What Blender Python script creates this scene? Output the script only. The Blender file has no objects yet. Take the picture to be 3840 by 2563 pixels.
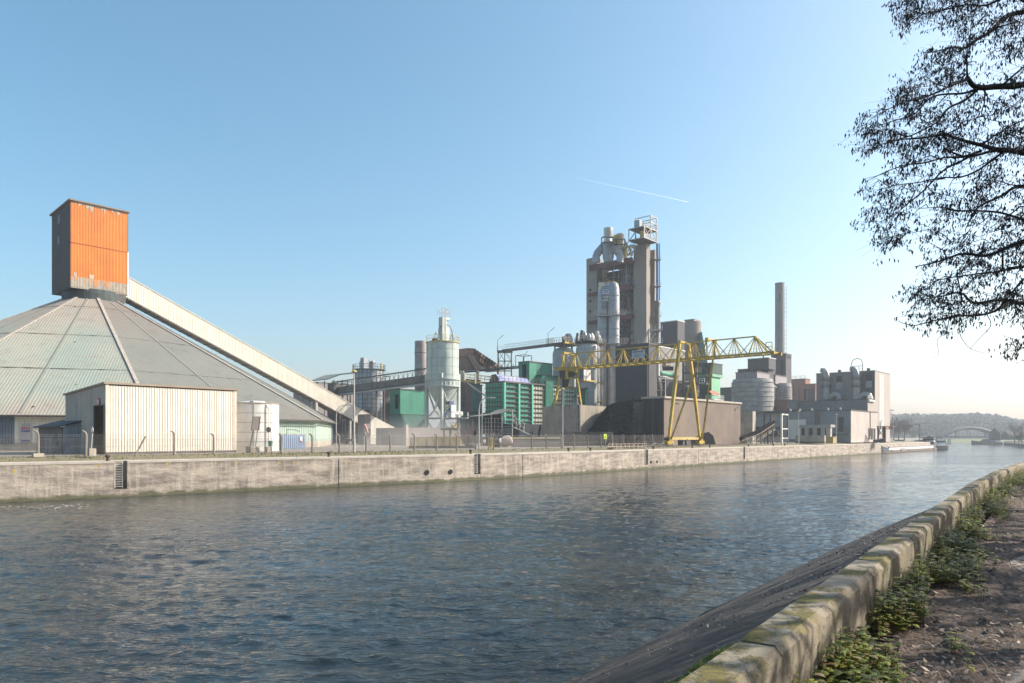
import bpy, math, random
from mathutils import Vector as V, Matrix, noise as mn
random.seed(7); HAZE = 1
R = math.radians
sc = bpy.context.scene
col = sc.collection
F, HZ, CAM = 2700.0, 1637.0, 5.8           # focal length in photo pixels, horizon row, eye height over the water
# ---------------------------------------------------------------- camera
cd = bpy.data.cameras.new('camera'); cam = bpy.data.objects.new('camera', cd); col.objects.link(cam)
cam.location = (0, 0, CAM); cam.rotation_euler = (R(90), 0, 0)
cd.sensor_width = 36; cd.lens = 36*F/3840; cd.shift_y = (HZ-1281.5)/3840; cd.clip_start = .1; cd.clip_end = 9000
sc.camera = cam
# ---------------------------------------------------------------- sky, sun, exposure
SAZ, SEL = 81.0, 33.0                       # sun azimuth (clockwise from +Y) and elevation
w = bpy.data.worlds.new('World'); sc.world = w; w.use_nodes = True
wn = w.node_tree.nodes; wl = w.node_tree.links
sky = wn.new('ShaderNodeTexSky'); sky.sky_type = 'NISHITA'; sky.sun_disc = False
sky.sun_elevation = R(SEL); sky.sun_rotation = R(SAZ); sky.air_density = 1.0; sky.dust_density = 3.4; sky.ozone_density = 2.5; sky.altitude = 60
hs_ = wn.new('ShaderNodeHueSaturation'); hs_.inputs['Hue'].default_value = .480; hs_.inputs['Saturation'].default_value = 1.14; wl.new(sky.outputs[0], hs_.inputs['Color']); wl.new(hs_.outputs[0], wn['Background'].inputs[0]); wn['Background'].inputs[1].default_value = .15
sd = bpy.data.lights.new('sun', 'SUN'); sd.energy = 4.7; sd.angle = R(.6); sd.color = (1, .92, .81)
so = bpy.data.objects.new('sun', sd); col.objects.link(so)
SUN = V((math.sin(R(SAZ))*math.cos(R(SEL)), math.cos(R(SAZ))*math.cos(R(SEL)), math.sin(R(SEL))))
so.rotation_euler = SUN.to_track_quat('Z', 'Y').to_euler(); so.location = (60, -20, 80)
sc.view_settings.view_transform = 'Standard'; sc.view_settings.look = 'None'
sc.view_settings.exposure = .67; sc.view_settings.gamma = 1.0
sc.render.engine = 'CYCLES'
sc.cycles.volume_bounces = 1
# ---------------------------------------------------------------- geometry helpers
D = V((.6613, .7502, 0)); Q = V((-.7502, .6613, 0)); Z = V((0, 0, 1))   # along the quay, inland, up
G = 3.85                                                                 # yard level over the water
def P(px, py, Y): return V(((px-1920)/F*Y, Y, CAM+(HZ-py)/F*Y))
def pg(px, Y, z=G): return V(((px-1920)/F*Y, Y, z))
def zat(py, Y): return CAM+(HZ-py)/F*Y
def ext(C, d, px):
    r = (px-1920)/F
    return (r*C.y-C.x)/(d.x-r*d.y)
def lerp(a, b, t): return a+(b-a)*t
class MB:
    def __init__(s): s.v = []; s.f = []; s.m = []; s.mi = 0
    def add(s, vs, fs):
        b = len(s.v); s.v += [tuple(x) for x in vs]; s.f += [tuple(i+b for i in q) for q in fs]; s.m += [s.mi]*len(fs); return s
    def par(s, o, a, b, c):
        o = V(o); a = V(a); b = V(b); c = V(c)
        if a.cross(b).dot(c) < 0: a, b = b, a
        vs = [o, o+a, o+a+b, o+b, o+c, o+a+c, o+a+b+c, o+b+c]
        return s.add(vs, [(3,2,1,0),(4,5,6,7),(0,1,5,4),(1,2,6,5),(2,3,7,6),(3,0,4,7)])
    def box(s, c, sx, sy, sz, a=D, b=Q):         # centred in plan, c at the bottom
        c = V(c); return s.par(c-a*sx/2-b*sy/2, a*sx, b*sy, Z*sz)
    def quad(s, *p): return s.add(p, [tuple(range(len(p)))])
    def tube(s, p0, p1, r0, r1=None, n=8, cap=True):
        p0 = V(p0); p1 = V(p1); r1 = r0 if r1 is None else r1
        d = p1-p0
        if d.length < 1e-6: return s
        d.normalize(); u = d.cross(V((0,0,1)) if abs(d.z) < .95 else V((1,0,0))).normalized(); w_ = d.cross(u)
        vs = []
        for p, r in ((p0, r0), (p1, r1)):
            for i in range(n):
                a = 2*math.pi*i/n; vs.append(p+u*math.cos(a)*r+w_*math.sin(a)*r)
        fs = [(i, (i+1)%n, n+(i+1)%n, n+i) for i in range(n)]
        if cap: fs += [tuple(range(n-1, -1, -1)), tuple(range(n, 2*n))]
        return s.add(vs, fs)
    def path(s, pts, r, n=6, r1=None):
        k = len(pts)-1
        for i in range(k):
            a = r if r1 is None else lerp(r, r1, i/k); b = r if r1 is None else lerp(r, r1, (i+1)/k)
            s.tube(pts[i], pts[i+1], a, b, n, cap=(i in (0, k-1)))
        return s
    def sweep(s, pts, rs, n=10):                 # continuous tube through the points
        pts = [V(p) for p in pts]; rings = []; u = None
        for i, p in enumerate(pts):
            d = (pts[min(i+1, len(pts)-1)]-pts[max(i-1, 0)]).normalized()
            if u is None: u = d.cross(Z if abs(d.z) < .9 else V((1,0,0))).normalized()
            u = (u-d*u.dot(d)).normalized(); w_ = d.cross(u); r = rs[i] if isinstance(rs, (list, tuple)) else rs
            rings.append([p+u*math.cos(2*math.pi*k/n)*r+w_*math.sin(2*math.pi*k/n)*r for k in range(n)])
        vs = [q for rg in rings for q in rg]; fs = []
        for i in range(len(pts)-1):
            for k in range(n): fs.append((i*n+k, i*n+(k+1)%n, (i+1)*n+(k+1)%n, (i+1)*n+k))
        fs += [tuple(range(n-1, -1, -1)), tuple(range((len(pts)-1)*n, len(pts)*n))]
        return s.add(vs, fs)
    def bar(s, p0, p1, w_=.1, h=None):
        p0 = V(p0); p1 = V(p1); h = h or w_; d = (p1-p0)
        if d.length < 1e-6: return s
        e = d.normalized(); u = e.cross(Z if abs(e.z) < .95 else D).normalized(); t = u.cross(e)
        return s.par(p0-u*w_/2-t*h/2, u*w_, t*h, d)
    def lathe(s, c, prof, n=32, a0=0, a1=360, caps=True):
        c = V(c); full = abs(a1-a0) > 359; m = n if full else n+1; vs = []
        for r, z in prof:
            for i in range(m):
                a = R(a0+(a1-a0)*i/n); vs.append(c+V((r*math.cos(a), r*math.sin(a), z)))
        fs = []
        for j in range(len(prof)-1):
            for i in range(n): k = (i+1) % m; fs.append((j*m+i, j*m+k, (j+1)*m+k, (j+1)*m+i))
        if caps and full: fs += [tuple(range(m-1, -1, -1)), tuple(range((len(prof)-1)*m, len(prof)*m))]
        return s.add(vs, fs)
    def prism(s, poly, ext_):
        poly = [V(p) for p in poly]; ext_ = V(ext_); n = len(poly)
        nn = V((0,0,0))
        for i in range(n): nn += poly[i].cross(poly[(i+1) % n])
        if nn.dot(ext_) < 0: poly.reverse()
        return s.add(poly+[p+ext_ for p in poly], [tuple(range(n-1, -1, -1)), tuple(range(n, 2*n))]+[(i, (i+1)%n, n+(i+1)%n, n+i) for i in range(n)])
    def corr(s, o, U, L, H0, H1, nrm, pitch=.3, dep=.05, up=Z):  # ribbed sheet: o bottom start, U along, heights H0..H1
        o = V(o); U = V(U).normalized(); n = max(1, int(round(L/pitch))); p = L/n; xs = []
        for i in range(n): xs += [(i*p, 0), (i*p+p*.42, 0), (i*p+p*.55, dep), (i*p+p*.87, dep)]
        xs.append((L, 0)); vs = []
        for x, q in xs:
            b = o+U*x+V(nrm)*q; h = lerp(H0, H1, x/L); vs += [b, b+V(up)*h]
        fl = U.cross(V(up)).dot(V(nrm)) > 0
        fs = [(2*i, 2*i+2, 2*i+3, 2*i+1) if fl else (2*i+1, 2*i+3, 2*i+2, 2*i) for i in range(len(xs)-1)]
        return s.add(vs, fs)
    def rail(s, pts, h=1.1, step=1.5, r=.03, mid=True, closed=False):
        pts = [V(p) for p in pts]
        if closed: pts = pts+[pts[0]]
        for a, b in zip(pts, pts[1:]):
            s.bar(a+Z*h, b+Z*h, r*2); 
            if mid: s.bar(a+Z*h*.5, b+Z*h*.5, r*1.6)
            k = max(1, int((b-a).length/step))
            for i in range(k+1): q = lerp(a, b, i/k); s.bar(q, q+Z*h, r*2)
        return s
    def ring_rail(s, c, r, h=1.1, n=20, t=.035, a0=0, a1=360):
        c = V(c); pts = [c+V((r*math.cos(R(a0+(a1-a0)*i/n)), r*math.sin(R(a0+(a1-a0)*i/n)), 0)) for i in range(n+1)]
        for a, b in zip(pts, pts[1:]): s.bar(a+Z*h, b+Z*h, t*2); s.bar(a+Z*h*.5, b+Z*h*.5, t*1.5); s.bar(a, a+Z*h, t*2)
        return s
    def ladder(s, a, b, side, w_=.5, r=.03, step=.35):
        a = V(a); b = V(b); o = V(side)*w_/2; s.bar(a-o, b-o, r*2); s.bar(a+o, b+o, r*2); k = int((b-a).length/step)
        for i in range(1, k): q = lerp(a, b, i/k); s.bar(q-o, q+o, r*1.6)
        return s
    def obj(s, name, mat, parent=None, label=None, smooth=False, kind=None):
        me = bpy.data.meshes.new(name); off = parent_loc(parent) if parent else V((0,0,0))
        me.from_pydata([(x-off.x, y-off.y, z-off.z) for x, y, z in s.v], [], s.f)
        ms = mat if isinstance(mat, (list, tuple)) else [mat]
        for m_ in ms: me.materials.append(m_)
        if len(ms) > 1: me.polygons.foreach_set('material_index', s.m)
        me.update()
        if smooth:
            me.polygons.foreach_set('use_smooth', [True]*len(me.polygons))
            try: me.set_sharp_from_angle(angle=R(38))
            except Exception: pass
        o = bpy.data.objects.new(name, me); col.objects.link(o)
        if parent: o.parent = parent
        if label: o['label'] = label
        if kind: o['kind'] = kind
        return o
def parent_loc(p):
    l = V((0,0,0))
    while p: l = l+V(p.location); p = p.parent
    return l
def tag(o, label, cat, group=None, kind=None):
    o['label'] = label; o['category'] = cat
    if group: o['group'] = group
    if kind: o['kind'] = kind
    return o
def thing(name, label, cat, loc, group=None):
    o = bpy.data.objects.new(name, None); o.empty_display_size = .5; col.objects.link(o); o.location = V(loc)
    return tag(o, label, cat, group)
def copy_tree(o, loc=None, parent=None, label=None, rz=None):
    c = o.copy(); col.objects.link(c); c.parent = parent
    if loc is not None: c.location = loc
    if rz is not None: c.rotation_euler = (0, 0, rz)
    if label: c['label'] = label
    for ch in list(o.children): copy_tree(ch, parent=c)
    return c
def text_part(name, txt, mat, parent, pos, right, up, size, th=.02, font_bold=False):
    cu = bpy.data.curves.new('t', 'FONT'); cu.body = txt; cu.size = 1; cu.align_x = 'CENTER'; cu.align_y = 'CENTER'; cu.extrude = .02; cu.resolution_u = 2
    if font_bold: cu.offset = .02
    t = bpy.data.objects.new('t', cu); col.objects.link(t)
    dg = bpy.context.evaluated_depsgraph_get(); me = bpy.data.meshes.new_from_object(t.evaluated_get(dg)); bpy.data.objects.remove(t)
    right = V(right).normalized(); up = V(up).normalized(); nn = right.cross(up); off = parent_loc(parent)
    for v in me.vertices:
        q = V(pos)+right*v.co.x*size+up*v.co.y*size+nn*(v.co.z/.02*th); v.co = q-off
    me.materials.clear(); me.materials.append(mat); me.name = name
    o = bpy.data.objects.new(name, me); col.objects.link(o); o.parent = parent
    return o
# ---------------------------------------------------------------- materials
MATS = {}
class NT:
    def __init__(s, name):
        s.m = bpy.data.materials.new(name); s.m.use_nodes = True; s.t = s.m.node_tree; s.b = s.t.nodes['Principled BSDF']; s.out = s.t.nodes['Material Output']
        s.tc = s.t.nodes.new('ShaderNodeTexCoord').outputs['Object']
    def n(s, typ, *ins, **kw):
        nd = s.t.nodes.new('ShaderNode'+typ)
        for k, v in kw.items(): setattr(nd, k, v)
        for i, v in enumerate(ins):
            if v is None: continue
            if isinstance(v, bpy.types.NodeSocket): s.t.links.new(v, nd.inputs[i])
            else: nd.inputs[i].default_value = v
        return nd
    def math(s, op, a, b=None, c=None, clamp=False):
        return s.n('Math', a, b, c, operation=op, use_clamp=clamp).outputs[0]
    def map(s, sc_=(1,1,1), loc=(0,0,0), rot=(0,0,0), src=None):
        nd = s.n('Mapping', src or s.tc); nd.inputs[1].default_value = loc; nd.inputs[2].default_value = rot; nd.inputs[3].default_value = sc_; return nd.outputs[0]
    def noise(s, vec, scale=1, detail=4, rough=.55, dist=0):
        nd = s.n('TexNoise', vec); nd.inputs['Scale'].default_value = scale; nd.inputs['Detail'].default_value = detail; nd.inputs['Roughness'].default_value = rough; nd.inputs['Distortion'].default_value = dist
        return nd.outputs[0]
    def ramp(s, fac, lo, hi, a=0., b=1.):
        nd = s.n('MapRange', fac, lo, hi, a, b); nd.clamp = True; return nd.outputs[0]
    def mix(s, fac, a, b, bt='MIX'):
        nd = s.n('MixRGB', fac, None, None, blend_type=bt)
        for i, v in ((1, a), (2, b)):
            if isinstance(v, bpy.types.NodeSocket): s.t.links.new(v, nd.inputs[i])
            else: nd.inputs[i].default_value = (*v, 1) if len(v) == 3 else v
        return nd.outputs[0]
    def link(s, a, b): s.t.links.new(a, b)
def c3(h):
    if isinstance(h, tuple): return h
    h = h.lstrip('#'); return tuple(((int(h[i:i+2], 16)/255+.055)/1.055)**2.4 if int(h[i:i+2], 16) > 10 else int(h[i:i+2], 16)/255/12.92 for i in (0, 2, 4))
def mt(name, c1, c2=None, rough=.75, metal=0., ns=.5, streak=0., dirt=(.12,.1,.08), rib=0., rib_b=.5, hs=0., vs=0., seam=(.08,.08,.08), seam_w=.05, bump=.0, bs=8., patch=0., pc=(.2,.12,.07), ps=.8, pth=.6, lvl=0., lc=(.1,.12,.06), spec=.4, vdir=(.091, 1.4115)):
    if name in MATS: return MATS[name]
    c1 = tuple(x*.82 for x in c3(c1)); c2 = tuple(x*.82 for x in c3(c2)) if c2 else tuple(x*.72 for x in c1)
    t = NT(name); b = t.b; MATS[name] = t.m
    base = t.mix(t.ramp(t.noise(t.tc, ns, 5, .6), .38, .64), c1, c2)
    if streak:
        k = t.noise(t.map((1.3, 1.3, .11)), 1.0, 6, .65); k = t.ramp(k, .5, .74, 0, streak); base = t.mix(k, base, c3(dirt))
        k = t.noise(t.map((5, 5, .25)), 1.0, 4, .65); k = t.ramp(k, .52, .8, 0, streak*.8); base = t.mix(k, base, c3(dirt))
    if patch:
        k = t.ramp(t.noise(t.map((1, 1, 1), (7, 3, 5)), ps, 6, .7), pth, pth+.09, 0, patch); base = t.mix(k, base, c3(pc))
    sep = t.n('SeparateXYZ', t.tc).outputs
    hcoord = t.math('ADD', t.math('MULTIPLY', sep[0], vdir[0]-.0), t.math('MULTIPLY', sep[1], vdir[1]))
    if hs:
        k = t.math('LESS_THAN', t.math('FRACT', t.math('DIVIDE', sep[2], hs)), seam_w/hs); base = t.mix(t.math('MULTIPLY', k, .75), base, c3(seam))
    if vs:
        k = t.math('LESS_THAN', t.math('FRACT', t.math('DIVIDE', hcoord, vs)), seam_w/vs); base = t.mix(t.math('MULTIPLY', k, .7), base, c3(seam))
    if lvl:                                    # growth low down on the surface, in metres over its foot
        k = t.ramp(t.math('ADD', sep[2], t.math('MULTIPLY', t.noise(t.tc, 1.2), .8)), lvl+.6, lvl, 0, .8); base = t.mix(k, base, c3(lc))
    t.link(base, b.inputs['Base Color']); b.inputs['Roughness'].default_value = rough; b.inputs['Metallic'].default_value = metal
    try: b.inputs['Specular IOR Level'].default_value = spec
    except Exception: pass
    h = None
    if rib:
        h = t.math('MULTIPLY', t.math('PINGPONG', hcoord, rib*.7), .08)
    if bump:
        q = t.math('MULTIPLY', t.noise(t.tc, bs, 5, .6), bump*.05); h = q if h is None else t.math('ADD', h, q)
    if h is not None:
        bn = t.n('Bump'); bn.inputs['Strength'].default_value = rib_b if rib else .8; bn.inputs['Distance'].default_value = 1.; t.link(h, bn.inputs['Height']); t.link(bn.outputs[0], b.inputs['Normal'])
    return t.m
# common materials
m_cream = mt('cream_cladding', (.84,.77,.65), (.77,.70,.59), .6, streak=.18, dirt=(.4,.3,.2))
m_creamtrim = mt('cream_trim', (.74,.66,.54), (.62,.54,.44), .6, streak=.3)
m_white = mt('white_paint', (.78,.78,.74), (.66,.66,.62), .5, streak=.25, dirt=(.35,.28,.2))
m_conc = mt('concrete', (.34,.30,.25), (.25,.22,.18), .9, ns=.3, streak=.5, dirt=(.11,.095,.08), bump=.6, bs=3)
m_conc2 = mt('pale_concrete', (.52,.46,.38), (.4,.35,.29), .9, ns=.4, streak=.45, dirt=(.16,.14,.11), bump=.4, bs=5)
m_dconc = mt('dark_concrete', (.17,.155,.14), (.1,.095,.09), .9, ns=.5, streak=.6, dirt=(.05,.05,.05), bump=.5, bs=3)
m_tower = mt('tower_concrete', (.36,.315,.27), (.31,.27,.235), .9, ns=.15, streak=.3, dirt=(.2,.17,.15), hs=3.4, seam=(.27,.24,.21), seam_w=.12)
m_grey = mt('grey_cladding', (.25,.225,.21), (.2,.18,.17), .7, ns=.2, streak=.35, dirt=(.15,.13,.12), rib=.5)
m_dgrey = mt('dark_grey_cladding', (.062,.06,.068), (.048,.047,.054), .7, ns=.2, streak=.3, dirt=(.06,.06,.06), rib=.6, vs=3, seam=(.07,.07,.08), seam_w=.15)
m_bgrey = mt('blue_grey_cladding', (.22,.24,.26), (.18,.19,.21), .7, ns=.25, streak=.3, rib=.5)
m_brown = mt('taupe_cladding', (.36,.285,.225), (.29,.23,.185), .75, ns=.25, streak=.55, dirt=(.19,.14,.1), rib=.35, rib_b=.8)
m_dark = mt('dark_opening', (.018,.018,.02), (.012,.012,.014), .9)
m_glass = mt('window_glass', (.03,.035,.04), (.02,.024,.028), .35, spec=.25)
m_steel = mt('galvanised_steel', (.42,.42,.42), (.3,.3,.3), .45, .4, ns=1.5, streak=.4)
m_dsteel = mt('dark_steel', (.12,.115,.11), (.07,.065,.06), .6, .3, ns=2, streak=.4)
m_paleframe = mt('pale_steel_frame', (.6,.56,.5), (.45,.42,.38), .55, ns=2, streak=.3)
m_silver = mt('silver_duct', (.44,.46,.49), (.35,.37,.40), .45, .4, ns=.6, streak=.35, dirt=(.22,.2,.18), hs=3.1, seam=(.2,.2,.22), seam_w=.14)
m_rust = mt('rusty_steel', (.27,.17,.125), (.17,.11,.085), .85, ns=.7, streak=.6, dirt=(.05,.04,.035))
m_rdark = mt('rust_brown_cladding', (.17,.125,.105), (.12,.09,.078), .85, ns=.5, streak=.5, dirt=(.05,.04,.04), rib=.6)
m_green = mt('green_cladding', (.06,.29,.19), (.05,.22,.15), .6, ns=.3, streak=.35, dirt=(.04,.08,.06), rib=.45, rib_b=.8)
m_lgreen = mt('light_green_cladding', (.2,.46,.28), (.16,.38,.23), .65, ns=.3, streak=.3, dirt=(.1,.2,.12), rib=.45)
m_jade = mt('jade_panel', (.09,.46,.34), (.07,.36,.28), .55, ns=.4, streak=.45, dirt=(.06,.12,.09))
m_dgreen = mt('dark_green_cladding', (.03,.085,.06), (.02,.06,.05), .7, ns=.3, streak=.3, rib=.6)
m_seafoam = mt('seafoam_steel', (.54,.61,.56), (.45,.51,.47), .5, ns=.5, streak=.5, dirt=(.16,.17,.14))
m_yellow = mt('yellow_crane_paint', (.62,.42,.04), (.42,.28,.03), .5, ns=.6, streak=.55, dirt=(.16,.10,.03), patch=.5, pc=(.2,.1,.04), ps=1.2, pth=.62)
m_yrail = mt('yellow_rail', (.62,.47,.16), (.45,.34,.12), .6, ns=1)
m_coal = mt('coal', (.009,.009,.011), (.006,.006,.007), .95, ns=1, bump=2., bs=2.5, spec=.05)
m_blueduct = mt('blue_pipe', (.03,.2,.5), (.025,.16,.42), .45)
m_red = mt('oxide_red_beam', (.17,.055,.055), (.13,.045,.045), .7)
m_brick = mt('brick', (.33,.13,.085), (.25,.1,.07), .85, ns=.6, streak=.3, hs=1.4, seam=(.25,.12,.08))
m_signw = mt('sign_white', (.8,.8,.8), (.74,.74,.74), .5)
m_signred = mt('sign_red', (.62,.03,.03), (.55,.03,.03), .5)
m_signblue = mt('sign_blue', (.03,.13,.45), (.03,.12,.4), .5)
m_signblack = mt('sign_black', (.03,.03,.03), (.02,.02,.02), .5)
m_lime = mt('lime_sign', (.62,.8,.02), (.58,.76,.02), .5)
m_bollard = mt('rusty_iron', (.11,.06,.04), (.07,.045,.035), .8, ns=3)
# ================================================================ SETTING
# quay polyline (top edge of the wall, river side)
QA = pg(0, 62.9, 3.4); QB = pg(1780, 94.6, 3.4); QC = pg(3200, 218.6, 3.4)
def q2(a, b): d = (b-a); d.z = 0; return d.normalized()
d1 = q2(QA, QB); d2 = q2(QB, QC); n1 = V((-d1.y, d1.x, 0)); n2 = V((-d2.y, d2.x, 0))
Q0 = QA-d1*60; QE = QC+d2*105
# soften the bend
def quay_pts(off=0, z=3.4):
    pts = []
    base = [Q0, QA, QA+d1*20, QB-d1*14, QB-d1*6, QB+d2*9, QB+d2*60, QC, QE]
    for i, p in enumerate(base):
        a = base[max(0, i-1)]; b = base[min(len(base)-1, i+1)]; d = q2(a, b); n = V((-d.y, d.x, 0)); q = p+n*off; q.z = z; pts.append(q)
    return pts
def at_px(pts, px):                               # point on a polyline seen in photo column px
    r = (px-1920)/F
    for a, b in zip(pts, pts[1:]):
        fa = a.x-r*a.y; fb = b.x-r*b.y
        if fa*fb <= 0 and fa != fb: t = fa/(fa-fb); return lerp(a, b, t)
    return None
def qdir(px): p = at_px(quay_pts(), px); q = at_px(quay_pts(), px+8); return q2(p, q)
# ---- water
def water_mat():
    t = NT('canal_water'); b = t.b
    b.inputs['Base Color'].default_value = (.028, .036, .034, 1); b.inputs['Roughness'].default_value = .06; b.inputs['IOR'].default_value = 1.33
    big = t.noise(t.map((.02, .035, 1)), 1, 3)
    h1 = t.noise(t.map((.55, 1.15, 1), rot=(0,0,R(22))), 1.0, 3, .6, .5)
    h2 = t.noise(t.map((2.2, 4.2, 1), rot=(0,0,R(-12))), 1.0, 4, .6, .8)
    h3 = t.noise(t.map((.14, .3, 1), rot=(0,0,R(8))), 1.0, 2)
    h = t.math('ADD', t.math('MULTIPLY', h1, .4), t.math('ADD', t.math('MULTIPLY', h2, .17), t.math('MULTIPLY', h3, .35)))
    bn = t.n('Bump'); bn.inputs['Distance'].default_value = 1.0; yy = t.n('SeparateXYZ', t.tc).outputs[1]; t.link(t.math('MULTIPLY', t.ramp(big, .38, .62, .4, 1.1), t.ramp(yy, 30, 90, .85, .34)), bn.inputs['Strength']); t.link(h, bn.inputs['Height']); t.link(bn.outputs[0], b.inputs['Normal'])
    cc = t.mix(t.ramp(t.noise(t.map((.03, .05, 1)), 1, 3), .4, .62), (.016, .028, .036), (.038, .038, .028)); t.link(cc, b.inputs['Base Color'])
    return t.m
def wave(x, y):
    s = 0
    for (kx, ky, a, ph) in WV: s += a*math.sin(kx*x+ky*y+ph)
    n = mn.noise((x*.35, y*.55, 1.7))
    q = mn.noise((x*1.3, y*2.1, 4.1))
    return s*(.65+.9*n)+.05*q+.035*mn.noise((x*2.9, y*4.2, 2.2))
WV = []
for i in range(14):
    L = random.uniform(.55, 2.8); an = R(random.gauss(78, 24)); k = 2*math.pi/L; WV.append((k*math.cos(an), k*math.sin(an), .0068*L**.95, random.uniform(0, 6.28)))
ys = []; y = 5.0
while y < 190: ys.append(y); y *= 1.0058
while y < 900: ys.append(y); y *= 1.05
vs = []; fs = []; NC = 420
for y in ys:
    for i in range(NC+1):
        x = (-.86+1.72*i/NC)*max(y, 21)*1.05
        vs.append((x, y, wave(x, y)*max(0, min(1, (200-y)/60))*max(.32, min(1, 1-(y-35)/80)) if y < 200 else 0))
for j in range(len(ys)-1):
    for i in range(NC): k = j*(NC+1)+i; fs.append((k, k+1, k+NC+2, k+NC+1))
wm = MB(); wm.add(vs, fs)
wo = wm.obj('water', water_mat(), smooth=False, kind='structure'); wo.data.polygons.foreach_set('use_smooth', [True]*len(wo.data.polygons))
m = MB(); m.quad((-900, -60, -1.2), (1500, -60, -1.2), (1500, 1600, -1.2), (-900, 1600, -1.2)); m.obj('canal_bed', mt('mud', (.05,.045,.035), rough=.9), kind='structure')
foam = MB(); random.seed(3)
for k in range(42):
    px = random.uniform(-60, 350); py = 1905+random.gauss(0, 5)-(px-100)*.02; Y = CAM*F/(py-HZ); c = pg(px, Y, .05)
    a = random.uniform(.04, .15); pts = [c+V((math.cos(t)*a*random.uniform(.8, 2.2), math.sin(t)*a*random.uniform(.4, 1.), random.uniform(0, .03))) for t in [i*1.047 for i in range(6)]]; foam.add(pts, [(0,1,2,3,4,5)])
foam.obj('foam', mt('foam_white', (.8,.8,.78), rough=.8), kind='stuff')
# ---- far yard and banks (one sheet each)
m_ground = mt('yard_ground', (.33,.29,.24), (.25,.22,.18), .95, ns=.12, patch=.6, pc=(.13,.15,.06), ps=.15, pth=.58, bump=.5, bs=2)
m_coping = mt('quay_coping_concrete', (.6,.54,.46), (.5,.45,.38), .9, ns=.6, bump=.3, bs=6, patch=.3, pc=(.3,.27,.22), ps=.6)
m_grass = mt('verge_grass', (.19,.175,.09), (.25,.21,.14), .95, ns=1.4, bump=1.5, bs=9)
cop = quay_pts(2.6, 3.45); edge = quay_pts(0, 3.45); ver = quay_pts(5.2, G-.03); back = quay_pts(7.2, G)
g = MB()
far = [V((-900, 40, G)), V((-900, 1100, G)), V((700, 1100, G)), V((385, 640, G)), back[-1]]
g.add(list(back)+[V((372, 640, G)), V((860, 1500, G)), V((-1200, 1500, G)), V((-1200, 20, G))], [tuple(range(len(back)))+(len(back), len(back)+1, len(back)+2, len(back)+3)])
g.obj('ground', m_ground, kind='structure')
g = MB()
for i in range(len(cop)-1): g.quad(cop[i], cop[i+1], V((ver[i+1].x, ver[i+1].y, G-.15)), V((ver[i].x, ver[i].y, G-.15))); g.quad(V((ver[i].x, ver[i].y, G-.15)), V((ver[i+1].x, ver[i+1].y, G-.15)), back[i+1], back[i])
vo = g.obj('verge', m_grass, kind='structure')
# ---- grass tufts on the verge
gt = MB(); random.seed(11)
m_tuft = mt('dry_grass_blade', (.24,.22,.08), (.13,.15,.045), .9, ns=3)
vmid = quay_pts(4.3, 3.62)
for k in range(2600):
    i = random.choice([1, 2, 2, 3, 4, 5, 5, 6, 6]); i = min(i, len(vmid)-2); t = random.random(); a = lerp(vmid[i], vmid[i+1], t)
    nn = (back[i]-cop[i]); nn.z = 0; nn.normalize(); o = random.uniform(-1.6, 2.6); a = a+nn*o; a.z = 3.5+(o+1.7)*.085
    h = random.uniform(.06, .24); an = random.uniform(0, 6.28); s_ = V((math.cos(an), math.sin(an), 0)); l = V((random.gauss(0, .08), random.gauss(0, .08), h))
    gt.add([a-s_*.05, a+s_*.05, a+l], [(0, 1, 2)])
gt.obj('verge_grass', m_tuft, kind='stuff')
# ---- quay wall
qw = thing('quay_wall', 'long stained concrete quay wall rising from the far side of the canal', 'wall', QA)
m_quay = mt('quay_concrete', (.42,.365,.30), (.30,.265,.225), .92, ns=.35, streak=.75, dirt=(.13,.115,.10), bump=.8, bs=2.2, patch=.5, pc=(.52,.47,.40), ps=.45, pth=.55, hs=.0, vdir=(.8,.6))
# growth band at the waterline, darker top rim and horizontal weathering in the same material
def quay_material():
    t = NT('weathered_quay_concrete'); b = t.b
    v = t.map((.35, .35, 1.6)); n = t.noise(v, 1, 7, .68)
    base = t.mix(t.ramp(n, .36, .62), (.46, .395, .32), (.19, .163, .137))
    k = t.ramp(t.noise(t.map((2.2, 2.2, .16)), 1, 6, .7), .5, .66, 0, .7); base = t.mix(k, base, (.5, .44, .36))
    k = t.ramp(t.noise(t.map((1.1, 1.1, .3), (9, 2, 0)), 1, 6, .7), .55, .72, 0, .8); base = t.mix(k, base, (.17, .15, .13))
    k = t.ramp(t.noise(t.map((.5, .5, 5.)), 1, 5, .7), .55, .7, 0, .5); base = t.mix(k, base, (.15, .125, .105))
    sp = t.n('SeparateXYZ', t.tc).outputs[2]; wob = t.math('MULTIPLY', t.noise(t.map((.9, .9, .9)), 1, 4), .9)
    k = t.ramp(t.math('SUBTRACT', sp, wob), -3.35, -3.62, 0, .85); base = t.mix(k, base, (.07, .075, .03))
    k = t.ramp(t.math('ADD', sp, wob), .1, .4, 0, .55); base = t.mix(k, base, (.16, .145, .11))
    t.link(base, b.inputs['Base Color']); b.inputs['Roughness'].default_value = .93
    bn = t.n('Bump'); bn.inputs['Distance'].default_value = .06; t.link(t.noise(t.map((1, 1, 2.5)), 2.2, 7, .7), bn.inputs['Height']); t.link(bn.outputs[0], b.inputs['Normal'])
    return t.m
mq = quay_material()
LADS = [452, 1790, 2424, 2790]          # ladder recesses, photo columns
fw = MB(); cp = MB()
pts = quay_pts(0, 3.4)
RW = 1.15
cuts = []
for px in LADS:
    p = at_px(pts, px); d = qdir(px); cuts.append((p-d*RW/2, p+d*RW/2))
seq = [(p, 'p') for p in pts]
for a, b in cuts: seq += [(a, 'a'), (b, 'b')]
seq.sort(key=lambda t: t[0].x)
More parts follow.
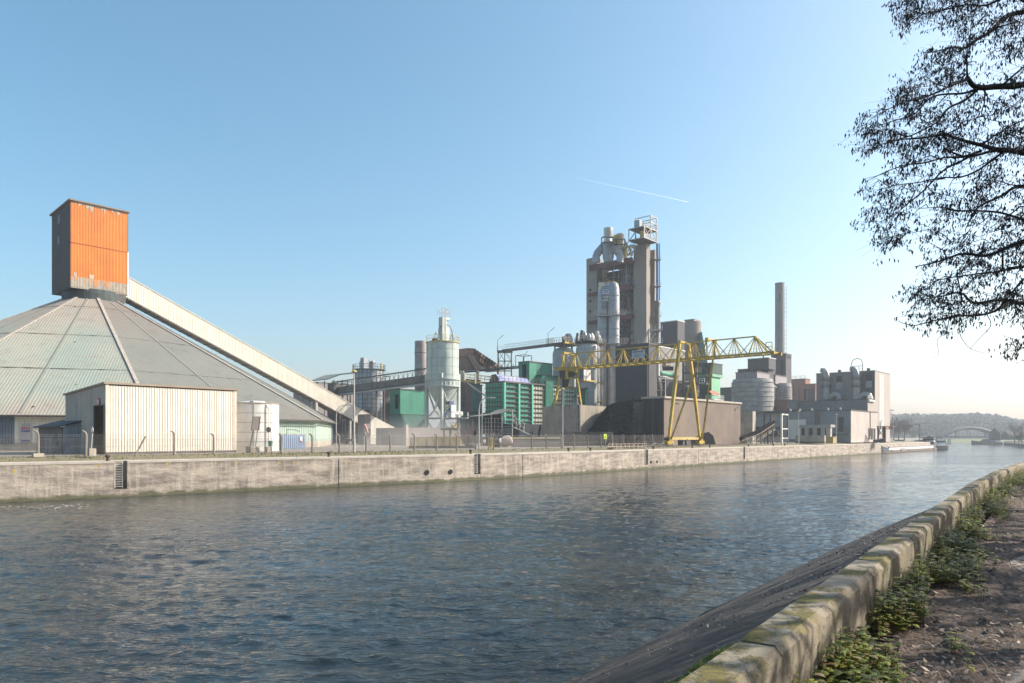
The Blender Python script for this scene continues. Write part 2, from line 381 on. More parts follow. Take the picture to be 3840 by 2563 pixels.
for (a, ta), (b, tb) in zip(seq, seq[1:]):
    n = int(max(1, (b-a).length/6))
    if ta == 'a' and tb == 'b':
        d = (b-a).normalized(); nn = V((-d.y, d.x, 0)); dp = 1.0
        z0 = .75
        for zz in ((-.9, z0),): fw.quad(V((a.x, a.y, zz[0])), V((b.x, b.y, zz[0])), V((b.x, b.y, zz[1])), V((a.x, a.y, zz[1])))
        a0 = V((a.x, a.y, z0)); b0 = V((b.x, b.y, z0)); A = V((a.x, a.y, 3.4)); B = V((b.x, b.y, 3.4))
        fw.quad(a0, a0+nn*dp, A+nn*dp, A); fw.quad(b0, B, B+nn*dp, b0+nn*dp); fw.quad(a0+nn*dp, b0+nn*dp, B+nn*dp, A+nn*dp); fw.quad(a0, b0, b0+nn*dp, a0+nn*dp)
        cp.prism([A+nn*dp-Z*.16, B+nn*dp-Z*.16, B+nn*2.6-Z*.16, A+nn*2.6-Z*.16], Z*.21)
    else:
        for i in range(n):
            p = lerp(a, b, i/n); q = lerp(a, b, (i+1)/n)
            fw.quad(V((p.x, p.y, -.9)), V((q.x, q.y, -.9)), V((q.x, q.y, 3.24)), V((p.x, p.y, 3.24)))
        d = (b-a).normalized(); nn = V((-d.y, d.x, 0))
        cp.prism([a-nn*.03-Z*.16, b-nn*.03-Z*.16, b+nn*2.6-Z*.16, a+nn*2.6-Z*.16], Z*.21)
fw.obj('wall_face', mq, qw); cp.obj('coping', m_coping, qw)
e = quay_pts(0)[-1]; m = MB(); m.quad(V((e.x, e.y, -.9)), V((e.x, e.y, -.9))+V((203, 335, 0)), V((e.x, e.y, 3.4))+V((203, 335, 0)), e); m.obj('end_wall', mq, qw)
jt = MB()
for px in (1270, 1960, 2620, 2915, 3040, 3206):
    p = at_px(pts, px); d = qdir(px); nn = V((-d.y, d.x, 0)); jt.par(V((p.x, p.y, 0))-nn*.012-d*.05, d*.1, nn*.02, Z*3.2)
jt.obj('expansion_joint', m_dark, qw)
# paint dabs low on the wall
pd = [(55,1768,'y'),(204,1742,'l'),(280,1740,'r'),(371,1745,'y'),(626,1740,'y'),(637,1734,'l'),(808,1736,'y'),(1038,1731,'b'),(1044,1736,'y'),(1112,1718,'b'),(1102,1735,'y'),(883,1736,'y'),(805,1731,'b'),(1300,1731,'y')]
mc = {'y': mt('paint_yellow', (.75,.5,.05)), 'l': mt('paint_lime', (.5,.7,.1)), 'r': mt('paint_red', (.7,.2,.12)), 'b': mt('paint_blue', (.06,.25,.5))}
for px, py, c in pd:
    p = at_px(pts, px); d = qdir(px); nn = V((-d.y, d.x, 0)); z = zat(py, p.y); b = MB(); s_ = .11; c0 = V((p.x, p.y, z))-nn*.01
    b.add([c0-d*s_, c0-Z*s_*1.5-d*.2*s_, c0+d*s_*.9, c0+Z*s_*1.4, ], [(0,1,2,3)]); b.obj('paint_dab', mc[c], qw)
for px in LADS:                                # ladders stand in their recesses
    p = at_px(pts, px); d = qdir(px); nn = V((-d.y, d.x, 0)); c = p+nn*.25-d*.12
    where = {452: 'by the cream shed', 1790: 'left of the two outfall pipes', 2424: 'below the low pale railing', 2790: 'right of the yellow crane foot'}[px]
    if px == 1790: where = 'right of the two outfall pipes'
    l = thing('quay_ladder', 'rusty iron ladder in a dark quay wall slot '+where, 'ladder', V((c.x, c.y, .9)), 'ladders in the quay wall')
    b = MB(); 
    for s_ in (-.33, .33): b.bar(V((c.x, c.y, .85))+d*s_, V((c.x, c.y, 3.4))+d*s_, .07)
    b.obj('rail', m_paleframe, l); b = MB()
    for i in range(11): q = V((c.x, c.y, 1.0+i*.235)); b.bar(q-d*.33, q+d*.33, .055)
    b.obj('rung', m_paleframe, l)
for i, (px, z) in enumerate(((1601, 1.0), (1689, .95), (2441, .9), (2464, .9))):
    p = at_px(pts, px); d = qdir(px); nn = V((-d.y, d.x, 0)); c = V((p.x, p.y, z+.3)); big = i < 2; r = .27 if big else .2
    nm = ['left of the pair below the hopper silo', 'right of the pair below the hopper silo', 'left of the small pair right of a quay ladder', 'right of the small pair right of a quay ladder'][i]
    t = thing('outfall_pipe', 'round dark outfall, '+nm, 'drain pipe', c, 'outfalls in the quay wall')
    b = MB(); b.tube(c-nn*.1, c+nn*.02, r+.06, n=16); b.obj('pipe_ring', m_dconc, t)
    b = MB(); b.tube(c-nn*.115, c-nn*.09, r, n=16); b.obj('pipe_mouth', m_dark, t)
# bollards
BO = [(404, 'in front of the cream shed'), (1233, 'left of the tall street lamp'), (1765, 'left of the second quay ladder'), (2132, 'beside the tall lamp at the coal bay'), (2214, 'left of the lime sign'), (2450, 'right of the low pale railing'), (2596, 'between the crane feet'), (2662, 'right of the crane foot'), (2807, 'below the inclined conveyor'), (2900, 'before the pale portal frame'), (2943, 'right of the pale portal frame')]
for px, wh in BO:
    q = at_px(quay_pts(.8, 3.45), px)
    if q is None: continue
    t = thing('mooring_bollard', 'small rusty mooring bollard on the quay edge '+wh, 'bollard', q, 'mooring bollards along the quay')
    b = MB(); b.lathe(q, [(.2, 0), (.13, .12), (.13, .34)], 12); b.obj('post', m_bollard, t, smooth=True); b = MB(); b.lathe(q, [(.2, .34), (.25, .42), (.22, .54), (.08, .6)], 12); b.obj('cap', m_bollard, t, smooth=True)
# ================================================================ NEAR SIDE: parapet, path, bank
ND = V((.732, 1, 0)).normalized(); NN = V((ND.y, -ND.x, 0))      # along the parapet, towards the path
PT = 4.15                                                        # path level
def par_pt(s, off):                                              # s metres along, off metres towards the path from the water-side edge
    c = V((-1.72, 0, 0)); curve = max(0, s-18.6)**2*.00158
    return c+ND*s+NN*(off+curve)
def parapet_mat():
    t = NT('mossy_parapet_concrete'); b = t.b
    base = t.mix(t.ramp(t.noise(t.tc, 2.5, 7, .7), .35, .65), (.30, .255, .185), (.17, .145, .105))
    k = t.ramp(t.noise(t.tc, 14, 6, .75), .54, .62, 0, .75); base = t.mix(k, base, (.06, .05, .038)); k = t.ramp(t.noise(t.tc, 60, 4, .7), .56, .66, 0, .6); base = t.mix(k, base, (.36, .32, .25))
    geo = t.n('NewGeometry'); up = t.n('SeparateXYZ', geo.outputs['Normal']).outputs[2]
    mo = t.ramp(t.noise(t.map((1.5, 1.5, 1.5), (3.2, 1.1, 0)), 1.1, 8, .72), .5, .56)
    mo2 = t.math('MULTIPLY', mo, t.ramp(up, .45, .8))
    base = t.mix(t.math('MULTIPLY', t.ramp(up, .3, .9), .3), base, (.42, .36, .27))  # upward faces coloured paler to stand in for sunlight on the top
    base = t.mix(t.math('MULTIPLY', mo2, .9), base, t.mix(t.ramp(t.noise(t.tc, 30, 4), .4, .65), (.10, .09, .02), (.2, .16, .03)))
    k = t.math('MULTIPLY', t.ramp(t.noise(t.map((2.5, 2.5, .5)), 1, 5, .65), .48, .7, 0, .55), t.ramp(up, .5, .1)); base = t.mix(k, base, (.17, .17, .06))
    t.link(base, b.inputs['Base Color']); b.inputs['Roughness'].default_value = .95
    h = t.math('ADD', t.math('MULTIPLY', t.noise(t.tc, 40, 9, .8), .007), t.math('ADD', t.math('MULTIPLY', mo2, .01), t.math('MULTIPLY', t.noise(t.tc, 7, 4, .6), .004)))
    bn = t.n('Bump'); bn.inputs['Distance'].default_value = 1.; t.link(h, bn.inputs['Height']); t.link(bn.outputs[0], b.inputs['Normal'])
    return t.m
mpp = parapet_mat()
pr = thing('parapet_wall', 'low mossy concrete parapet running along the near towpath', 'wall', par_pt(6, .2)+Z*PT)
prof = [(0, -.6), (0, .44), (0, .485), (.014, .5), (.21, .5), (.252, .455), (.26, .3), (.26, -.4)]
random.seed(5)
def block_mesh(m, s0, s1, step, dz=0, do=0):
    n = len(prof); k_ = max(2, int((s1-s0)/step)); vs = []; fs = []
    for i in range(k_+1):
        s = lerp(s0, s1, i/k_); e_ = .012 if i in (0, k_) else 0
        for o, z in prof:
            j = .0045*mn.noise((s*11, o*22, z*12))+.0015*mn.noise((s*2.7, o*3, z*2)); zz = z-(e_ if z > .44 else 0); oo = o+do+j+(e_ if o < .1 else -e_)*(z > .2)
            p_ = par_pt(s, oo); vs.append((p_.x, p_.y, PT+zz+dz+(j*1.3 if z > .4 else 0)))
    for i in range(k_):
        for k in range(n-1): fs.append((i*n+k, i*n+k+1, (i+1)*n+k+1, (i+1)*n+k))
    fs += [tuple(range(n-1, -1, -1)), tuple(range(k_*n, k_*n+n))]; m.add(vs, fs)
s_ = -4.0; bl_ends = []
while s_ < 30:
    ln = random.choice((1.9, 2.4, 2.9, 3.3)); m = MB(); block_mesh(m, s_+.012, s_+ln-.012, .06 if s_ < 14 else .15, random.uniform(-.012, .012), random.uniform(-.012, .012)); m.obj('wall_block', mpp, pr, smooth=True); s_ += ln
m = MB(); block_mesh(m, s_, s_+90, 1.0); m.obj('wall_block', mpp, pr, smooth=True)
# bank slope between the parapet and the waterline
wl_pts = [(2.0-12*.0-10, 2.0), (-4.6, 9.), (2.6, 18.5), (5.6, 22.6), (9.7, 27.9), (15.3, 35.3), (23.6, 45.4), (35.8, 60.2), (62, 92), (112, 150)]
def bank_mat():
    t = NT('bank_paving'); b = t.b
    base = t.mix(t.ramp(t.noise(t.tc, .8, 7, .7), .38, .62), (.13, .108, .09), (.065, .056, .05))
    k = t.ramp(t.noise(t.map((1.2, .6, 1), rot=(0, 0, R(35))), 1.4, 8, .75), .52, .6); base = t.mix(t.math('MULTIPLY', k, .8), base, (.035, .03, .026))
    k = t.ramp(t.noise(t.tc, 9, 4, .7), .62, .7); base = t.mix(t.math('MULTIPLY', k, .6), base, (.2, .17, .14))
    sz = t.math('ADD', t.n('SeparateXYZ', t.tc).outputs[2], t.math('MULTIPLY', t.noise(t.tc, 1.5, 5, .7), .5)); base = t.mix(t.ramp(sz, .75, .35, 0, .85), base, (.02, .022, .016)); base = t.mix(t.ramp(t.math('ABSOLUTE', t.math('SUBTRACT', sz, .95)), .12, .02, 0, .45), base, (.2, .17, .13))
    ln = t.math('LESS_THAN', t.math('FRACT', t.math('DIVIDE', t.math('ADD', t.n('SeparateXYZ', t.tc).outputs[1], t.math('MULTIPLY', t.n('SeparateXYZ', t.tc).outputs[0], -.2)), 3.1)), .025); base = t.mix(t.math('MULTIPLY', ln, .8), base, (.02, .018, .015))
    t.link(base, b.inputs['Base Color']); b.inputs['Roughness'].default_value = .9
    bn = t.n('Bump'); bn.inputs['Distance'].default_value = .12; t.link(t.noise(t.tc, 6, 7, .75), bn.inputs['Height']); t.link(bn.outputs[0], b.inputs['Normal'])
    return t.m
m = MB(); vs = []; fs = []; NS = 10
def wl_at(y):
    for (x0, y0), (x1, y1) in zip(wl_pts, wl_pts[1:]):
        if y0 <= y <= y1: return lerp(x0, x1, (y-y0)/(y1-y0))
    return wl_pts[-1][0]
ylist = [2+i*.6 for i in range(95)]+[60+i*6 for i in range(14)]
for y in ylist:
    s = (y)/ND.y; top = par_pt(s, .1); A = V((wl_at(y), y+0., 0)); bx = top.x-(top.y-y)*.745
    for k in range(NS+1):
        t_ = k/NS; x = lerp(bx, wl_at(y)-1.2, t_); zz = lerp(PT-.12, -.55, t_)+ (.22*math.sin(t_*math.pi))
        zz += .07*mn.noise((x*.8, y*.6, 0))+.05*mn.noise((x*2.6, y*2.2, 3)); vs.append((x, y, zz))
for i in range(len(ylist)-1):
    for k in range(NS): fs.append((i*(NS+1)+k, i*(NS+1)+k+1, (i+1)*(NS+1)+k+1, (i+1)*(NS+1)+k))
m.add(vs, fs); m.obj('bank_slope', bank_mat(), smooth=True, kind='structure')
# right-hand land sheet: path and soil
def path_mat():
    t = NT('towpath_soil'); b = t.b
    base = t.mix(t.ramp(t.noise(t.tc, 1.3, 7, .7), .35, .65), (.17, .12, .088), (.085, .06, .046))
    k = t.ramp(t.noise(t.tc, 22, 6, .75), .5, .62); base = t.mix(t.math('MULTIPLY', k, .7), base, (.33, .245, .19))
    t.link(base, b.inputs['Base Color']); b.inputs['Roughness'].default_value = .95
    bn = t.n('Bump'); bn.inputs['Distance'].default_value = .06; t.link(t.noise(t.tc, 12, 8, .75), bn.inputs['Height']); t.link(bn.outputs[0], b.inputs['Normal'])
    return t.m
m = MB(); a0 = par_pt(-12, .2); a1 = par_pt(38, .2); a2 = par_pt(70, .2); a3 = par_pt(140, .2)
m.add([V((a0.x, a0.y, PT)), V((a1.x, a1.y, PT)), V((a2.x, a2.y, PT)), V((a3.x, a3.y, PT)), V((330, 270, PT)), V((345, 480, PT)), V((900, 700, PT)), V((900, -60, PT)), V((0, -60, PT))], [tuple(range(9))])
m.obj('towpath_ground', path_mat(), kind='structure')
m = MB(); vs = []; fs = []; random.seed(12)
for j in range(41):
    s = -70+j*8
    for k in range(9):
        o = 8.2+k*5.2; q = par_pt(s, 0) if s > -60 else par_pt(-60, 0); q = V((-1.72, 0, 0))+ND*s+NN*(o+max(0, s-18.6)**1.2*.02); vs.append((q.x, q.y, PT-.2+(o-8.2)*.74+(1.2*mn.noise((q.x*.08, q.y*.08, 0)) if k else 0)))
for j in range(40):
    for k in range(8): a_ = j*9+k; fs.append((a_, a_+1, a_+10, a_+9))
m.add(vs, fs); m.obj('sky_blocker_slope', mt('sky_blocker_leafmould', (.07,.055,.035), (.04,.035,.022), .95, ns=.6, bump=1., bs=3), smooth=True, kind='structure')  # unseen slope added to block sky fill from the foreground
# asphalt strip of the path, 4.2 m from the parapet
def path_edge(s): return 1.3+.12*math.sin(s*.9)+.1*math.sin(s*2.3+1)
m = MB(); vs = []; fs = []
S_ = [-3+i*.25 for i in range(260)]
for s in S_:
    for o in (path_edge(s), 2.6, 5.0): p = par_pt(s, o); vs.append((p.x, p.y, PT+.02 if o > 2 else PT+.006))
for i in range(len(S_)-1):
    for k in range(2): fs.append((i*3+k, i*3+k+1, i*3+k+4, i*3+k+3))
m.add(vs, fs); m.obj('towpath_asphalt', mt('towpath_asphalt', (.36,.31,.27), (.22,.18,.15), .85, ns=1.6, bump=.7, bs=14, patch=.6, pc=(.16,.125,.1), ps=1.8, pth=.5), kind='structure')
# ================================================================ LEFT: storage hall, head house, gallery, sheds
DC = V((-81.4, 140, 0)); DR = 47.5; EZ = 8.95; AZ = 34.6; NF = 9
dome = thing('conical_storage_hall', 'huge faceted cone-roofed storage hall with faded green and grey ribbed sheets', 'storage hall', V((DC.x, DC.y, G)))
def roof_mat(name, a, b_, d):
    t = NT(name); b = t.b
    base = t.mix(t.ramp(t.noise(t.tc, .09, 5, .6), .4, .6), a, b_)
    sp = t.n('SeparateXYZ', t.tc).outputs[2]; wob = t.math('MULTIPLY', t.noise(t.tc, .15, 5), 9)
    k = t.ramp(t.math('ADD', sp, wob), 22, 30, 0, .8); base = t.mix(k, base, d)
    k = t.ramp(t.math('ADD', sp, wob), 12.5, 9.5, 0, .8); base = t.mix(k, base, d)
    k = t.ramp(t.noise(t.tc, .9, 7, .75), .63, .7, 0, .75); base = t.mix(k, base, (.13, .10, .08))
    k = t.ramp(t.noise(t.map((1, 1, .3)), .5, 7, .7), .52, .7, 0, .45); base = t.mix(k, base, tuple(x*.6 for x in d))
    k = t.ramp(t.noise(t.map((.25, .25, 3)), 1, 4, .6), .55, .75, 0, .25); base = t.mix(k, base, (.2, .15, .12))
    t.link(base, b.inputs['Base Color']); b.inputs['Roughness'].default_value = .85
    return t.m
mr1 = roof_mat('aqua_ribbed_roof', (.245, .285, .24), (.30, .30, .245), (.30, .245, .20))
mr3 = mt('hall_wall_mint', (.46, .58, .48), (.40, .52, .44), .7, streak=.3, dirt=(.3,.3,.24))
apex = V((DC.x, DC.y, AZ))
def cpt(k, r=1., z=None):                       # facet corner k at fraction r of the slope
    a = R(-11-360/NF*k); return V((DC.x+DR*r*math.cos(a), DC.y+DR*r*math.sin(a), AZ+(EZ-AZ)*r if z is None else z))
mm = MB(); mm0 = MB(); rg = MB(); seam = MB(); moss = MB(); random.seed(21)
for k in range(NF):
    a, b = cpt(k), cpt(k+1); mid = (a+b)/2; up = (apex-mid); SL = up.length; up.normalize(); U = (b-a).normalized(); W = (b-a).length; nrm = U.cross(up); 
    if nrm.z < 0: nrm = -nrm
    pitch = .42; n = int(W/pitch); p = W/n
    for i in range(n):
        x0 = -W/2+i*p
        for (xa, xb, qa, qb) in ((0, .45, 0, 0), (.45, .58, 0, .022), (.58, .87, .022, .022), (.87, 1, .022, 0)):
            l, r_ = x0+xa*p, x0+xb*p; hl = SL*(1-abs(l)/(W/2)); hr = SL*(1-abs(r_)/(W/2))
            pl = mid+U*l+nrm*qa-up*.5; pr_ = mid+U*r_+nrm*qb-up*.5
            (mm0 if k in (0, 8) else mm).add([pl, pr_, pr_+up*max(0, hr+.5), pl+up*max(0, hl+.5)], [(0, 1, 2, 3)])
    rg.bar(a+nrm*.1-up*.3, apex+nrm*.1, .5, .12)
    seam.bar(mid+nrm*.07, apex+nrm*.07, .22, .05)
    for hh in (.28, .54, .8):
        pa = lerp(a, apex, hh)+nrm*.075; pb = lerp(b, apex, hh)+nrm*.075; seam.bar(pa, pb, .09, .03)
        for j in range(int(26*(1-hh))):
            if random.random() < .5: 
                c = lerp(pa, pb, random.random()); l = random.uniform(.2, 1.6)*(1.5 if hh < .55 else .5); moss.add([c-U*l, c-up*random.uniform(.05, .22), c+U*l*.8, c+up*random.uniform(.03, .12)], [(0,1,2,3)])
    for j in range(8):
        t1 = random.random(); c = lerp(lerp(a, b, t1), apex, random.random()**1.5)+nrm*.08; s_ = random.uniform(.08, .24); moss.add([c-U*s_, c-up*s_*1.2, c+U*s_, c+up*s_], [(0,1,2,3)])
mr2 = roof_mat('grey_ribbed_roof', (.165, .165, .145), (.145, .155, .135), (.165, .14, .12)); ro = mm.obj('roof', mr1, dome); mm0.obj('roof', mr2, dome, label='darker grey green roof facets on the right')
rg.obj('ridge_cap', mt('ridge_cap_zinc', (.46,.41,.35), (.4,.35,.3), .7, ns=1, streak=.4), ro)
seam.obj('sheet_seam', mt('sheet_seam', (.26,.275,.235), (.24,.24,.2), .8, ns=1), ro)
moss.obj('moss_spots', mt('roof_moss', (.09,.07,.05), (.06,.05,.035), .95), ro, kind='stuff')
wl_ = MB(); gut = MB(); bs = MB(); wl2 = MB()
for k in range(NF):
    a, b = cpt(k, .985, G), cpt(k+1, .985, G); U = (b-a).normalized(); W = (b-a).length; nn = V((U.y, -U.x, 0)) if (V((U.y, -U.x, 0))).dot(a-DC) > 0 else V((-U.y, U.x, 0))
    tgt = wl2 if k in (1, 2) else wl_
    tgt.corr(a+Z*1.0, U, W, EZ-G-.85, EZ-G-.85, nn, .42, .06)
    gut.bar(cpt(k, 1.012)-Z*.1, cpt(k+1, 1.012)-Z*.1, .18); bs.par(a-Z*.3+nn*.05, U*W, -nn*.3, Z*1.35)
wl_.obj('wall', mr3, dome); wl2.obj('wall', m_cream, dome, label='pale cream ribbed wall panels'); gut.obj('gutter', m_dsteel, dome); bs.obj('plinth', m_conc2, dome)
# blue-grey open bay and the hazard board on the hall wall at the left edge
a, b = cpt(1, .985, G), cpt(2, .985, G); U = (b-a).normalized(); nn = V((U.y, -U.x, 0)); nn = nn if nn.dot(a-DC) > 0 else -nn
c0 = at_px([b+nn*.12, a+nn*.12], 54); c1 = at_px([b+nn*.12, a+nn*.12], -90)
m = MB(); L = (c1-c0).length; Uo = (c1-c0).normalized(); m.corr(c0+Z*.9, Uo, L, 3.9, 3.9, nn, .35, .05); m.obj('sliding_door', mt('slate_blue_door', (.16,.2,.24), (.12,.15,.19), .6, streak=.3), dome)
c0 = at_px([b+nn*.2, a+nn*.2], 80); c1 = at_px([b+nn*.2, a+nn*.2], 114)
m = MB(); m.par(V((c0.x, c0.y, zat(1662, c0.y))), c1-c0, nn*.06, Z*(zat(1592, c0.y)-zat(1662, c0.y))); hb = m.obj('notice_board', mt('board_grey', (.5,.45,.44), (.42,.38,.38), .6), dome)
m = MB(); mb2 = MB()
for r_, row in enumerate((1606, 1617, 1653)):
    for i in range(4):
        q = lerp(c0, c1, .14+.24*i)+nn*.08; q.z = zat(row, c0.y); u = (c1-c0).normalized()*.13
        if r_ == 0: m = MB(); m.add([q-u-Z*.12, q+u-Z*.12, q+Z*.14], [(0,1,2)]); m.obj('warning_triangle', m_signred, hb)
        else: mb2 = MB(); mb2.add([q+u*math.cos(t_)+Z*.13*math.sin(t_) for t_ in [x*.785 for x in range(8)]], [tuple(range(8))]); mb2.obj('mandatory_disc', mt('disc_blue', (.08,.14,.3), (.08,.12,.26), .6), hb)
neck = MB(); neck.lathe(V((DC.x, DC.y, 0)), [(5.3, AZ-3.1), (5.3, AZ-1.8), (5.1, AZ-1.0)], 28); neck.obj('neck', mt('neck_dark', (.07,.09,.085), (.045,.055,.055), .8), dome)
# ---- orange head house
HY = 133.0; C = P(265, 748, HY); hu = ext(C, D, 478); hv = ext(C, Q, 195); zb = zat(1078, HY); zt = zat(752, HY); hh = zt-zb
C0 = V((C.x, C.y, zb))
hd = thing('head_house', 'tall orange ribbed head house perched on top of the conical hall', 'tower', V((C0.x, C0.y, zb)))
def orange_mat():
    t = NT('orange_ribbed_paint'); b = t.b
    base = t.mix(t.ramp(t.noise(t.tc, .25, 4), .4, .6), (.62, .20, .02), (.54, .165, .018))
    base = t.mix(t.ramp(t.noise(t.map((2.5, 2.5, .2)), 1, 5, .6), .5, .8, 0, .25), base, (.55, .2, .06))
    t.link(base, b.inputs['Base Color']); b.inputs['Roughness'].default_value = .6
    return t.m
mo = orange_mat(); m_bare = mt('weathered_zinc', (.52,.45,.36), (.4,.35,.28), .8, ns=1.2, streak=.4)
m = MB(); m.corr(C0+Z*2.1, D, hu, hh-2.1, hh-2.1, -Q, .26, .06); m.obj('front_wall', mo, hd)
# bare strip at the foot with a ragged boundary, patches at the top
m = MB(); m.corr(C0, D, hu, 2.1, 2.1, -Q, .26, .058); m.obj('front_wall_foot', m_bare, hd, label='weathered foot of the orange wall where the paint is gone')
m = MB(); random.seed(4)
x = 0
def flake(nm, mat_, x, w_, z0, z1): mb = MB(); mb.par(C0+D*x-Q*.064+Z*z0, D*w_, -Q*.008, Z*(z1-z0)); mb.obj(nm, mat_, hd)
fl = MB(); og = MB()
while x < hu-.3:
    w_ = .26
    t_ = x/hu; hi = 0
    if .03 < t_ < .1: hi = .7
    elif .31 < t_ < .39: hi = .7
    if hi: flake('bare_patch', m_bare, x, w_*.99, 2.1, 2.1+hi+random.uniform(-.1, .1))
    if random.random() < .6 and not (.68 < t_ < .95): flake('paint_remnant', mo, x, w_*random.uniform(.3, .9), 2.1-random.uniform(.3, 1.5), 2.12)
    x += w_
x = .2
while x < hu-.3:
    w_ = random.uniform(.3, 1.1); d_ = random.choice([.3, .5, .8, 1.3, 1.7])*(1.0 if .05 < x/hu < .6 else .6); w_ = min(w_, hu-x-.05)
    fl = MB(); fl.add([C0+D*x-Q*.07+Z*(hh+.02), C0+D*(x+w_)-Q*.07+Z*(hh+.02), C0+D*(x+w_*.6)-Q*.07+Z*(hh-d_)], [(0, 1, 2)]); fl.obj('bare_patch', m_bare, hd); x += w_*.75
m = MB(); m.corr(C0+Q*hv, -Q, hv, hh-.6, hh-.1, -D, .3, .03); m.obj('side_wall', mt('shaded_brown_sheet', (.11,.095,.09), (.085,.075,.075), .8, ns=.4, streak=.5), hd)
m = MB(); m.par(C0+Q*hv, D*hu, Q*.12, Z*(hh-.6)); m.par(C0+D*hu, Q*hv, D*.12, Z*(hh-.4)); m.par(C0+Z*.1, D*hu, Q*hv, Z*.2); m.obj('back_walls', m_dgrey, hd)
m = MB(); m.prism([C0-D*.35-Q*.4+Z*(hh-.0), C0-D*.35-Q*.4+Z*(hh+.25), C0-D*.35+Q*(hv+.4)+Z*(hh-.5), C0-D*.35+Q*(hv+.4)+Z*(hh-.75)], D*(hu+.7)); m.obj('roof', mt('roof_sheet_old', (.3,.25,.2), (.2,.17,.14), .85, ns=2, streak=.3), hd)
m = MB(); m.bar(C0+D*(hu*.0)-Q*.09+Z*hh*.52, C0+D*hu-Q*.09+Z*hh*.52, .12, .03); m.obj('sheet_joint', mt('joint_mauve', (.5,.2,.1)), hd)
m = MB(); m.par(C0+D*(hu-.05)-Q*.1, D*.25, Q*.2, Z*hh*.52); m.obj('corner_trim', m_cream, hd)
for py0, py1, fx in ((805, 835, .55), (890, 912, .57)):
    vv = hv*fx; zc = zat(py1, HY+3.5); m = MB(); m.par(C0+Q*vv-D*.06+Z*(zc-zb), Q*1.1, D*.05, Z*1.5); m.obj('window', m_glass, hd)
# small discharge box under the right corner
m = MB(); m.prism([C0+D*(hu-2.2)+Z*-.02, C0+D*(hu-.2)+Z*-.02, C0+D*(hu-.3)-Z*1.2, C0+D*(hu-.9)-Z*2.6, C0+D*(hu-2.0)-Z*1.3], Q*2.); m.obj('discharge_hopper', m_dsteel, hd)
# ---- inclined gallery
GV0, GV1 = 2.2, 5.6
g0 = C0+D*(hu+.05)+Q*GV0; g0.z = zat(1110, g0.y); Lg = ext(g0, D, 1388); z1 = zat(1612, (g0+D*Lg).y)
ga = thing('conveyor_gallery', 'long cream ribbed conveyor gallery sloping down from the orange head house', 'conveyor', V((g0.x, g0.y, g0.z)))
slope = (D*Lg+Z*(z1-g0.z)); SLg = slope.length; sd_ = slope.normalized(); gh = 4.3
top0 = V((g0.x, g0.y, zat(1030, g0.y))); gh0 = top0.z-g0.z; gh1 = zat(1557, (g0+D*Lg).y)-z1
m = MB(); m.corr(g0, sd_, SLg, gh0, gh1, -Q, .36, .07); m.obj('side_wall', m_cream, ga)
m = MB(); m.prism([g0+Q*3.4, g0+D*Lg+Z*(z1-g0.z)+Q*3.4, g0+D*Lg+Q*3.4+Z*(z1-g0.z+gh1), g0+Q*3.4+Z*gh0], Q*.1); m.obj('back_wall', m_cream, ga)
m = MB(); m.prism([g0+Z*gh0-Q*.15, g0+Z*(gh0+.15)-Q*.15, g0+Z*(gh0+.15)+Q*3.6, g0+Z*gh0+Q*3.6], slope+Z*(gh1-gh0)); m.obj('roof', m_creamtrim, ga)
m = MB(); m.prism([g0, g0+Q*3.4, g0+Q*3.4+Z*.15, g0+Z*.15], slope)
m.obj('underside', mt('underside_brown', (.23,.19,.16), (.17,.14,.12), .85, ns=.6), ga); fl2 = MB()
for i in range(1, 34): fl2.par(g0+slope*(i/34)-Z*.12, sd_*.12, Q*3.4, Z*.12)
fl2.bar(g0-Z*.1-Q*.02, g0+slope-Z*.1-Q*.02, .12, .25); fl2.obj('floor_rib', m_dsteel, ga)
for fx in (.255, .5, .735, .9):
    q = g0+slope*fx; zl = q.z
    if fx < .6: zl = AZ+(EZ-AZ)*min(1, ((V((q.x, q.y, 0))-DC).length/DR)); 
    if fx < .6: continue
    m = MB()
    for o in (.3, 1.9): m.bar(V((q.x, q.y, G))+Q*o, q+Q*o, .5)
    m.obj('support_leg', m_paleframe, ga)
# foot: lower house and loading ramp at the end of the gallery
e0 = g0+D*Lg; e0.z = z1
gf = thing('gallery_foot_house', 'small cream ribbed wedge house at the foot of the sloping gallery', 'shed', pg(1388, 176))
C_ = pg(1388, 176); L_ = ext(C_, D, 1480); zt0 = zat(1556, C_.y); zt1 = zat(1604, C_.y+L_*.75)
m = MB(); m.corr(C_, D, L_, zt0-G, zt1-G, -Q, .36, .06); m.obj('front_wall', m_cream, gf)
m = MB(); m.prism([C_+Q*.05, C_+D*L_+Q*.05, C_+D*L_+Z*(zt1-G)+Q*.05, C_+Z*(zt0-G)+Q*.05], Q*4); m.obj('body', m_creamtrim, gf)
m = MB(); m.par(C_-D*1.6-Q*.15, D*1.6, Q*3, Z*(zt0-G+.1)); m.obj('end_post', m_grey, gf)
r_ = thing('gallery_shadow_block', 'dark block standing in for the shadow beneath the foot of the sloping gallery', 'bay', pg(1290, 196)); C_ = pg(1290, 200); m = MB(); m.par(C_, D*ext(C_, D, 1410), Q*(-ext(C_, Q, 1400)*0+8), Z*9.5); m.obj('walls', m_dgrey, r_)  # solid dark block added in place of the shadow under the gallery
m = MB()
for px in (1275, 1300, 1322): m.bar(pg(px, 178), P(px, 1560+ (px-1275)*.5, 178), .4)
m.bar(P(1262, 1652, 178), P(1345, 1652, 178), .6); m.obj('steel_post', m_dsteel, r_)
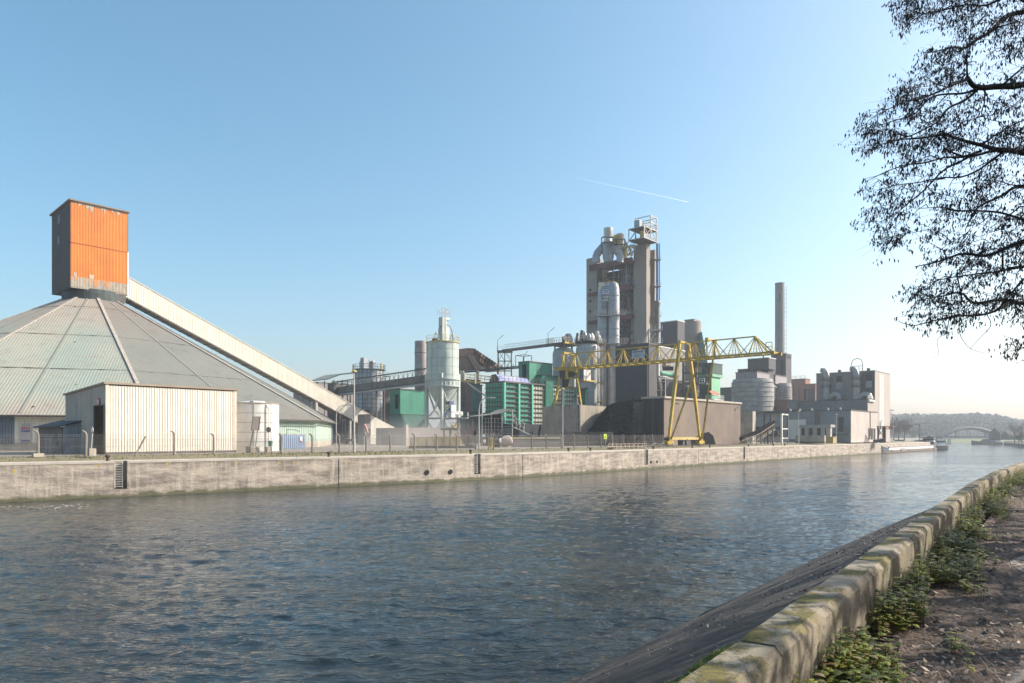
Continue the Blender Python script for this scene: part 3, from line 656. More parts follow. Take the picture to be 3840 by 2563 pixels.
# ---- cream shed
def shed():
    C = P(397, 1704, 77.0); C.z = G; u = ext(C, D, 885); v = ext(C, Q, 246); H = zat(1438, 77)-G; Hl = zat(1482, C.y+Q.y*v)-G
    r = thing('cream_shed', 'big cream ribbed metal shed with an open dark doorway, nearest the quay', 'shed', C)
    m = MB(); m.corr(C+Z*.25, D, u, H-.45, H-.45, -Q, .285, .05); m.obj('front_wall', m_cream, r)
    do0, do1 = .35, 3.3                                     # doorway along the left end
    dh = zat(1520, C.y+1)-G
    m = MB(); 
    m.corr(C+Q*v, -Q, v-do1, Hl-.05, lerp(H, Hl, do1/v)-.05, -D, .3, .05)
    m.corr(C+Q*do1+Z*dh, -Q, do1-do0, lerp(H, Hl, do1/v)-dh-.05, lerp(H, Hl, do0/v)-dh-.05, -D, .3, .05)
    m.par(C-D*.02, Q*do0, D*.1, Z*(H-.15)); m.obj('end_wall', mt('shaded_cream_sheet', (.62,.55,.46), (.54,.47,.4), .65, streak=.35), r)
    m = MB(); m.par(C+D*u, Q*v, D*.08, Z*(Hl-.1)); m.par(C+Q*v, D*u, Q*.08, Z*(Hl-.1)); m.obj('rear_walls', m_creamtrim, r)
    m = MB(); m.prism([C-D*.25-Q*.2+Z*(H-.08), C-D*.25-Q*.2+Z*(H+.14), C-D*.25+Q*(v+.2)+Z*(Hl+.12), C-D*.25+Q*(v+.2)+Z*(Hl-.06)], D*(u+.45)); m.obj('roof', mt('shed_roof_trim', (.36,.29,.22), (.3,.24,.18), .8), r)
    m = MB(); m.par(C-Q*.08+D*-.05, D*.32, Q*.06, Z*(H-.1)); m.par(C+D*(u-.28)-Q*.08, D*.32, Q*.06, Z*(H-.1)); m.obj('corner_trim', m_creamtrim, r)
    m = MB(); m.par(C-Q*.12, D*u, Q*.3, Z*.25); m.obj('plinth', m_dconc, r)
    m = MB(); m.bar(C+Q*do0-D*.06, C+Q*do0-D*.06+Z*dh, .12); m.bar(C+Q*do1-D*.06, C+Q*do1-D*.06+Z*dh, .12); m.bar(C+Q*do0-D*.06+Z*dh, C+Q*do1-D*.06+Z*dh, .12); m.obj('door_frame', m_grey, r)
    m = MB(); m.par(C+Q*(do0+.1)+D*.9, Q*(do1-do0-.2), D*.1, Z*(dh-.0)); m.obj('doorway', m_dark, r)
    q = C+Q*1.75-D*.14; q.z = zat(1508, q.y); t_ = thing('round_sign', 'round red and white limit sign above the shed doorway', 'sign', q); 
    m = MB(); m.tube(q, q-D*.04, .42, n=20); m.obj('rim', m_signred, t_); m = MB(); m.tube(q-D*.045, q-D*.06, .3, n=20); m.obj('plate', m_signw, t_)
    m = MB(); m.par(q-D*.07-Q*.04-Z*.2, Q*.08, D*.005, Z*.4); m.obj('mark', m_signblack, t_)
shed()
# lean-to in front of the shed's left end
C = pg(232, 80.5); u = ext(C, D, 340); v = ext(C, Q, 146); H0 = zat(1602, C.y)-G; H1 = zat(1574, (C+D*u).y)-G; HL = zat(1602, (C+Q*v).y)-G
le = thing('lean_to_shed', 'low brown and blue grey lean-to shed with a dark pitched roof', 'shed', C)
m = MB(); m.corr(C, D, u, H0, H1, -Q, .32, .05); m.obj('front_wall', mt('slate_sheet', (.36,.38,.42), (.3,.32,.36), .65, streak=.3), le)
m = MB(); m.prism([C+Q*v, C, C+Z*H0, C+Q*v+Z*(HL)], D*.1); m.par(C+Q*v, D*u, Q*.1, Z*HL); m.obj('side_wall', mt('brick_brown_wall', (.3,.225,.19), (.24,.18,.155), .85, streak=.4, hs=.25, seam=(.2,.15,.13), seam_w=.03), le)
m = MB(); m.prism([C-D*.5-Q*.3+Z*(H0-.05), C+D*u-Q*.3+Z*(H1-.0), C+D*u-Q*.3+Z*(H1+.16), C-D*.5-Q*.3+Z*(H0+.1)], Q*(v+.8)); m.obj('roof', mt('tar_roof', (.07,.08,.1), (.05,.055,.07), .7), le)
for fv, w_, h_, z_ in ((.42, 1.1, 2.0, 0), (.62, .9, 2.0, 0)): m = MB(); m.par(C+Q*v*fv-D*.03, Q*w_, D*.02, Z*h_); m.obj('door', mt('pink_door', (.42,.31,.27), (.36,.27,.24), .7), le)
for fv, z_ in ((.14, .7), (.2, 1.6)): m = MB(); m.par(C+Q*v*fv-D*.06+Z*z_, Q*.7, D*.05, Z*.7); m.obj('meter_box', m_dsteel, le)
# ---- white bolted tank
tc = pg(948, 96.5); tr = 3.36; H = zat(1514, 94)-G
tk = thing('white_tank', 'squat white bolted panel tank beside the cream shed', 'tank', tc)
m = MB(); m.lathe(tc, [(tr, 0), (tr, H), (tr-.05, H+.05), (0.1, H+.5)], 48); m.obj('shell', m_white, tk, smooth=True)
m = MB()
for i in range(1, 5): m.lathe(tc+Z*(H*i/5-.03), [(tr+.015, 0), (tr+.03, .03), (tr+.015, .06)], 48, caps=False)
for i in range(9): a = R(i*40+12); q = tc+V((math.cos(a)*(tr+.01), math.sin(a)*(tr+.01), 0)); m.bar(q, q+Z*H, .07)
m.lathe(tc+Z*(H-.02), [(tr+.06, 0), (tr+.08, .1), (tr, .16)], 48, caps=False)
m.obj('panel_seam', mt('tank_seam', (.36,.3,.24), (.3,.25,.2), .8, ns=2), tk)
m = MB(); a = R(-38); q = tc+V((math.cos(a)*(tr+.25), math.sin(a)*(tr+.25), 0)); m.path([q, q+Z*(H-.6), q+Z*(H-.1)-V((.3, 0, 0))], .1, 8); m.obj('downpipe', m_white, tk)
m = MB(); m.box(tc+V((1.3, -2, H)), 1.6, 1, .35); m.obj('roof_hatch', m_white, tk)
# ---- blue container
C = pg(1052, 101); u = ext(C, D, 1146); H = zat(1628, C.y+2)-G
ct = thing('blue_container', 'pale blue corrugated container standing beside the white tank', 'container', C)
m = MB(); m.par(C+Q*.03, D*u, Q*2.3, Z*H); m.obj('frame', m_steel, ct); m = MB(); m.corr(C+D*.15+Z*.2, D, u-.3, H-.4, H-.4, -Q, .3, .06); m.obj('side_panel', mt('container_blue', (.3,.4,.56), (.26,.35,.5), .6, streak=.3), ct)
m = MB(); m.par(C+D*u*.76-Q*.08+Z*H*.5, D*u*.09, Q*.01, Z*.75); m.obj('notice', m_signw, ct); m = MB(); m.par(C+D*u*.76-Q*.09+Z*H*.5, D*u*.09, Q*.008, Z*.15); m.obj('notice_stripe', m_signred, ct)
# gooseneck light on top
q = C+D*u*.4+Z*H; m = MB(); m.path([q-D*.6, q-D*.6+Z*.6, q+D*.6+Z*.6, q+D*1.4+Z*.35], .05, 6); m.obj('vent_pipe', m_dsteel, ct)
# ---- tilted board on a concrete block, round mirror sign
def block_sign(px, Y, w_, hz_, label, cat, kind, lean=0):
    c = pg(px, Y); t = thing(kind, label, cat, c); m = MB(); m.box(c, w_, w_, hz_); m.obj('concrete_block', m_conc2, t); return c, t
c, t = block_sign(948, 84.5, 1.15, .78, 'grey board on a leaning dark frame set in a concrete block', 'sign', 'board_sign')
S = D; b0 = c+Z*.78; tp = zat(1562, 84.5)-G-.78; m = MB(); o = S*.9; sh = S*.45
m.bar(b0-S*.35, b0-S*.35+sh+Z*1.9, .1); m.bar(b0+S*.35, b0+S*.45+sh*.3+Z*1.9, .06)
m.bar(b0-S*.2+Z*1.9, b0+sh*.2+Z*tp-S*.05, .07); m.bar(b0+S*.75+Z*1.9, b0+S*.95+Z*tp, .07); m.bar(b0-S*.2+Z*1.9, b0+S*.75+Z*1.9, .06); m.obj('frame', m_dsteel, t)
m = MB(); m.prism([b0-S*.12+Z*(tp-1.6), b0+S*.85+Z*(tp-1.6), b0+S*.95+Z*tp, b0+S*.0+Z*tp], Q*.05); m.obj('board', mt('board_back', (.2,.17,.15), (.15,.13,.12), .8), t)
c, t = block_sign(1006, 86.5, .62, .68, 'dark round road sign seen from behind on a concrete block by the white tank', 'sign', 'road_sign')
m = MB(); m.tube(c+Z*.6, c+Z*2.6, .035); m.obj('pole', m_steel, t); m = MB(); m.tube(c+Z*2.75-Q*.05, c+Z*2.75-Q*.09, .33, n=20); m.obj('disc', m_dsteel, t)
c = pg(1015, 88); t = thing('litter_bin', 'small green litter bin behind the round sign', 'bin', c+Z*.6); m = MB(); m.lathe(c+Z*.7, [(.2, 0), (.27, .7)], 14); m.obj('bin_body', m_green, t); m = MB(); m.tube(c, c+Z*1.2, .03); m.obj('post', m_steel, t)
c, t = block_sign(344, 71.5, .62, .75, 'pale round road sign on a leaning pole in a concrete block', 'sign', 'road_sign')
m = MB(); m.tube(c+Z*.7-D*.05, c+Z*2.45+D*.08, .045); m.obj('pole', m_paleframe, t); q = c+Z*2.55+D*.08; m = MB(); m.tube(q-D*.06, q-D*.02, .31, n=20); m.obj('disc', m_signw, t); m = MB(); m.tube(q-D*.075, q-D*.06, .31, n=20); m.obj('rim', mt('faded_red', (.45,.25,.2)), t); m = MB(); m.tube(q-D*.09, q-D*.075, .24, n=20); m.obj('face', m_signw, t)
# ---- lamps
def lamp(px, Y, pyt, label, kind='straight', r=.09, z0=G, matl=None):
    c = pg(px, Y, z0); t = thing('street_lamp', label, 'street lamp', c, 'street lamps behind the quay'); H = zat(pyt, Y)-z0; mm_ = matl or m_paleframe
    m = MB()
    if kind == 'straight': m.tube(c, c+Z*1.6, r*1.35, n=10); m.tube(c+Z*1.6, c+Z*H, r, r*.6, 10)
    else:
        e = (V((1, 0, 0)) if kind == 'right' else V((-1, 0, 0))); m.sweep([c, c+Z*(H*.75), c+Z*(H*.88)+e*.08*H*.2, c+Z*(H*.96)+e*.35*H*.2, c+Z*(H*.995)+e*.7*H*.2, c+Z*H+e*1.15*H*.2], [r, r*.8, r*.75, r*.7, r*.65, r*.6], 8)
    m.obj('pole', mm_, t, smooth=True); m = MB()
    if kind == 'straight': m.lathe(c+Z*(H-.05), [(.12, 0), (.33, .1), (.3, .22), (.05, .38)], 14)
    else: q = c+Z*H+e*(1.15*H*.2); m.prism([q+Z*.1, q-Z*.06+e*.1, q-Z*.1+e*.75, q+Z*.1+e*.8], Q*.3)
    m.obj('lamp_head', m_yrail if kind == 'straight' else m_signw, t)
lamp(1328, 88, 1397, 'tallest straight street lamp standing by the gallery foot', r=.12)
lamp(1261, 108, 1520, 'curved lamp in front of the gallery, behind the fence', 'right', .07)
lamp(1796, 112, 1492, 'curved pale lamp beside the stair shelter', 'right', .11)
lamp(2110, 121, 1462, 'straight lamp before the battered concrete bay wall', 'straight', .1)
lamp(2995, 190, 1544, 'straight thin lamp by the low concrete block wall', 'straight', .1)
lamp(3136, 207, 1556, 'straight thin lamp before the blue grey hall', 'straight', .1)
# small leaning banner on a pole by the gallery foot
c = pg(1366, 98); t = thing('wind_banner', 'faded red and white drooping windsock on a thin pole', 'windsock', c); m = MB(); H = zat(1592, 98)-G; m.tube(c, c+Z*H, .035); m.obj('pole', m_white, t); m = MB(); q = c+Z*H; m.sweep([q, q+V((.25, 0, -.5)), q+V((.5, 0, -1.25))], [.14, .16, .12], 8); m.obj('sock', mt('windsock_red', (.62,.25,.2), (.6,.42,.38), .8, ns=2), t)
# ---- fence along the quay
fx = [(143,1),(322,1),(654,1),(802,1),(1055,0),(1171,0),(1273,0),(1373,0),(1464,0),(1554,0),(1637,0),(1713,0),(1851,0),(1994,0),(2049,0),(2105,0),(2154,0),(2204,0),(2254,0),(2297,0),(2339,0),(2380,0),(2417,0),(2448,0),(2486,0)]
fp = quay_pts(6.2, G-.05)
fe = thing('wire_fence', 'long wire mesh fence on hooked concrete posts behind the quay', 'fence', at_px(fp, 1273))
for i, (px, k) in enumerate(fx):
    c = at_px(fp, px); hgt = 2.55 if px < 700 else 2.3; d = qdir(px); nn = V((-d.y, d.x, 0)); o = -d*.32; lean = d*random.uniform(-.04, .04)
    m = MB(); m.sweep([c, c+Z*(hgt*.8)+lean, c+Z*(hgt*.9)+lean*1.1+o*.12, c+Z*(hgt*.97)+lean+o*.5, c+Z*hgt+lean+o*1.1], [.12, .105, .1, .095, .085], 6); m.obj('post', m_conc, fe)
c = at_px(fp, 507); m = MB(); m.bar(c, c+Z*2.0+d*1.05, .14); m.obj('post', m_conc, fe, label='broken post leaning to the right against the cream shed')
m = MB(); c = at_px(fp, 143); m.box(c, .9, .5, .35); m.obj('post_footing', m_conc2, fe)
def mesh_mat():
    t = NT('chain_link'); t.m.use_backface_culling = False; b = t.b; b.inputs['Base Color'].default_value = (.14, .13, .115, 1); b.inputs['Roughness'].default_value = .6; b.inputs['Metallic'].default_value = .3
    s_ = t.n('SeparateXYZ', t.tc).outputs; h = t.math('ADD', s_[0], s_[1]); a_ = t.math('FRACT', t.math('MULTIPLY', t.math('ADD', h, s_[2]), 14.)); c_ = t.math('FRACT', t.math('MULTIPLY', t.math('SUBTRACT', h, s_[2]), 14.))
    al = t.math('MAXIMUM', t.math('LESS_THAN', a_, .1), t.math('LESS_THAN', c_, .1)); t.link(al, b.inputs['Alpha'])
    return t.m
m = MB(); wr = MB(); base = [at_px(fp, -40)]+[at_px(fp, p) for p, _ in fx]
for a, b in zip(base, base[1:]):
    if a.x > at_px(fp, 560).x and b.x < at_px(fp, 810).x: pass
    m.quad(a, b, b+Z*1.75, a+Z*1.75)
    for z in (.05, .95, 1.75, 2.0, 2.15): wr.bar(a+Z*z, b+Z*z, .022)
m.obj('wire_mesh', mesh_mat(), fe); wr.obj('strand', m_steel, fe)
# second fence far right, before the conveyor
# ================================================================ MIDDLE: plant
def block(kind, label, cat, px, Y, pxr, pxl, yt, mat, yb=None, roof=True, vdep=None, roofm=None, ovh=.15, group=None, mat2=None, parent=None):
    """rectangular building seen corner-on: corner column px at depth Y, right face to pxr, left face to pxl, top row yt"""
    C = pg(px, Y); u = ext(C, D, pxr) if pxr is not None else 12; v = vdep if pxl is None else ext(C, Q, pxl); zt = zat(yt, Y); z0 = G if yb is None else zat(yb, Y); C.z = z0; H = zt-z0
    r = parent or thing(kind, label, cat, C, group)
    m = MB(); m.par(C, D*u, Q*v, Z*H); wo_ = m.obj('walls', mat, r)
    if roof:
        m = MB(); m.par(C-D*ovh-Q*ovh+Z*H, D*(u+2*ovh), Q*(v+2*ovh), Z*.28); m.obj('roof', roofm or m_dsteel, r)
    return r, C, u, v, H
def on_r(C, u0, u1, z0, z1, th=.06):  # panel on the river face
    m = MB(); m.par(C+D*u0-Q*th+Z*z0, D*(u1-u0), Q*th, Z*(z1-z0)); return m
def on_l(C, v0, v1, z0, z1, th=.06):  # panel on the left face
    m = MB(); m.par(C+Q*v0-D*th+Z*z0, Q*(v1-v0), D*th, Z*(z1-z0)); return m
# ---- clad silo with roof gear
c = pg(1384, 212); r_ = 55/F*212; zt = zat(1388, 212); H = zt-G
t = thing('clad_silo', 'grey silo wrapped in square metal panels, left of the green hall', 'silo', c)
m_panel = mt('panelled_steel', (.40,.43,.46), (.25,.27,.3), .4, .5, ns=.35, streak=.5, dirt=(.1,.1,.1))
m = MB(); m.lathe(c, [(r_, 0), (r_, H-.9), (r_*.98, H), (.1, H+.6)], 40); m.obj('shell', m_panel, t, smooth=True)
m = MB()
for i in range(1, 17): m.lathe(c+Z*(H*i/17), [(r_+.01, 0), (r_+.07, .06), (r_+.01, .12)], 40, caps=False)
for i in range(20): a = R(i*18+4); q = c+V((math.cos(a)*(r_+.02), math.sin(a)*(r_+.02), 0)); m.bar(q, q+Z*H, .12)
m.obj('panel_strap', m_dsteel, t)
m = MB(); m.ring_rail(c+Z*H, r_+.4, 1.4, 22, .045); m.lathe(c+Z*(H-.1), [(r_+.5, 0), (r_+.5, .12)], 30); m.obj('roof_railing', m_dsteel, t)
q = c+Z*H
m = MB(); m.box(q+D*-1.6, 1.9, 1.6, 3.4); m.lathe(q+D*.9-Q*.5, [(.75, 0), (.75, 2.3), (.6, 2.6)], 14); m.obj('filter_box', m_panel, t)
m = MB(); m.path([q-D*3.4+Z*.2, q-D*3.3+Z*2, q-D*2.8+Z*2.7, q-D*2+Z*2.8], .18, 8); m.obj('vent_duct', m_steel, t); m = MB(); m.path([q+D*.1+Z*.3, q+D*.1+Z*2.5, q-D*.2+Z*3.2, q-D*1+Z*3.3], .2, 8); m.obj('vent_duct', m_steel, t)
m = MB(); m.box(q+D*3.0-Q*2, .5, .5, 2.0); m.bar(q+D*2.4, q+D*2.4+Z*2.6, .1); m.bar(q+D*2-Q*1.5, q+D*3.6-Q*1.5+Z*0, .5); m.obj('roof_gear', m_yrail, t)
m = MB(); m.rail([c+D*(r_+.2)+Z*(H-1.5), c+D*(r_+2.8)+Z*(H-1.5)], 1.2); m.box(c+D*(r_+1.5)+Z*(H-1.6), 2.8, 2, .15)
for o in (1.0, 2.6): m.bar(c+D*(r_+o)-Q*.9, c+D*(r_+o)-Q*.9+Z*(H-1.6), .12)
for i in range(8): a_ = c+D*(r_+1.0)-Q*.9+Z*(3+i*2); m.bar(a_, a_+D*1.6+Z*2, .07)
m.obj('stair_frame', m_dsteel, t)
# canopy beside it
c = pg(1268, 214); zt = zat(1408, 214); t = thing('canopy_roof', 'small pale canopy roof on an open lattice stand left of the clad silo', 'canopy', c)
m = MB(); a = P(1228, 1425, 214); b = P(1326, 1402, 214); m.prism([a, lerp(a, b, .5)+Z*.5, b, b+Z*.4, lerp(a, b, .5)+Z*.9, a+Z*.3], Q*8); m.obj('roof', mt('canopy_sheet', (.45,.44,.36), (.36,.36,.3), .8, streak=.3), t)
m = MB()
for px in (1253, 1283, 1303): 
    for o in (0, 5): p = pg(px, 214)+Q*o; m.bar(p, p+Z*(zat(1425, 214)-G), .22)
for (x0, y0, x1, y1) in ((1253,1440,1303,1440),(1253,1470,1283,1440),(1283,1470,1253,1440),(1283,1470,1303,1440),(1245,1433,1324,1433)): m.bar(P(x0, y0, 214), P(x1, y1, 214), .18)
m.obj('lattice_stand', m_dsteel, t)
# pale flat hall behind gallery
r, C, u, v, H = block('flat_hall', 'low pale hall showing behind the upper end of the belt bridge', 'hall', 1192, 250, 1330, 1100, 1436, m_grey)
# ---- belt bridge
a = P(1247, 1478, 200); b = P(1600, 1432, 176); t = thing('belt_bridge', 'long dark belt conveyor bridge with lattice railing ending at the hopper silo', 'conveyor', V((a.x, a.y, G)))
dv = (b-a); dn = V((-dv.y, dv.x, 0)).normalized()
m = MB(); hb_ = Z*1.7; m.prism([a, a+dn*2.6, a+dn*2.6+hb_, a+hb_], dv); m.obj('trough', mt('belt_casing', (.2,.185,.175), (.13,.12,.115), .8, ns=.4, streak=.4, vs=2.2, seam=(.08,.08,.08)), t)
m = MB(); m.sweep([a-Z*.55-dn*.1, b-Z*.55-dn*.1], .32, 10); m.obj('pipe', m_steel, t, smooth=True)
m = MB(); n = 22
for i in range(n):
    p = a+dv*(i/n)+hb_; q = a+dv*((i+1)/n)+hb_; m.bar(p, p+Z*1.5, .1); m.bar(p, (p+q)/2+Z*1.5, .06); m.bar((p+q)/2+Z*1.5, q, .06); m.bar(p-Z*1.75, p, .09)
m.bar(a+hb_+Z*1.5, b+hb_+Z*1.5, .3, .26); m.obj('lattice_railing', m_dsteel, t)
for f_ in (.12, .5):
    m = MB(); p = a+dv*f_; m.bar(V((p.x, p.y, G)), p, .3); m.bar(V((p.x, p.y, G))+dn*2.6, p+dn*2.6, .3); m.bar(p-Z*2, p+dn*2.6-Z*2, .2); m.obj('trestle', m_dsteel, t)
m = MB(); m.box(a+dv*.02-Z*.5, 2.2, 3, 3.4); m.obj('drive_house', m_dsteel, t)
# ---- dark frame structure + green hall
r, C, u, v, H = block('dark_annex', 'dark open steel annex between the clad silo and green hall', 'annex', 1445, 205, 1470, 1436, 1462, m_rdark, roof=False)
r, C, u, v, H = block('green_hall', 'dull green ribbed hall in shade left of the hopper silo', 'hall', 1501, 198, 1605, 1461, 1462, m_green)
on_l(C, .8, 2.2, H-5.2, H-1.3).obj('window', m_dark, r)
m = MB(); m.par(C-Q*.1-D*.1+Z*(H*.53), D*u, Q*.1, Z*.25); m.par(C-D*.1+Z*H*.53, Q*v, D*.1, Z*.25); m.obj('girt', m_dgreen, r)
m = MB(); m.par(C-Q*.08+Z*0, D*u, Q*.06, Z*H*.53); m.par(C-D*.08, Q*v, D*.06, Z*H*.53); m.obj('lower_cladding', mt('teal_cladding', (.05,.17,.14), (.04,.13,.11), .65, ns=.3, streak=.3, rib=.4, hs=1.2, seam=(.03,.1,.09)), r)
# ---- rusty stack
c = pg(1579, 232); r_ = 24/F*232; H = zat(1281, 232)-G; t = thing('rusty_stack', 'short wide grey brown steel stack behind the hopper silo', 'chimney', c)
m = MB(); m.lathe(c, [(r_, 0), (r_, H), (r_-.15, H), (r_-.15, H-1)], 28, caps=False); m.obj('shell', mt('stack_steel', (.42,.37,.34), (.28,.23,.21), .6, .3, ns=.35, streak=.5), t, smooth=True)
m = MB(); [m.lathe(c+Z*(H*f_), [(r_+.02, 0), (r_+.12, .1), (r_+.02, .2)], 28, caps=False) for f_ in (.88, .72, .52)]; m.obj('band', m_dsteel, t)
m = MB(); m.ring_rail(c+Z*(zat(1432, 232)-G), r_+2.2, 1.2, 12); m.box(c+Z*(zat(1434, 232)-G), 9, 7, .4); m.obj('platform', m_dsteel, t)
# ---- hopper silo
HY2 = 166.0; c = pg(1660, HY2); r_ = 60.5/F*HY2; zt = zat(1287, HY2); zr = zat(1424, HY2); zr2 = zat(1453, HY2)
t = thing('hopper_silo', 'tall pale green hopper silo on steel legs with a cone bottom and yellow rimmed roof', 'silo', c)
m = MB(); m.lathe(V((c.x, c.y, 0)), [(r_, zr), (r_, zt), (.1, zt+.35)], 48); m.obj('shell', m_seafoam, t, smooth=True)
m = MB()
for f_ in (.1, .33, .56, .8): m.lathe(V((c.x, c.y, lerp(zr, zt, f_))), [(r_+.005, 0), (r_+.04, .03), (r_+.005, .06)], 48, caps=False)
for i in range(14): a_ = R(i*26); q = V((c.x+math.cos(a_)*(r_+.01), c.y+math.sin(a_)*(r_+.01), zr)); m.bar(q, q+Z*(zt-zr), .045)
m.obj('weld_line', mt('seafoam_seam', (.22,.3,.26), (.18,.25,.22), .6), t)
m = MB(); m.lathe(V((c.x, c.y, 0)), [(r_+.02, zr2), (r_+.28, zr2), (r_+.28, zr2+.25), (r_+.05, zr2+.3), (r_+.05, zr-.25), (r_+.3, zr-.2), (r_+.3, zr+.15), (r_, zr+.2)], 48); m.obj('ring_skirt', m_seafoam, t, smooth=True)
m = MB()
for i in range(24): a_ = R(i*15); q = V((c.x+math.cos(a_)*(r_+.12), c.y+math.sin(a_)*(r_+.12), zr2+.3)); m.bar(q, q+Z*(zr-zr2-.5), .08, .14)
m.obj('skirt_stiffener', m_seafoam, t)
zc = zat(1545, HY2)
m = MB(); m.lathe(V((c.x, c.y, 0)), [(r_-.05, zr2+.02), (.55, zc), (.5, zc-1.5)], 40); m.obj('cone', m_seafoam, t, smooth=True)
m = MB(); m.lathe(V((c.x, c.y, zt-.12)), [(r_+.02, 0), (r_+.2, .02), (r_+.2, .22), (r_+.02, .25)], 48); m.obj('roof_rim', mt('yellow_rim', (.6,.5,.2), (.5,.42,.17), .6), t)
m = MB(); m.ring_rail(V((c.x, c.y, zt+.1)), r_+.05, 1.35, 26, .025); m.obj('roof_railing', m_yrail, t)
tp = V((c.x, c.y, zt+.3)); m = MB(); m.box(tp, 1.3, 1.3, 5.6); m.box(tp+D*1.25, .9, .9, 3.4); m.box(tp+D*1.1+Z*5.1, 1.4, 1.2, .5); m.obj('elevator_head', m_seafoam, t)
m = MB(); m.ladder(tp-Q*.7+D*.1, tp-Q*.7+D*.1+Z*5.6, D, .5); 
for o in (-.3, 1.2): m.rail([tp+D*(o-.7)-Q*.6+Z*5.9, tp+D*(o+.5)-Q*.6+Z*5.9, tp+D*(o+.5)+Q*.6+Z*5.9, tp+D*(o-.7)+Q*.6+Z*5.9], 1.7+.2*(o<0), .6, .03)
m.obj('head_ladder', m_paleframe, t)
m = MB(); m.sweep([tp+D*1.1+Z*4.4, tp+D*2.2+Z*4.0, tp+D*3.0+Z*2.8, tp+D*3.3+Z*.6], .13, 8); m.sweep([tp-D*.7+Z*3.6, tp-D*1.2+Z*2.8, tp-D*1.3+Z*0], .13, 8); m.obj('blow_pipe', m_steel, t, smooth=True)
for s_ in (-1, 1):
    q = tp+D*(2.3*s_ if s_ > 0 else -2.6)-Q*.5; m = MB(); m.lathe(q, [(.85, 0), (.8, .35), (.3, .5)], 16)
    for k in range(6): a_ = R(k*60); m.bar(q+V((math.cos(a_)*.85, math.sin(a_)*.85, .2)), q+Z*1.9, .04)
    m.obj('relief_valve', m_dsteel, t)
lg = MB(); br = MB(); zp = zat(1570, HY2)
L4 = [c+V((math.cos(R(a_)), math.sin(R(a_)), 0))*(r_-.05) for a_ in (-90+3, 2, 92, 182)]
for q in L4: 
    m = MB(); m.bar(V((q.x, q.y, G-.1)), V((q.x, q.y, zr+1.2)), .62 if q is not L4[0] else .5); m.obj('leg', m_seafoam, t)
for i in range(4):
    p = L4[i]; q = L4[(i+1) % 4]; mid = (p+q)/2; zz = zat(1540, HY2); br.bar(V((p.x, p.y, zr2)), V((mid.x, mid.y, zz)), .2); br.bar(V((q.x, q.y, zr2)), V((mid.x, mid.y, zz)), .2); br.bar(V((mid.x, mid.y, zz)), V((p.x, p.y, zp)), .14); br.bar(V((mid.x, mid.y, zz)), V((q.x, q.y, zp)), .14)
    br.bar(V((p.x, p.y, zp)), V((mid.x, mid.y, G+2.5)), .1); br.bar(V((q.x, q.y, zp)), V((mid.x, mid.y, G+2.5)), .1); br.bar(V((p.x, p.y, zp)), V((q.x, q.y, zp)), .35)
br.obj('brace', m_paleframe, t)
pl = MB(); e_ = V((1, 0, 0)); q = V((c.x, c.y, zp)); a0 = P(1690, 1570, HY2-3.2); b0 = P(1753, 1571, HY2-3.2); pl.par(V((c.x-3.5, c.y-3.6, zp-.1)), V((b0.x-c.x+3.5, 0, 0)), V((0, 5, 0)), Z*.25); pl.obj('service_deck', m_paleframe, t)
pl = MB(); pl.rail([V((c.x-3.4, c.y-3.6, zp+.15)), V((b0.x, c.y-3.6, zp+.15)), V((b0.x, c.y+1, zp+.15))], 1.15, 1.2, .035); pl.obj('deck_railing', m_paleframe, t)
for px0 in (1708, 1723):
    a0 = P(px0, 1553, HY2-3.8); m = MB(); m.par(a0-Z*.35, D*1.1, Q*.05, Z*.9); m.obj('notice_board', m_signw, t)
m = MB(); q = V((c.x+2.2, c.y-1.5, zp+.2)); m.box(q, 1.4, 1.2, 1.2); m.box(q+Z*1.3, 1.5, 1.3, 1.5); m.bar(q-D*1.1, q-D*1.1+Z*4, .14); m.obj('loading_machine', m_white, t); m = MB(); m.box(q+Z*2.9-D*.6, 1.3, 1.2, .8); m.sweep([q-D*.4+Z*2, q-D*1.2+Z*1.6, q-D*2+Z*.2], .3, 8); m.obj('loading_spout', mt('spout_blue', (.08,.13,.22), (.06,.1,.17), .6), t)
# lattice boom seen under the cone
# ---- rust-brown intake house with inclined gallery
Yb = 232
Cb_ = pg(1724, 222)
def Pr(px, py, y=232.): q = Cb_+D*ext(Cb_, D, px); return V((q.x, q.y, zat(py, q.y)))+Q*(y-232.)
t = thing('rust_conveyor_house', 'rust brown boxy transfer house with a stepped gallery sloping down to the right', 'conveyor', pg(1745, Yb))
m = MB(); a = Pr(1724, 1340, Yb); m.prism([Pr(1724, 1312, Yb), Pr(1752, 1306, Yb), Pr(1778, 1307, Yb), Pr(1778, 1334, Yb), Pr(1724, 1337, Yb)], Q*6); m.obj('head_box', m_rust, t)
m = MB(); m.prism([Pr(1728, 1337, Yb), Pr(1768, 1335, Yb), Pr(1800, 1388, Yb), Pr(1722, 1392, Yb)], Q*6); m.obj('chute', m_rdark, t)
m = MB(); [m.bar(Pr(x, 1336, Yb-.2), Pr(x+30, 1387, Yb-.2), .45) for x in (1754, 1763, 1771)]; m.obj('chute_rib', mt('pale_rust', (.4,.3,.25), (.33,.24,.2), .8), t)
m = MB(); a = Pr(1778, 1307, Yb-.3); b = Pr(1885, 1378, Yb-.3); m.prism([Pr(1778, 1307, Yb), Pr(1884, 1378, Yb), Pr(1866, 1394, Yb), Pr(1832, 1380, Yb), Pr(1778, 1338, Yb)], Q*5); m.obj('sloped_casing', m_rust, t)
m = MB()
for i in range(10): f_ = i/9; m.bar(Pr(lerp(1780, 1880, f_), lerp(1309, 1376, f_), Yb-.15), Pr(lerp(1779, 1862, f_), lerp(1337, 1395, f_), Yb-.15), .3)
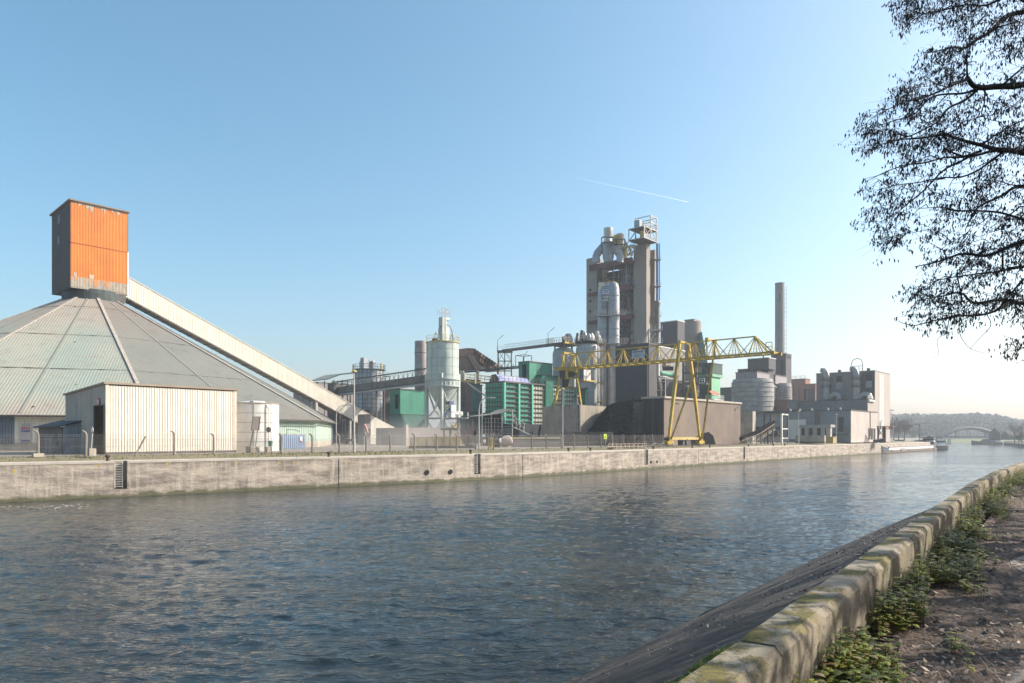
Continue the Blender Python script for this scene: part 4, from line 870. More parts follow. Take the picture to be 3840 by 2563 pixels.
m.bar(Pr(1778, 1322, Yb-.2), Pr(1872, 1386, Yb-.2), .25); m.obj('casing_rib', mt('rib_rust', (.09,.065,.05), (.07,.05,.04), .8), t)
m = MB()
for (x0, y0, x1, y1) in ((1780,1335,1804,1388),(1805,1392,1790,1360),(1800,1370,1835,1390),(1812,1350,1870,1392),(1790,1350,1812,1392),(1835,1392,1820,1365)): m.bar(Pr(x0, y0, Yb+1), Pr(x1, y1, Yb+1), .45)
m.bar(Pr(1735, 1392, Yb), Pr(1735, 1637, Yb), .8); m.bar(Pr(1790, 1392, Yb), Pr(1790, 1637, Yb), .8); m.bar(Pr(1870, 1392, Yb), Pr(1870, 1637, Yb), .8); m.obj('strut', m_paleframe, t)
m = MB(); a = P(1722, 1398, Yb-2); b = P(1945, 1380, Yb-2); m.bar(a, b, .5, .5); m.bar(P(1800, 1388, Yb-2), P(1945, 1374, Yb-2), .3); 
for i in range(12): p = lerp(a, b, i/11); m.bar(p, p+Z*1.3, .15)
m.obj('walkway_beam', m_dsteel, t)
# ---- dark brown building behind the walkway
r, C, u, v, H = block('brown_mill_house', 'dark brown ribbed mill house standing in shade behind the hopper silo', 'building', 1745, 214, 1800, 1726, 1425, m_rdark)
r, C, u, v, H = block('teal_annex', 'narrow teal green annex beside the brown mill house', 'annex', 1778, 200, 1808, 1768, 1445, mt('teal_annex_sheet', (.1,.2,.19), (.08,.16,.15), .7, rib=.5, streak=.4))
r, C, u, v, H = block('teal_annex', 'low teal green annex in dust behind the bare shrub', 'annex', 1735, 190, 1790, 1724, 1548, mt('teal_annex_sheet', (.1,.2,.19)))
# ---- yellow edged walkway
a = P(1722, 1428, 176); b = P(1885, 1443, 178); t = thing('access_walkway', 'yellow edged walkway with railing linking the hopper silo to the filter house', 'walkway', V((a.x, a.y, G)))
m = MB(); m.bar(a, b, 1.6, .35); m.obj('deck', m_yrail, t); m = MB(); m.rail([a+Z*.2-V((0, .8, 0)), b+Z*.2-V((0, .8, 0))], 1.5, 2.6, .05); m.rail([a+Z*.2+V((0, .8, 0)), b+Z*.2+V((0, .8, 0))], 1.5, 2.6, .05); m.obj('railing', m_yrail, t)
m = MB(); m.bar(P(1752, 1436, 176), P(1824, 1488, 176), .35); m.bar(P(1742, 1400, 176), P(1742, 1437, 176), .35); m.bar(P(1783, 1402, 176), P(1783, 1440, 176), .3); m.obj('brace', m_paleframe, t)
for i, px in enumerate((1727, 1736)): m = MB(); m.lathe(P(px, 1418, 179), [(.35, 0), (.35, 1.6), (.1, 1.8)], 12); m.obj('gas_bottle', m_steel, t, smooth=True)
# ---- green filter house (long, ribbed bays)
FY = 170.0
C = pg(1889, FY); u = ext(C, D, 2196); v = ext(C, Q, 1817); zt = zat(1435, FY); H = zt-G
t = thing('filter_house', 'long jade green filter house with grid panelled bays', 'filter house', C)
m = MB(); m.par(C+Q*.15+D*.15, D*(u-.3), Q*(v-.3), Z*H); m.obj('walls', m_jade, t)
m_girt = mt('girt_brown', (.13,.11,.085), (.08,.075,.06), .8, ns=2)
def du(px): return ext(C, D, px)
bays = [(1889,1940,'j'),(1946,1990,'j'),(1996,2038,'w'),(2069,2104,'w'),(2116,2154,'w2'),(2160,2193,'j')]
m_wj = mt('pale_panel', (.5,.5,.42), (.4,.42,.36), .7, ns=1.2, streak=.6, dirt=(.2,.14,.1))
m_w2 = mt('pale_mint_panel', (.46,.58,.46), (.38,.5,.4), .7, ns=1.2, streak=.4, dirt=(.2,.16,.1))
gi = MB(); vb = MB()
for (p0, p1, k) in bays:
    x0, x1 = du(p0), du(p1)
    if k != 'j': m = MB(); m.par(C+D*x0-Q*.02, D*(x1-x0), Q*.1, Z*(H-.3)); m.obj('pale_bay', m_wj if k == 'w' else m_w2, t)
    z = 1.0
    while z < H-.6: gi.par(C+D*(x0+.25)-Q*.35+Z*z, D*(x1-x0-.5), Q*.35, Z*.18); z += 1.13
    n = max(3, int((x1-x0)/.9))
    for i in range(1, n): vb.par(C+D*lerp(x0, x1, i/n)-Q*.1, D*.09, Q*.1, Z*(H-.3))
z = 1.0
while z < H-.6: gi.par(C+Q*.3-D*.3+Z*z, Q*(v-.6), D*.3, Z*.16); z += 1.13
for i in range(1, 7): vb.par(C+Q*v*i/7-D*.1, Q*.09, D*.1, Z*(H-.3))
gi.obj('girt', m_girt, t); vb.obj('mullion', m_girt, t)
for px in (1889, 1943, 1993, 2110, 2157, 2194): x = du(px); pj = MB(); pj.par(C+D*(x-.3)-Q*.45, D*.6, Q*.5, Z*(H+.1)); pj.obj('pilaster', mt('jade_frame', (.12,.5,.36), (.1,.42,.3), .55, streak=.2), t)
m = MB(); m.par(C-D*.3-Q*.5+Z*H, D*(u+.6), Q*(v+.8), Z*.35); m.obj('roof_edge', m_dsteel, t)
m = MB(); m.rail([C-Q*.3+Z*(H+.35), C+D*(u*.62)-Q*.3+Z*(H+.35)], 1.2, 1.4, .035); m.rail([C-Q*.3+Z*(H+.35), C+Q*v+Z*(H+.35)], 1.2, 1.4, .035); m.obj('roof_railing', m_dsteel, t)
# plain green stair panel in the middle
m = MB(); x0, x1 = du(2039), du(2068); m.corr(C+D*x0-Q*.6, D, x1-x0, H+1.2, H+1.2, -Q, .4, .08); m.par(C+D*x0-Q*.6, Q*.6, D*.1, Z*(H+1.2)); m.par(C+D*x1-Q*.6, Q*.6, -D*.1, Z*(H+1.2)); m.obj('stair_panel', m_green, t)
# upper green boxes
r, C2, u2, v2, H2 = block('green_upper_box', 'upper green ribbed housing on top of the filter house, in two steps', 'housing', 1985, 190, 2071, 1945, 1358, m_green, yb=1450)
m = MB(); m.par(C2-Q*.05+Z*(zat(1412, 190)-C2.z)*0+D*0, D*0.01, Q*.01, Z*.01)
on_l(C2, 1.0, 2.4, 2.2, H2-.5).obj('door_slot', m_dark, r)
C3 = C2+D*(ext(C2, D, 2012))-Q*1.5; C3.z = zat(1455, C3.y); u3 = ext(C3, D, 2093)
m = MB(); m.par(C3, D*u3, Q*5, Z*(zat(1408, C3.y)-C3.z)); m.obj('lower_step', m_green, r)
m = MB(); m.par(C3-Q*.2-D*.2+Z*(zat(1408, C3.y)-C3.z), D*(u3+.4), Q*2, Z*.2); m.obj('step_roof', m_dsteel, r)
m = MB(); q = P(1965, 1346, 196); 
for dx in (0, 3.2): 
    for dy in (0, 3): m.bar(q+D*dx+Q*dy-Z*2.0, q+D*dx+Q*dy+Z*.9, .14)
m.rail([q+Z*.9, q+D*3.2+Z*.9, q+D*3.2+Q*3+Z*.9, q+Q*3+Z*.9], .2, 1, .06, False, True); m.bar(q+Z*.9, q+D*1.6+Z*2.2, .1); m.obj('hoist_frame', m_dsteel, r)
# tarpaulin covered duct
a = pg(1872, 176, zat(1437, 176)); L = ext(a, D, 1990); tt = thing('tarp_covered_duct', 'long blue and pale tarpaulin covered ridge on the filter house roof', 'tarpaulin', a)
m = MB(); prf = [(0, 0), (.15, 1.3), (1.2, 2.25), (2.6, 2.1), (3.4, 0)]; ra = [a+Q*x+Z*z for x, z in prf]; n = 14; vs = []; fs = []
for i in range(n+1):
    for k, p in enumerate(ra): vs.append(p+D*(L*i/n)+Z*(.12*mn.noise((i*1.3, k*2, 0))*(k > 0)-i/n*.5)+Q*.1*mn.noise((i*1.1, k, 5)))
for i in range(n):
    for k in range(4): fs.append((i*5+k, (i+1)*5+k, (i+1)*5+k+1, i*5+k+1))
m.add(vs, fs); m.obj('tarpaulin', mt('blue_tarp', (.16,.21,.5), (.42,.42,.5), .6, ns=.16), tt, smooth=True)
m = MB(); c_ = a-D*.05; m.add([c_+Q*x+Z*z for x, z in prf], [(0,1,2,3,4)]); m.tube(c_+Q*1.7+Z*.95-D*.3, c_+Q*1.7+Z*.95, .7, n=12); m.obj('duct_end', m_rdark, tt)
# ---- stair tower and link bridge
c = pg(1892, 232); t = thing('stair_tower', 'slender open steel stair tower below the left end of the high walkway', 'stair tower', c)
m = MB(); X0, X1 = 1868, 1918
for px in (X0, X1):
    for dy in (0, 4): m.bar(pg(px, 232+dy), V((pg(px, 232+dy).x, 232+dy, zat(1316, 232))), .3)
m.bar(pg(1893, 232), P(1893, 1316, 232), .22)
for y0 in (1316, 1355, 1392): m.bar(P(X0, y0, 232), P(X1, y0, 232), .28); 
for y0, y1 in ((1316, 1355), (1355, 1392)): m.bar(P(X0, y0, 232), P(1893, y1, 232), .14); m.bar(P(1893, y0, 232), P(X0, y1, 232), .14)
m.obj('frame', m_dsteel, t); m = MB()
for (x0, y0, x1, y1) in ((1893,1320,1914,1352),(1914,1358,1893,1390)): m.bar(P(x0, y0, 233), P(x1, y1, 233), .3, .12); m.bar(P(x0, y0-8, 233), P(x1, y1-8, 233), .1)
for i in range(8): m.bar(P(1895+i*2.5, 1322+i*4, 232.6), P(1895+i*2.5, 1322+i*4, 234), .2, .08)
m.obj('stair', m_dsteel, t)
m = MB(); m.par(P(1864, 1318, 231), V((5, 0, 0)), V((0, 5, 0)), Z*.3); m.obj('deck', m_dsteel, t); m = MB(); m.rail([P(1864, 1314, 231), P(1884, 1314, 231), P(1884, 1314, 236)], 1.3, 1.2, .04); m.obj('railing', m_paleframe, t)
a = P(1890, 1316, 232); b = P(2078, 1293, 204); t = thing('link_bridge', 'thin footbridge with a light mesh railing running to the twin tanks', 'footbridge', V((a.x, a.y, G+20)))
dvb = b-a; m = MB(); m.bar(a, b, 1.5, .7); m.obj('deck_beam', mt('bridge_beam', (.2,.16,.14), (.15,.12,.11), .8), t); m = MB()
for s_ in (-.75, .75): o = V((0, s_, .35)); m.rail([a+o, b+o], 1.5, .95, .022)
m.obj('railing', m_steel, t)
def gantry_light(p, nm):
    t = thing('floodlight', nm, 'floodlight', p, 'floodlights on the high walkway'); m = MB(); m.bar(p, p+Z*3.2, .1); m.bar(p+Z*3.2, p+Z*4.4+V((1.3, 0, 0)), .09); m.obj('pole', m_dsteel, t); m = MB(); m.bar(p+Z*4.0+V((.9, 0, 0)), p+Z*4.9+V((1.9, 0, 0)), .35, .12); m.obj('lamp_head', m_dsteel, t)
gantry_light(P(1866, 1314, 231), 'thin floodlight on the stair tower end of the high walkway')
gantry_light(P(2055, 1292, 207), 'thin floodlight at the tank end of the high walkway')
# ---- twin tanks
def tank(px, Y, pr_, yt, label, mat):
    c = pg(px, Y); r_ = pr_/F*Y; H = zat(yt, Y)-G; t = thing('process_tank', label, 'tank', c, 'twin process tanks'); m = MB()
    m.lathe(c, [(r_, 0), (r_, H-2.0), (r_*.97, H-1.2), (r_*.85, H-.5), (r_*.5, H), (.1, H+.1)], 40); m.obj('shell', mat, t, smooth=True)
    m = MB(); [m.lathe(c+Z*z, [(r_+.01, 0), (r_+.04, .05), (r_+.01, .1)], 40, caps=False) for z in (H*.3, H*.5, H*.7, H-2)]; m.obj('seam_ring', m_steel, t)
    return t, c, r_, H
m_tank = mt('tank_white', (.50,.50,.48), (.40,.40,.39), .5, ns=.3, streak=.5, dirt=(.25,.22,.18))
t, c, r_, H = tank(2113, 204, 41, 1306, 'left process tank of the pair with a yellow edged roof deck', m_tank)
zd = zat(1293, 204)
m = MB(); m.box(V((c.x, c.y, zd-.3)), 7.6, 6.6, .45); m.obj('roof_deck', m_dsteel, t); m = MB(); m.par(V((c.x, c.y, zd-.3))-D*3.8-Q*3.4, D*7.6, Q*.1, Z*.6); m.obj('yellow_edge', m_yellow, t)
m = MB(); k0 = V((c.x, c.y, zd+.15)); m.rail([k0-D*3.7-Q*3.2, k0+D*3.7-Q*3.2, k0+D*3.7+Q*3.2, k0-D*3.7+Q*3.2], 1.4, .9, .04, True, True); m.obj('railing', m_paleframe, t)
m = MB()
for i in range(6): a_ = R(i*60-150); q = c+V((math.cos(a_)*r_*.9, math.sin(a_)*r_*.9, H-1.9)); m.bar(q, V((q.x, q.y, zd)), .25)
m.obj('deck_post', m_steel, t)
m = MB(); m.tube(k0-D*2.6-Q*2.4+Z*1.0, k0-D*2.6-Q*2.4+Z*1.0+Q*.4, .75, n=18); m.box(k0-D*2.6-Q*2.3, .9, .9, .8); m.obj('fan', m_dsteel, t)
m = MB(); m.box(k0+D*.4-Q*1.4, 1.7, 1.6, 2.1); m.lathe(k0+D*.4-Q*1.4+Z*2.1, [(.9, 0), (.9, .5), (.4, .8)], 14); m.lathe(k0+D*2.2-Q*.4, [(.8, 0), (.8, 1.9), (.4, 2.5)], 14); m.obj('filter_unit', m_steel, t)
m = MB(); m.sweep([k0-D*1.8-Q*2, k0-D*1.7-Q*2+Z*1.2, k0-D*1.1-Q*2+Z*1.5, k0-D*.8-Q*2+Z*.2], .12, 8); m.sweep([k0-D*1.2-Q*1.6, k0-D*1.1-Q*1.6+Z*1.8, k0-D*.5-Q*1.6+Z*2.1, k0+D*.1-Q*1.6+Z*1.4], .13, 8); m.obj('hose_bend', m_dsteel, t)
t2, c, r2, H = tank(2205, 198, 45.5, 1288, 'right process tank of the pair, tallest and palest with a caged ladder', mt('tank_white', (.50,.50,.48)))
zd = zat(1284, 198); k0 = V((c.x, c.y, zd+.1)); m = MB(); m.lathe(V((c.x, c.y, zd-.2)), [(r2*1.05, 0), (r2*1.05, .25)], 24); m.obj('roof_deck', m_dsteel, t2); m = MB(); m.ring_rail(k0, r2*1.03, 1.4, 22, .035); m.obj('railing', m_paleframe, t2)
m = MB()
for i in range(6): a_ = R(i*60-130); q = c+V((math.cos(a_)*r2*.85, math.sin(a_)*r2*.85, H-2.4)); m.bar(q, V((q.x, q.y, zd)), .22)
m.obj('deck_post', m_steel, t2)
m = MB()
for (o, q_, rr, hh_) in ((-1.3, -1.2, .75, 1.5), (.2, -1.0, .62, 1.9), (1.6, -.4, .6, 1.6), (-.4, .8, .6, 2.2)): m.lathe(k0+D*o+Q*q_, [(rr, 0), (rr*1.1, .3), (rr, hh_), (rr*.4, hh_+.5)], 14)
m.obj('filter_unit', m_steel, t2, smooth=True)
m = MB()
for px, py, tw in ((2185, 1262, .55), (2168, 1272, .4)): 
    a_ = P(px, 1287, 197); b_ = P(px-2, py+6, 197); m.sweep([a_, P(px-6, py+18, 197), P(px-4, py-4, 197), P(px-2, py-22, 197)], [tw, tw, tw*.9, tw*.8], 8)
m.obj('exhaust_duct', m_dsteel, t2, smooth=True)
m = MB(); m.sweep([P(2246, 1290, 196.5), P(2244, 1266, 196.5), P(2238, 1244, 196.5)], .42, 8); m.sweep([P(2253, 1290, 196.5), P(2251, 1272, 196.5), P(2246, 1258, 196.5)], .3, 8); m.obj('pale_duct', m_cream, t2, smooth=True)
# ladder tower right of the tanks
t = thing('ladder_tower', 'tall pale caged ladder and pipe riser with platforms beside the right tank', 'ladder tower', pg(2250, 195)); m = MB()
for px in (2241, 2246, 2252, 2257): m.bar(pg(px, 195), P(px, 1245 if px < 2250 else 1275, 195), .16 if px != 2252 else .3)
m.obj('riser', m_paleframe, t); m = MB(); m.ladder(pg(2262, 194.5), P(2262, 1285, 194.5), V((1, 0, 0)), .8, .06, .8); m.obj('ladder', mt('pinkish_primer', (.45,.33,.28), (.36,.27,.23), .7), t)
for y in (1290, 1363, 1436, 1510):
    m = MB(); q = P(2243, y, 193.5); m.par(q, V((1.9, 0, 0)), V((0, 2, 0)), Z*.25); m.obj('landing', m_yrail, t); m = MB(); m.rail([q+Z*.25, q+Z*.25+V((1.9, 0, 0)), q+Z*.25+V((1.9, 2, 0))], 1.25, .6, .045); m.obj('landing_railing', m_paleframe, t)
# ---- dark steelwork between tank and dark block
t = thing('steel_frame_bay', 'dark multi storey steel frame with sky gaps between tank and dark block', 'steel frame', pg(2285, 210)); m = MB()
for px in (2262, 2290, 2318): m.bar(pg(px, 212), P(px, 1290, 212), .9)
for y in (1300, 1345, 1392, 1440, 1478): m.bar(P(2258, y, 212), P(2330, y, 212), .8)
for (x0, y0, x1, y1) in ((2262,1392,2318,1478),(2318,1300,2262,1392),(2262,1478,2290,1520),(2290,1478,2318,1520),(2290,1520,2262,1560),(2290,1440,2318,1478)): m.bar(P(x0, y0, 211), P(x1, y1, 211), .7)
m.obj('frame', m_dsteel, t); m = MB(); m.par(P(2258, 1480, 222), V((6.5, 0, 0)), V((0, 2, 0)), Z*16.5); m.obj('back_panel', m_dgrey, t)
m = MB()
for y in (1300, 1345, 1392, 1440): m.rail([P(2262, y, 211.4), P(2318, y, 211.4)], 1.2, 1.2, .05)
m.obj('railing', m_steel, t)
# ================================================================ KILN TOWER
KY = 215.0; KC = pg(2424, KY); zk = zat(912, KY)
kt = thing('kiln_tower', 'tallest concrete preheater tower with open bays, silver ducts and steel platforms', 'tower', KC)
v0 = ext(KC, Q, 2376); v1 = ext(KC, Q, 2238); v2_ = ext(KC, Q, 2199)
m = MB(); m.par(KC, D*2.2, Q*v0, Z*(zk-G)); m.obj('right_pillar', m_tower, kt)
m = MB(); m.par(KC+D*2.2+Q*2.2, D*2.7, Q*(v0-2.3), Z*(zk-G-.5)); m.par(KC+D*4.9+Q*.05, D*1.6, Q*v0, Z*(zk-G-1)); m.obj('rear_pillar', m_tower, kt)
zl_ = zk-1.2
m = MB(); m.par(KC+Q*v1, D*3.0, Q*(v2_-v1), Z*(zl_-G)); m.obj('left_pillar', m_tower, kt)
m = MB(); m.par(KC+Q*v1+D*5.6, D*1.4, Q*(v2_-v1), Z*(zl_-G-1)); m.obj('back_pillar', m_tower, kt)
m = MB()
for y in (1054, 1098, 1140, 1184, 1228): z = zat(y, KY)*1.0; q = KC+Q*lerp(v1, v2_, .62)-D*.04; m.tube(V((q.x, q.y, z)), V((q.x, q.y, z))+D*.1, .42, n=14)
m.obj('round_opening', m_dark, kt)
def kp(vf, z, df=0.): q = KC+Q*vf+D*df; return V((q.x, q.y, z))
def kz(py, vf): return CAM+(HZ-py)/F*(KC.y+Q.y*vf)
# floors with red edge beams
for y, full in ((978, 1), (1078, 0), (1188, 0), (1290, 0)):
    fl = MB(); rb = MB(); z = kz(y, v0); va = v0-.3; vb_ = v1+2.4 if full else v1
    fl.par(kp(v0, z, 1.2), Q*(v1-v0), D*5.6, Z*.5)
    if full: rb.par(kp(va, z-.9, -1.2), Q*(v1+2.2-va), D*.4, Z*1.75); fl.par(kp(va, z-.4, -.8), Q*(v1+2.2-va), D*3, Z*.4)
    else: rb.par(kp(va, z-.7, -1.0), Q*4.6, D*.4, Z*1.4); rb.par(kp(v1-.6, z-.9, -1.0), Q*3.2, D*.4, Z*1.1); fl.par(kp(va, z-.3, -.7), Q*(v1-va), D*3, Z*.3)
    fl.obj('floor_slab', m_dconc, kt); rb.obj('red_beam', m_red, kt)
m = MB(); m.par(kp(v0+.6, G, 6.2), Q*(v1-v0-.6), D*.3, Z*(kz(1150, v0)-G)); m.par(kp(v0+1.5, kz(1148, v0), 6.2), Q*(v1-v0-1.5), D*.3, Z*(kz(1118, v0)-kz(1148, v0))); m.par(kp(v0, kz(1116, v0), 6.2), Q*(v1-v0), D*.3, Z*(kz(984, v0)-kz(1116, v0))); m.obj('back_wall', mt('tower_inner_shade', (.045,.042,.042), (.03,.03,.03), .9), kt)  # near-black sheet closes the back against the sun and paints the interior shade
m_cyc = mt('cyclone_steel', (.12,.1,.088), (.07,.062,.056), .6, .3, ns=.5, streak=.5)
m = MB(); vc = v0+3.6
z = kz(998, vc); m.lathe(kp(vc, 0, 3.0), [(2.7, z-6.5), (2.9, z-6.3), (2.9, z-5.9), (2.5, z-5.8), (2.5, z), (2.2, z+.3)], 24); m.lathe(kp(vc, 0, 3.0), [(2.3, z-6.5), (.7, z-11)], 20)
z = kz(1100, vc); m.lathe(kp(vc, 0, 3.0), [(.8, z-4), (1.9, z-1.2), (2.2, z), ], 20); m.lathe(kp(vc-.5, 0, 3.0), [(1.2, z-12), (1.5, z-6), (1.0, z-4.5)], 18)
z = kz(1205, vc); m.lathe(kp(vc, 0, 3.0), [(2.3, z-9), (2.5, z-8.5), (2.2, z-8.3), (2.2, z-1), (1.2, z)], 22)
m.obj('cyclone', m_cyc, kt, smooth=True)
m = MB()
for (vv, y0, y1) in ((vc-1.2, 1060, 1075), (vc+3, 1080, 1100), (vc+1, 1160, 1185), (vc-2, 1120, 1185), (vc+2.8, 1255, 1290)): m.bar(kp(vv, kz(y0, vv), .2), kp(vv-.6, kz(y1, vv), .2), .5)
for y in (1022, 1040, 1125, 1150, 1230, 1260): m.bar(kp(v0+.2, kz(y, v0), 1.4), kp(v1-.1, kz(y, v0), 1.4), .18)
for vv in (v0+.6, v0+2.6, v0+5.2, v0+8.4): m.bar(kp(vv, kz(1290, vv), 1.3), kp(vv, kz(985, vv), 1.3), .22)
m.obj('inner_steelwork', m_rust, kt)
m = MB()
for y in (1078, 1188, 1290): z = kz(y, v0)+.5; m.rail([kp(v0-.2, z, -.9), kp(v1, z, -.9)], 1.2, 1.3, .04)
m.obj('floor_railing', m_steel, kt)
random.seed(55)
for nm_, mat_, cnt, r_ in (('inner_pipe', m_rust, 16, .16), ('pale_pipe', m_paleframe, 12, .1), ('silver_pipe', m_silver, 6, .35)):
    m = MB()
    for i in range(cnt):
        va = random.uniform(v0+.3, v0+8.5); z0_ = random.uniform(kz(1290, v0), kz(1010, v0)); dd = random.uniform(-.2, 2.5); ln_ = random.uniform(3, 9); q0 = kp(va, z0_, dd); q1 = kp(va, z0_+ln_, dd); q2_ = kp(min(v1-.5, va+random.uniform(-2, 3)), z0_+ln_+random.uniform(.5, 2), dd); m.path([q0, q1, q2_], r_, 6)
    m.obj(nm_, mat_, kt)
for y in (1000, 1022, 1052, 1105, 1130, 1160, 1215, 1245): m = MB(); z = kz(y, v0); m.bar(kp(v0+.2, z, .6), kp(v0+5.5, z, .6), .9, .14); m.rail([kp(v0+.2, z+.1, .2), kp(v0+5.5, z+.1, .2)], 1.1, .9, .035); m.obj('inner_platform', m_dsteel, kt)
# the two big silver down-ducts joined by an arch, in front of the left bay
DY = 205.0
def dp(px, py, dy=0): return P(px, py, DY+dy)
rA = 20.5/F*DY; rB = 21.5/F*DY; cA = 2261.5; cB = 2301.5
m = MB()
m.lathe(pg(cA, DY+1.2, 0), [(rA, G), (rA, zat(1190, DY)), (rA*1.12, zat(1188, DY)), (rA*1.12, zat(1183, DY)), (rA, zat(1181, DY)), (rA, zat(1110, DY)), (rA*.96, zat(1092, DY)), (rA*.8, zat(1076, DY)), (rA*.5, zat(1066, DY)), (.2, zat(1062, DY))], 28)
m.lathe(pg(cB, DY, 0), [(rB, G), (rB, zat(1180, DY)), (rB, zat(1100, DY)), (rB*.97, zat(1088, DY)), (rB*.85, zat(1072, DY)), (rB*.55, zat(1061, DY)), (.2, zat(1057, DY))], 28)
m.lathe(pg((cA+cB)/2-1, DY+.6, 0), [(rA*.9, zat(1118, DY)), (rA*.9, zat(1078, DY)), (rA*.6, zat(1064, DY)), (.2, zat(1059, DY))], 28)
m.obj('silver_duct', m_silver, kt, smooth=True)
m = MB()
for px, r0 in ((cA, rA), (cB, rB)):
    for y in (1112, 1178, 1236, 1262, 1300): m.lathe(pg(px, DY+(1.2 if px == cA else 0), zat(y, DY)), [(r0+.02, 0), (r0+.16, .05), (r0+.16, .25), (r0+.02, .3)], 28, caps=False)
m.obj('duct_flange', m_steel, kt)
m = MB(); m.sweep([dp(2243, 1083, -.9), dp(2250, 1070, -1.2), dp(2262, 1060, -1.4), dp(2280, 1056, -1.6), dp(2300, 1056, -1.8), dp(2313, 1066, -1.6), dp(2323, 1082, -1)], .1, 6); m.obj('arch_rail', m_yrail, kt)
m = MB(); m.par(dp(2246, 1078, .2)-Z*1.2, V((1.6, 0, 0)), V((0, 1, 0)), Z*2.6); m.obj('lit_hood', m_cream, kt)
for y, x1 in ((1181, 2345), (1288, 2350)):
    a = dp(2226, y+6, -1.4); m = MB(); b = dp(x1, y, -1.4); m.bar(a, b, 1.5, .28); m.obj('service_walkway', m_steel, kt); m = MB(); m.rail([a+Z*.15-V((0, .8, 0)), b+Z*.15-V((0, .8, 0))], 1.2, .8, .04); m.obj('walkway_railing', m_paleframe, kt)
# signs on the scaffold between the ducts
sf = MB()
for px in (2258, 2264, 2270, 2276, 2282): sf.bar(dp(px, 1160, -2.3), dp(px, 1072, -2.3), .07)
for y in range(1076, 1160, 7): sf.bar(dp(2258, y, -2.3), dp(2282, y, -2.3), .06)
sf.obj('scaffold', m_dsteel, kt)
def sign(px0, px1, y0, y1, tx, mat_, nm, sz, bold=True):
    Y = DY-2.6; a = P(px0, y1, Y); w_ = (px1-px0)/F*Y; h_ = (y1-y0)/F*Y; t = thing('banner_sign', nm, 'sign', a); m = MB(); m.par(a, V((w_, 0, w_*.02)), V((0, .06, 0)), Z*h_); m.obj('panel', m_signw, t)
    text_part('lettering', tx, mat_, t, a+V((w_/2, -.06, h_/2)), (1, 0, .02), (0, 0, 1), sz, .02, bold)
sign(2258, 2284, 1087, 1104, 'CEC', m_signblue, 'white banner with blue letters CEC on the silver ducts', 1.25)
sign(2259, 2283, 1113, 1129, 'IKN', m_signblack, 'white banner with black letters IKN on the silver ducts', 1.15)
# top: inverted-Y duct
TY = 214.0
def tpp(px, py, dy=0): return P(px, py, TY+dy)
m = MB(); rt_ = 22/F*TY
m.lathe(pg(2281, TY, 0), [(rt_*.75, zat(984, TY)), (rt_*.95, zat(964, TY)), (rt_*1.0, zat(945, TY)), (rt_*1.0, zat(914, TY)), (rt_*.9, zat(908, TY))], 26)
for sg, px0, dy in ((-1, 2262, 1), (1, 2300, -1)):
    m.sweep([tpp(px0+sg*-2, 922, dy), tpp(px0+sg*9, 936, dy), tpp(px0+sg*21, 950, dy), tpp(px0+sg*27, 964, dy), tpp(px0+sg*24, 985, dy)], [1.1, 1.2, 1.2, 1.15, 1.1], 16)
m.obj('branching_duct', m_silver, kt, smooth=True)
m = MB()
for i in range(9): m.bar(tpp(2268+i*5, 913, -2.2), tpp(2268+i*5, 942, -2.2), .07)
for i in range(6): m.bar(tpp(2266, 914+i*6, -2.2), tpp(2310, 914+i*6, -2.2), .06)
m.obj('access_grid', m_steel, kt)
def cap_duct(px, y0, y1, pr_, dy=0):
    r0 = pr_/F*TY; z0, z1 = zat(y1, TY), zat(y0, TY); m = MB(); m.lathe(pg(px, TY+dy, 0), [(r0*.9, z0), (r0*.95, z0+.5), (r0*.85, z0+.7), (r0*.8, lerp(z0, z1, .3)), (r0*1.15, lerp(z0, z1, .55)), (r0*1.15, z1), (r0*1.0, z1)], 22); m.obj('vent_stack', mt('vent_silver', (.66,.64,.6), (.5,.48,.45), .4, .5, ns=.8, streak=.3), kt, smooth=True)
cap_duct(2281, 857, 912, 15); cap_duct(2326, 868, 916, 13.5, 3); cap_duct(2306, 874, 910, 8, 6)
m = MB(); z = zat(912, TY); 
for (x0, x1, y, dy) in ((2256, 2300, 911, -3.2), (2300, 2350, 918, -2.4), (2256, 2300, 890, -3.2), (2300, 2344, 898, -2.4)): m.bar(tpp(x0, y, dy), tpp(x1, y, dy), .3)
for x, y0, y1 in ((2256, 893, 930), (2300, 890, 915), (2312, 894, 920), (2343, 897, 925)): m.bar(tpp(x, y0, -3), tpp(x, y1, -3), .25)
m.obj('top_frame', m_dsteel, kt)
m = MB(); m.rail([tpp(2302, 920, -2.8), tpp(2345, 928, -2.8)], 1.8, .7, .07); m.rail([tpp(2256, 910, -3.3), tpp(2300, 908, -3.3)], 1.2, .8, .05); m.par(tpp(2303, 912, -2.4), V((1.8, 0, 0)), V((0, 1, 0)), Z*2.4)
m.path([tpp(2344, 905, -2), tpp(2352, 925, -2), tpp(2346, 948, -2), tpp(2350, 968, -2)], .3, 6); m.par(tpp(2331, 960, 0), V((1.6, 0, 0)), V((0, 1.5, 0)), Z*3); m.obj('yellow_stair', m_yellow, kt)
m = MB(); m.bar(tpp(2325, 934, 0), tpp(2378, 922, 0), 1.0, .7); m.bar(tpp(2326, 974, 0), tpp(2378, 944, 0), .6); random.seed(9)
for i in range(34): x = random.uniform(2335, 2376); y = random.uniform(928, 972); m.bar(tpp(x, y, random.uniform(-1, 3)), tpp(x+random.uniform(-6, 6), y+random.uniform(-8, 8), random.uniform(-1, 3)), random.uniform(.12, .3))
m.bar(tpp(2349, 920, 2), tpp(2408, 833, 2), .28); m.bar(tpp(2360, 905, 2), tpp(2395, 925, 2), .12); m.bar(tpp(2372, 905, 2), tpp(2360, 925, 2), .12); m.bar(tpp(2382, 872, 2), tpp(2388, 912, 2), .2); m.bar(tpp(2408, 833, 2), tpp(2414, 842, 2), .15)
